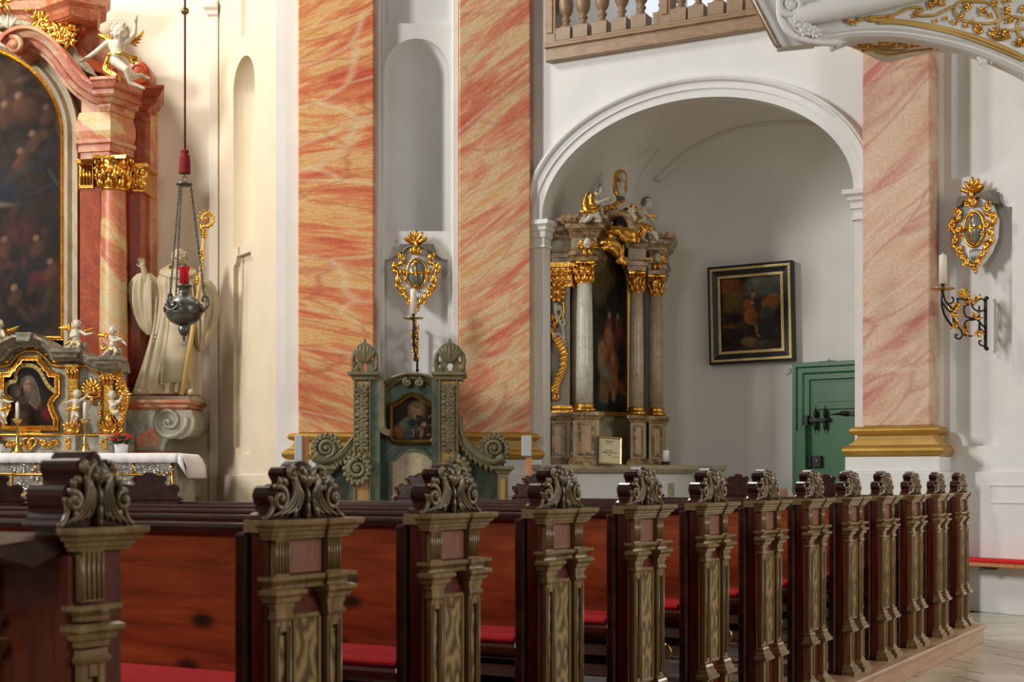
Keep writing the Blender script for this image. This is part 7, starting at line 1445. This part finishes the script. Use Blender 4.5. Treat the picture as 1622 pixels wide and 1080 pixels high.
for x, y, rx, ry, c_, rt in ((600, 270, .45, .20, (.10, .105, .085), 10), (560, 240, .20, .10, (.14, .13, .10), 0), (250, 280, .22, .16, (.18, .055, .02), 0), (300, 440, .26, .20, (.10, .065, .012), 0), (650, 450, .24, .13, (.20, .085, .03), 25), (700, 340, .14, .08, (.06, .08, .08), 0), (600, 560, .16, .12, (.05, .05, .04), 0), (640, 720, .30, .20, (.025, .022, .016), 0), (250, 780, .30, .20, (.018, .010, .007), 0), (430, 830, .18, .08, (.14, .09, .035), -10), (280, 590, .14, .09, (.022, .010, .006), 0), (270, 590, .05, .05, (.05, .016, .01), 0), (240, 670, .16, .03, (.13, .05, .015), -6), (420, 470, .10, .09, (.22, .07, .025), 10), (440, 580, .14, .14, (.25, .085, .025), 5), (470, 600, .08, .12, (.19, .05, .02), 0), (515, 500, .07, .10, (.035, .022, .014), 0), (470, 380, .055, .075, (.26, .15, .085), 0), (470, 340, .05, .03, (.05, .025, .012), 0), (455, 460, .05, .03, (.26, .14, .07), 35), (495, 675, .045, .04, (.10, .11, .085), 0), (497, 725, .026, .07, (.28, .14, .075), 5), (515, 775, .04, .015, (.28, .14, .08), -8), (560, 860, .14, .07, (.05, .055, .045), 0)): u_, v_ = pz(x, y); cv.blob(u_, v_, rx, ry, tuple(q*1.3 for q in c_), rt, .32, .92)
cv.strokes(60, 0, 1, 0, .45, [(.02, .016, .012), (.06, .045, .025), (.035, .03, .024), (.10, .065, .03), (.014, .010, .008)], .07, .014, .55, 9); cv.strokes(40, 0, 1, .5, 1, [(.05, .05, .04), (.10, .10, .08), (.10, .06, .025), (.06, .035, .015), (.14, .075, .03)], .10, .02, .45, 10)
for x, y, rx, ry, c_, rt in ((430, 590, .075, .10, (.26, .10, .035), 8), (425, 480, .07, .06, (.22, .08, .03), 20), (470, 382, .042, .055, (.30, .18, .10), 0), (497, 725, .022, .06, (.30, .16, .09), 5), (515, 775, .035, .013, (.30, .16, .09), -8), (280, 580, .08, .05, (.016, .008, .005), 0), (468, 455, .03, .02, (.3, .17, .09), 40)): cv.blob(*pz(x, y), rx, ry, c_, rt, .5, .9)
cv.line([pz(228, 545), pz(250, 555), pz(265, 575)], .010, (.02, .01, .006)); cv.line([pz(310, 560), pz(322, 540), pz(328, 520)], .010, (.02, .01, .006)); cv.line([pz(395, 420), pz(345, 345)], .014, (.05, .03, .015), .8); cv.line([pz(500, 215), pz(480, 340)], .03, (.2, .19, .13), .35)
cv.grain(.5, 40); iw, ih = W2-fw-.03, H2-fw-.03; o = painting('canvas', cv, -iw, iw, -ih, ih, -.012, None, t); o.data.transform(X)
tpart('backing', MB().box(-W2+.02, W2-.02, -.005, .05, -H2+.02, H2-.02), M['dark'])
sp = chapel_hit(1247, 587); t = tag(obj('wall_disc', MB().tube([(0, -.02, 0), (0, .03, 0)], .05, 20).mesh('wall_disc', .006), M['white']), 'small round white disc on the wall below the oil painting', 'disc'); t.location = sp; t.rotation_euler = (0, 0, th)
# a pale rounded seat back standing by the chapel wall
t = thing('chair_back', 'low beige rounded seat back with brown side, left of the green door', 'chair', (at(1246, 758, 15.6).x, 15.6, 0), R(-10)); kk = 15.6/F
ol = [(-3*kk, 0), (12*kk, 0), (12*kk, 1.02), (10.5*kk, 1.06), (6.5*kk, 1.10), (-3*kk, 1.12)]
part('rounded_back', MB().prism(ol, -.06, .06), M['paper'] if False else mat('beige_leather', (.46, .38, .26), .5, col2=(.50, .42, .30), nscale=5), t, .012); part('brown_side', MB().prism([(-10*kk, 0), (-3*kk, 0), (-1*kk, 1.12), (-11*kk, 1.12), (-8*kk, .9)], -.08, .02), M['oak'], t, .006)
# ================================================================ balustrade of the loft
BL = thing('balustrade', 'brown turned wooden balustrade of the loft above the chapel arch', 'balustrade', (A.o.x, A.o.y, 0), A.th); E = BL
yB = -.10; zb0, zb1 = 5.725, 5.90
x0, x1 = A.X(864, yB), A.X(1330, yB)
part('fascia_beam', MB().box(x0, x1, yB, yB+.12, zb0, zb1-.035), M['oak'], E, .008); part('beam_moulding', MB().box(x0-.01, x1, yB-.03, yB+.26, zb1-.04, zb1), M['oak'], E, .010)
part('foot_rail', MB().box(x0, x1, yB+.0, yB+.20, zb1, zb1+.035), M['oak'], E, .008); part('hand_rail', MB().box(x0-.05, x1, yB-.04, yB+.22, zb1+.92, zb1+1.0), M['oak'], E, .012)
yc = yB+.09
prof = [(.075, 0), (.075, .012), (.055, .03), (.035, .05), (.030, .065), (.05, .085), (.052, .10), (.038, .115), (.034, .13), (.052, .15), (.072, .19), (.080, .25), (.080, .34), (.070, .345), (.045, .37), (.040, .39), (.034, .45), (.038, .55), (.050, .60), (.034, .64), (.030, .66), (.045, .68), (.05, .70)]
bal = MB(); bal.box(-.085, .085, -.085, .085, 0, .13); bal.lathe([(r, z+.13) for r, z in prof], 20); bal.box(-.07, .07, -.07, .07, .83, .885); bme = bal.mesh('baluster'); bme.materials.append(M['oak_turn'])
def place(u, me): o = bpy.data.objects.new('baluster', me); COL.objects.link(o); o.parent = E; o.location = (A.X(u, yc), yc, zb1+.035)
for u in (897, 924, 954, 985, 1016, 1079, 1106.5, 1138, 1168, 1198, 1229, 1260): place(u, bme)
for u in (877, 1058): x = A.X(u, yc); part('post', MB().box(x-.065, x+.065, yc-.085, yc+.085, zb1, zb1+.95), M['oak'], E, .006); part('post_panel', MB().box(x-.035, x+.035, yc-.098, yc-.08, zb1+.12, zb1+.9), M['oak'], E, .006)
for u, sg in ((1043, 1), (1293, -1)): x = A.X(u, yc); hb = MB(); hb.box(x-.03, x+.05, yc-.085, yc+.06, zb1+.035, zb1+.16); hb.lathe([(r*.8, z+.16+zb1) for r, z in prof], 16, (x+.04, yc, 0)); part('half_baluster', hb, M['oak_turn'], E)
# benches of the loft glimpsed through the balusters
LBt = thing('loft_bench', 'brown wooden bench with a red rail seen behind the loft balusters', 'bench', A.world(A.X(1080), 1.3, BM-.02), A.th); xo = A.X(1080)
xa, xb = A.X(960, 1.3)-xo, 2.2
part('bench_back', MB().box(xa, xb, 0, .05, .0, .40), M['orangewood'], LBt, .008); part('bench_rail', MB().box(xa-.05, xb, -.03, .08, .40, .47), M['orangewood'], LBt, .008); part('red_rail', MB().box(xa-.02, xb, -.035, -.02, .455, .475), M['cushion'], LBt); part('bench_side', MB().box(xa-.05, xa, -.2, .3, 0, .40), M['mahog'], LBt, .008)
# ================================================================ white stucco gallery with gilded scrollwork, top right
GZ = 11.2
GA = plane_thing('gallery', 'white stucco gallery underside with gilded scrollwork hanging at top right', 'gallery', 1405, 60, GZ, R(-6)); E = GA.e; Wm = M['white']
def gp(u, v, d=0): return GA.px(u, v, d)
def gps(L_, d=0): return [gp(a, b, d) for a, b in L_]
rim = spline([(1268, 50), (1290, 56), (1320, 53), (1350, 49), (1390, 48), (1430, 50), (1480, 58), (1530, 70), (1580, 88), (1630, 112), (1700, 155)], 6)
field = gps(list(rim)+[(1700, -140), (1190, -140), (1215, -60), (1240, -10), (1236, 15), (1245, 35)], 0)
part('front', MB().prism(field, 0, .07), Wm, E)
# slanted pier with brown edges on the left
part('slanted_pier', MB().prism(gps([(1150, -100), (1195, 0), (1232, 76), (1292, 70), (1300, -100)], .2), .2, .32), Wm, E, .006)
for off in (0, 5): part('brown_edge', MB().tube([(a, .19-.005*off, b) for a, b in gps([(1144+off*1.2, -100), (1189+off*1.2, 0), (1227+off, 72), (1232+off, 76)], .2)], .009, 6), M['oak'], E)
rs = gps(rim, 0)
part('rim_moulding', MB().arc([(.0, .07), (0, -.08), (-.015, -.10), (-.028, -.075), (-.04, -.08), (-.06, -.05), (-.066, -.02), (-.066, .07)], rs), Wm, E)
part('gold_line', MB().tube([(a, -.012, b+.075) for a, b in gps([q for q in rim if q[0] > 1370], 0)], .016, 6, flat=.5), M['ochre'], E)
# thick roll rising to the right
roll = spline([(1262, 31, -.06, .072), (1290, 26, -.08, .085), (1330, 18, -.10, .088), (1380, 8, -.11, .085), (1430, -2, -.12, .08), (1500, -20, -.12, .08), (1600, -50, -.12, .08)], 5)
part('roll', MB().tube([(gp(a, b)[0], d, gp(a, b)[1]) for a, b, d, r in roll], [r for a, b, d, r in roll], 16).ball((gp(1262, 31)[0], -.06, gp(1262, 31)[1]), .072, 12, 8), Wm, E)
mb = MB(); x, z = gp(1252, 14); mb.volute((x, z), .105, 1.7, -.10, .030, 1, PI/2, seg=8)
cpts = spline(gps([(1262, -2), (1244, 0), (1235, 14), (1236, 32), (1244, 48), (1258, 60), (1275, 66), (1300, 70), (1330, 71)], 0), 5); mb.tube([(a, -.06, b) for a, b in cpts], .030, 8); mb.tube([(a+.05, -.09, b+.03) for a, b in cpts[4:24]], .018, 7); part('big_volute', mb, Wm, E)
mb = MB()
for u, v, a0 in ((1258, 42, 30), (1264, 48, 10), (1272, 51, -10), (1280, 55, -10), (1287, 58, -20), (1268, 56, 10)):
    x, z = gp(u, v); acanthus(mb, (x, z), (math.cos(R(a0)), math.sin(R(a0))), .07, -.10, 5, 80, .3, .35); mb.ball((x, -.12, z), .018, 7, 5)
part('stucco_leaves', mb, Wm, E)
# soffit panel behind the rim, dipping to a tip
fr_ = [q for q in rim if 1300 <= q[0] <= 1560]; n = len(fr_); back = spline([(1325, 72), (1345, 74), (1372, 86), (1404, 99), (1440, 91), (1480, 84), (1540, 86)], 6); v = []
for i in range(n):
    t = i/(n-1); j = t*(len(back)-1); j0 = int(min(j, len(back)-2)); b = [lerp(back[j0][k_], back[j0+1][k_], j-j0) for k_ in (0, 1)]
    for s in np.linspace(0, 1, 8):
        u, vv, d = lerp(fr_[i][0], b[0], s), lerp(fr_[i][1]+5, b[1], s), .06+1.3*s; x, z = GA.px(u, vv, d); v.append((x, d, z))
mb = MB(); mb.add(v, [(i*8+j, i*8+j+1, (i+1)*8+j+1, (i+1)*8+j) for i in range(n-1) for j in range(7)], True); so_ = part('soffit', mb, M['cream'], E); md = so_.modifiers.new('t', 'SOLIDIFY'); md.thickness = .02; md.offset = -1
mb = MB()
for k_, off in enumerate((0, .04, .08)):
    pts = spline([(1326-3*k_, 70-2*k_), (1340, 62-2*k_), (1356, 56-2*k_), (1390, 53-2*k_)], 5); mb.tube([(gp(a, b, .05)[0], .02+.12*k_, gp(a, b, .05)[1]) for a, b in pts], .022, 7)
part('soffit_moulding', mb, Wm, E)
def gold_tube(name, pts, d, r_, m, mb): mb.tube([(gp(a, b, d)[0], d, gp(a, b, d)[1]) for a, b in spline(pts, 5)], r_, 6, flat=.7)
mb = MB(); O = M['ochre']
for pts in ([(1358, 33), (1380, 27), (1400, 26), (1420, 22), (1440, 13), (1458, 12), (1462, 16), (1450, 19), (1455, 24), (1480, 24), (1494, 18), (1510, 10)], [(1390, 36), (1420, 36), (1450, 40), (1480, 46), (1520, 56), (1570, 74), (1622, 96)], [(1512, 10), (1514, 22), (1526, 32), (1550, 37), (1572, 36), (1584, 30)], [(1512, 10), (1524, 2), (1545, 2), (1566, 4), (1578, 14), (1585, 30), (1580, 36)], [(1586, 30), (1596, 26), (1615, 28), (1640, 34)], [(1580, 36), (1584, 46), (1600, 48), (1640, 42)], [(1368, 30), (1395, 31), (1415, 28)], [(1617, 28), (1612, 42), (1616, 56), (1630, 66)]): gold_tube('g', pts, -.015, .0115, O, mb)
part('painted_strapwork', mb, O, E)
mb = MB(); rd = random.Random(6)
for u, v, s_ in ((1342, 36, .06), (1352, 35, .07), (1362, 32, .05), (1378, 31, .05), (1410, 30, .06), (1452, 27, .07), (1472, 10, .09), (1490, 9, .09), (1484, 1, .08), (1496, 30, .05), (1510, 38, .07), (1528, 42, .06), (1534, 14, .10), (1553, 20, .10), (1570, 26, .06), (1572, 5, .09), (1546, 46, .09), (1524, 28, .08), (1600, 36, .08), (1572, 53, .10), (1590, 58, .10), (1614, 70, .09), (1598, 18, .10), (1618, 14, .09), (1594, 0, .08), (1480, 35, .05), (1540, 36, .05)):
    x, z = gp(u, v); acanthus(mb, (x, z), (rd.uniform(-1, 1), rd.uniform(-.6, 1)), s_*.62, -.02, 4, 80, .2, .34); mb.ball((x, -.025, z), s_*.14, 7, 5)
part('gilded_leaves', mb, M['gold'], E)
mb = MB()
for pts in ([(1550, 40), (1546, 46), (1550, 52), (1556, 48)], [(1568, 50), (1572, 58), (1584, 62), (1600, 58)], [(1606, 68), (1616, 72), (1628, 66)]): gold_tube('g', pts, -.02, .014, M['gold'], mb)
part('gilded_scrolls', mb, M['gold'], E)
def sof(u, v): return (gp(u, v, .55)[0], .55, gp(u, v, .55)[1])
from mathutils.bvhtree import BVHTree as _B
bpy.context.view_layer.update(); bm = bmesh.new(); bm.from_mesh(so_.data); bm.transform(Matrix.Translation(GA.e.location) @ Matrix.Rotation(GA.th, 4, 'Z')); SBV = _B.FromBMesh(bm); bm.free(); inv = (Matrix.Translation(GA.e.location) @ Matrix.Rotation(GA.th, 4, 'Z')).inverted()
def soh(u, v):
    h = SBV.ray_cast(Vector((0, 0, CZ)), Vector(((u-U0)/F, 1, (HV-v)/F)).normalized())[0]; return (inv @ h) if h else None
mb = MB()
for pts in ([(1352, 74), (1380, 76), (1410, 74), (1435, 70)], [(1358, 70), (1385, 73), (1420, 71), (1440, 66)], [(1385, 82), (1410, 85), (1440, 80), (1470, 77), (1500, 76)], [(1392, 66), (1420, 63), (1450, 66), (1480, 72), (1510, 75)], [(1370, 79), (1390, 78), (1412, 79), (1436, 78)]):
    q = [soh(*p) for p in spline(pts, 4)]; q = [p-Vector((0, .012, .012)) for p in q if p]
    if len(q) > 2: mb.tube(q, .009, 6)
part('soffit_strapwork', mb, M['ochre'], E); mb = MB()
for u, v in ((1375, 70), (1400, 66), (1420, 68), (1440, 72), (1460, 70), (1480, 74), (1372, 78), (1440, 67), (1495, 74)):
    h = soh(u, v)
    if h:
        for i in range(4): mb.petal(h-Vector((0, .012, .012)), (math.cos(i*1.5), math.sin(i*1.5), -.1), .05, .016, .012)
part('soffit_leaves', mb, M['gold'], E)
mb = MB(); pts = [(1550, 94), (1552, 101), (1558, 99), (1562, 93), (1572, 95), (1582, 98), (1592, 103), (1602, 109), (1612, 114), (1624, 122), (1640, 132)]
for i, (u, v) in enumerate(pts): x, z = gp(u, v, .05); acanthus(mb, (x, z), (math.cos(i), math.sin(i)-.5), .055, .0, 5, 100, .3, .4); mb.ball((x, .0, z), .024, 8, 6)
mb.tube([(gp(u, v, .05)[0], .02, gp(u, v, .05)[1]) for u, v in pts[3:]], .02, 7); part('stucco_garland', mb, Wm, E)
# ================================================================ wall bench at far right
xb0, xb1 = C.X(1490, -.25), C.X(1740, -.25); zt_ = C.Zh(1580, 892, -.25)
t = thing('wall_bench', 'narrow orange brown wooden bench fixed to the white wall at far right', 'bench', C.world(0, 0, 0), C.th)
part('seat_board', MB().box(xb0, xb1, -.30, -.04, zt_-.035, zt_+.002), M['orangewood'], t, .006)
for x in (C.X(1559, -.2), C.X(1690, -.2)): part('bracket', MB().box(x-.03, x+.03, -.24, .0, zt_-.075, zt_-.035), M['pewter'], t, .008)
o = tag(obj('bench_cushion', MB().box(xb0, xb1, -.305, -.05, zt_+.003, zt_+.033).mesh('c', .008), M['cushion']), 'thin red cushion along the wooden wall bench at far right', 'cushion'); o.location = t.location; o.rotation_euler = (0, 0, C.th)
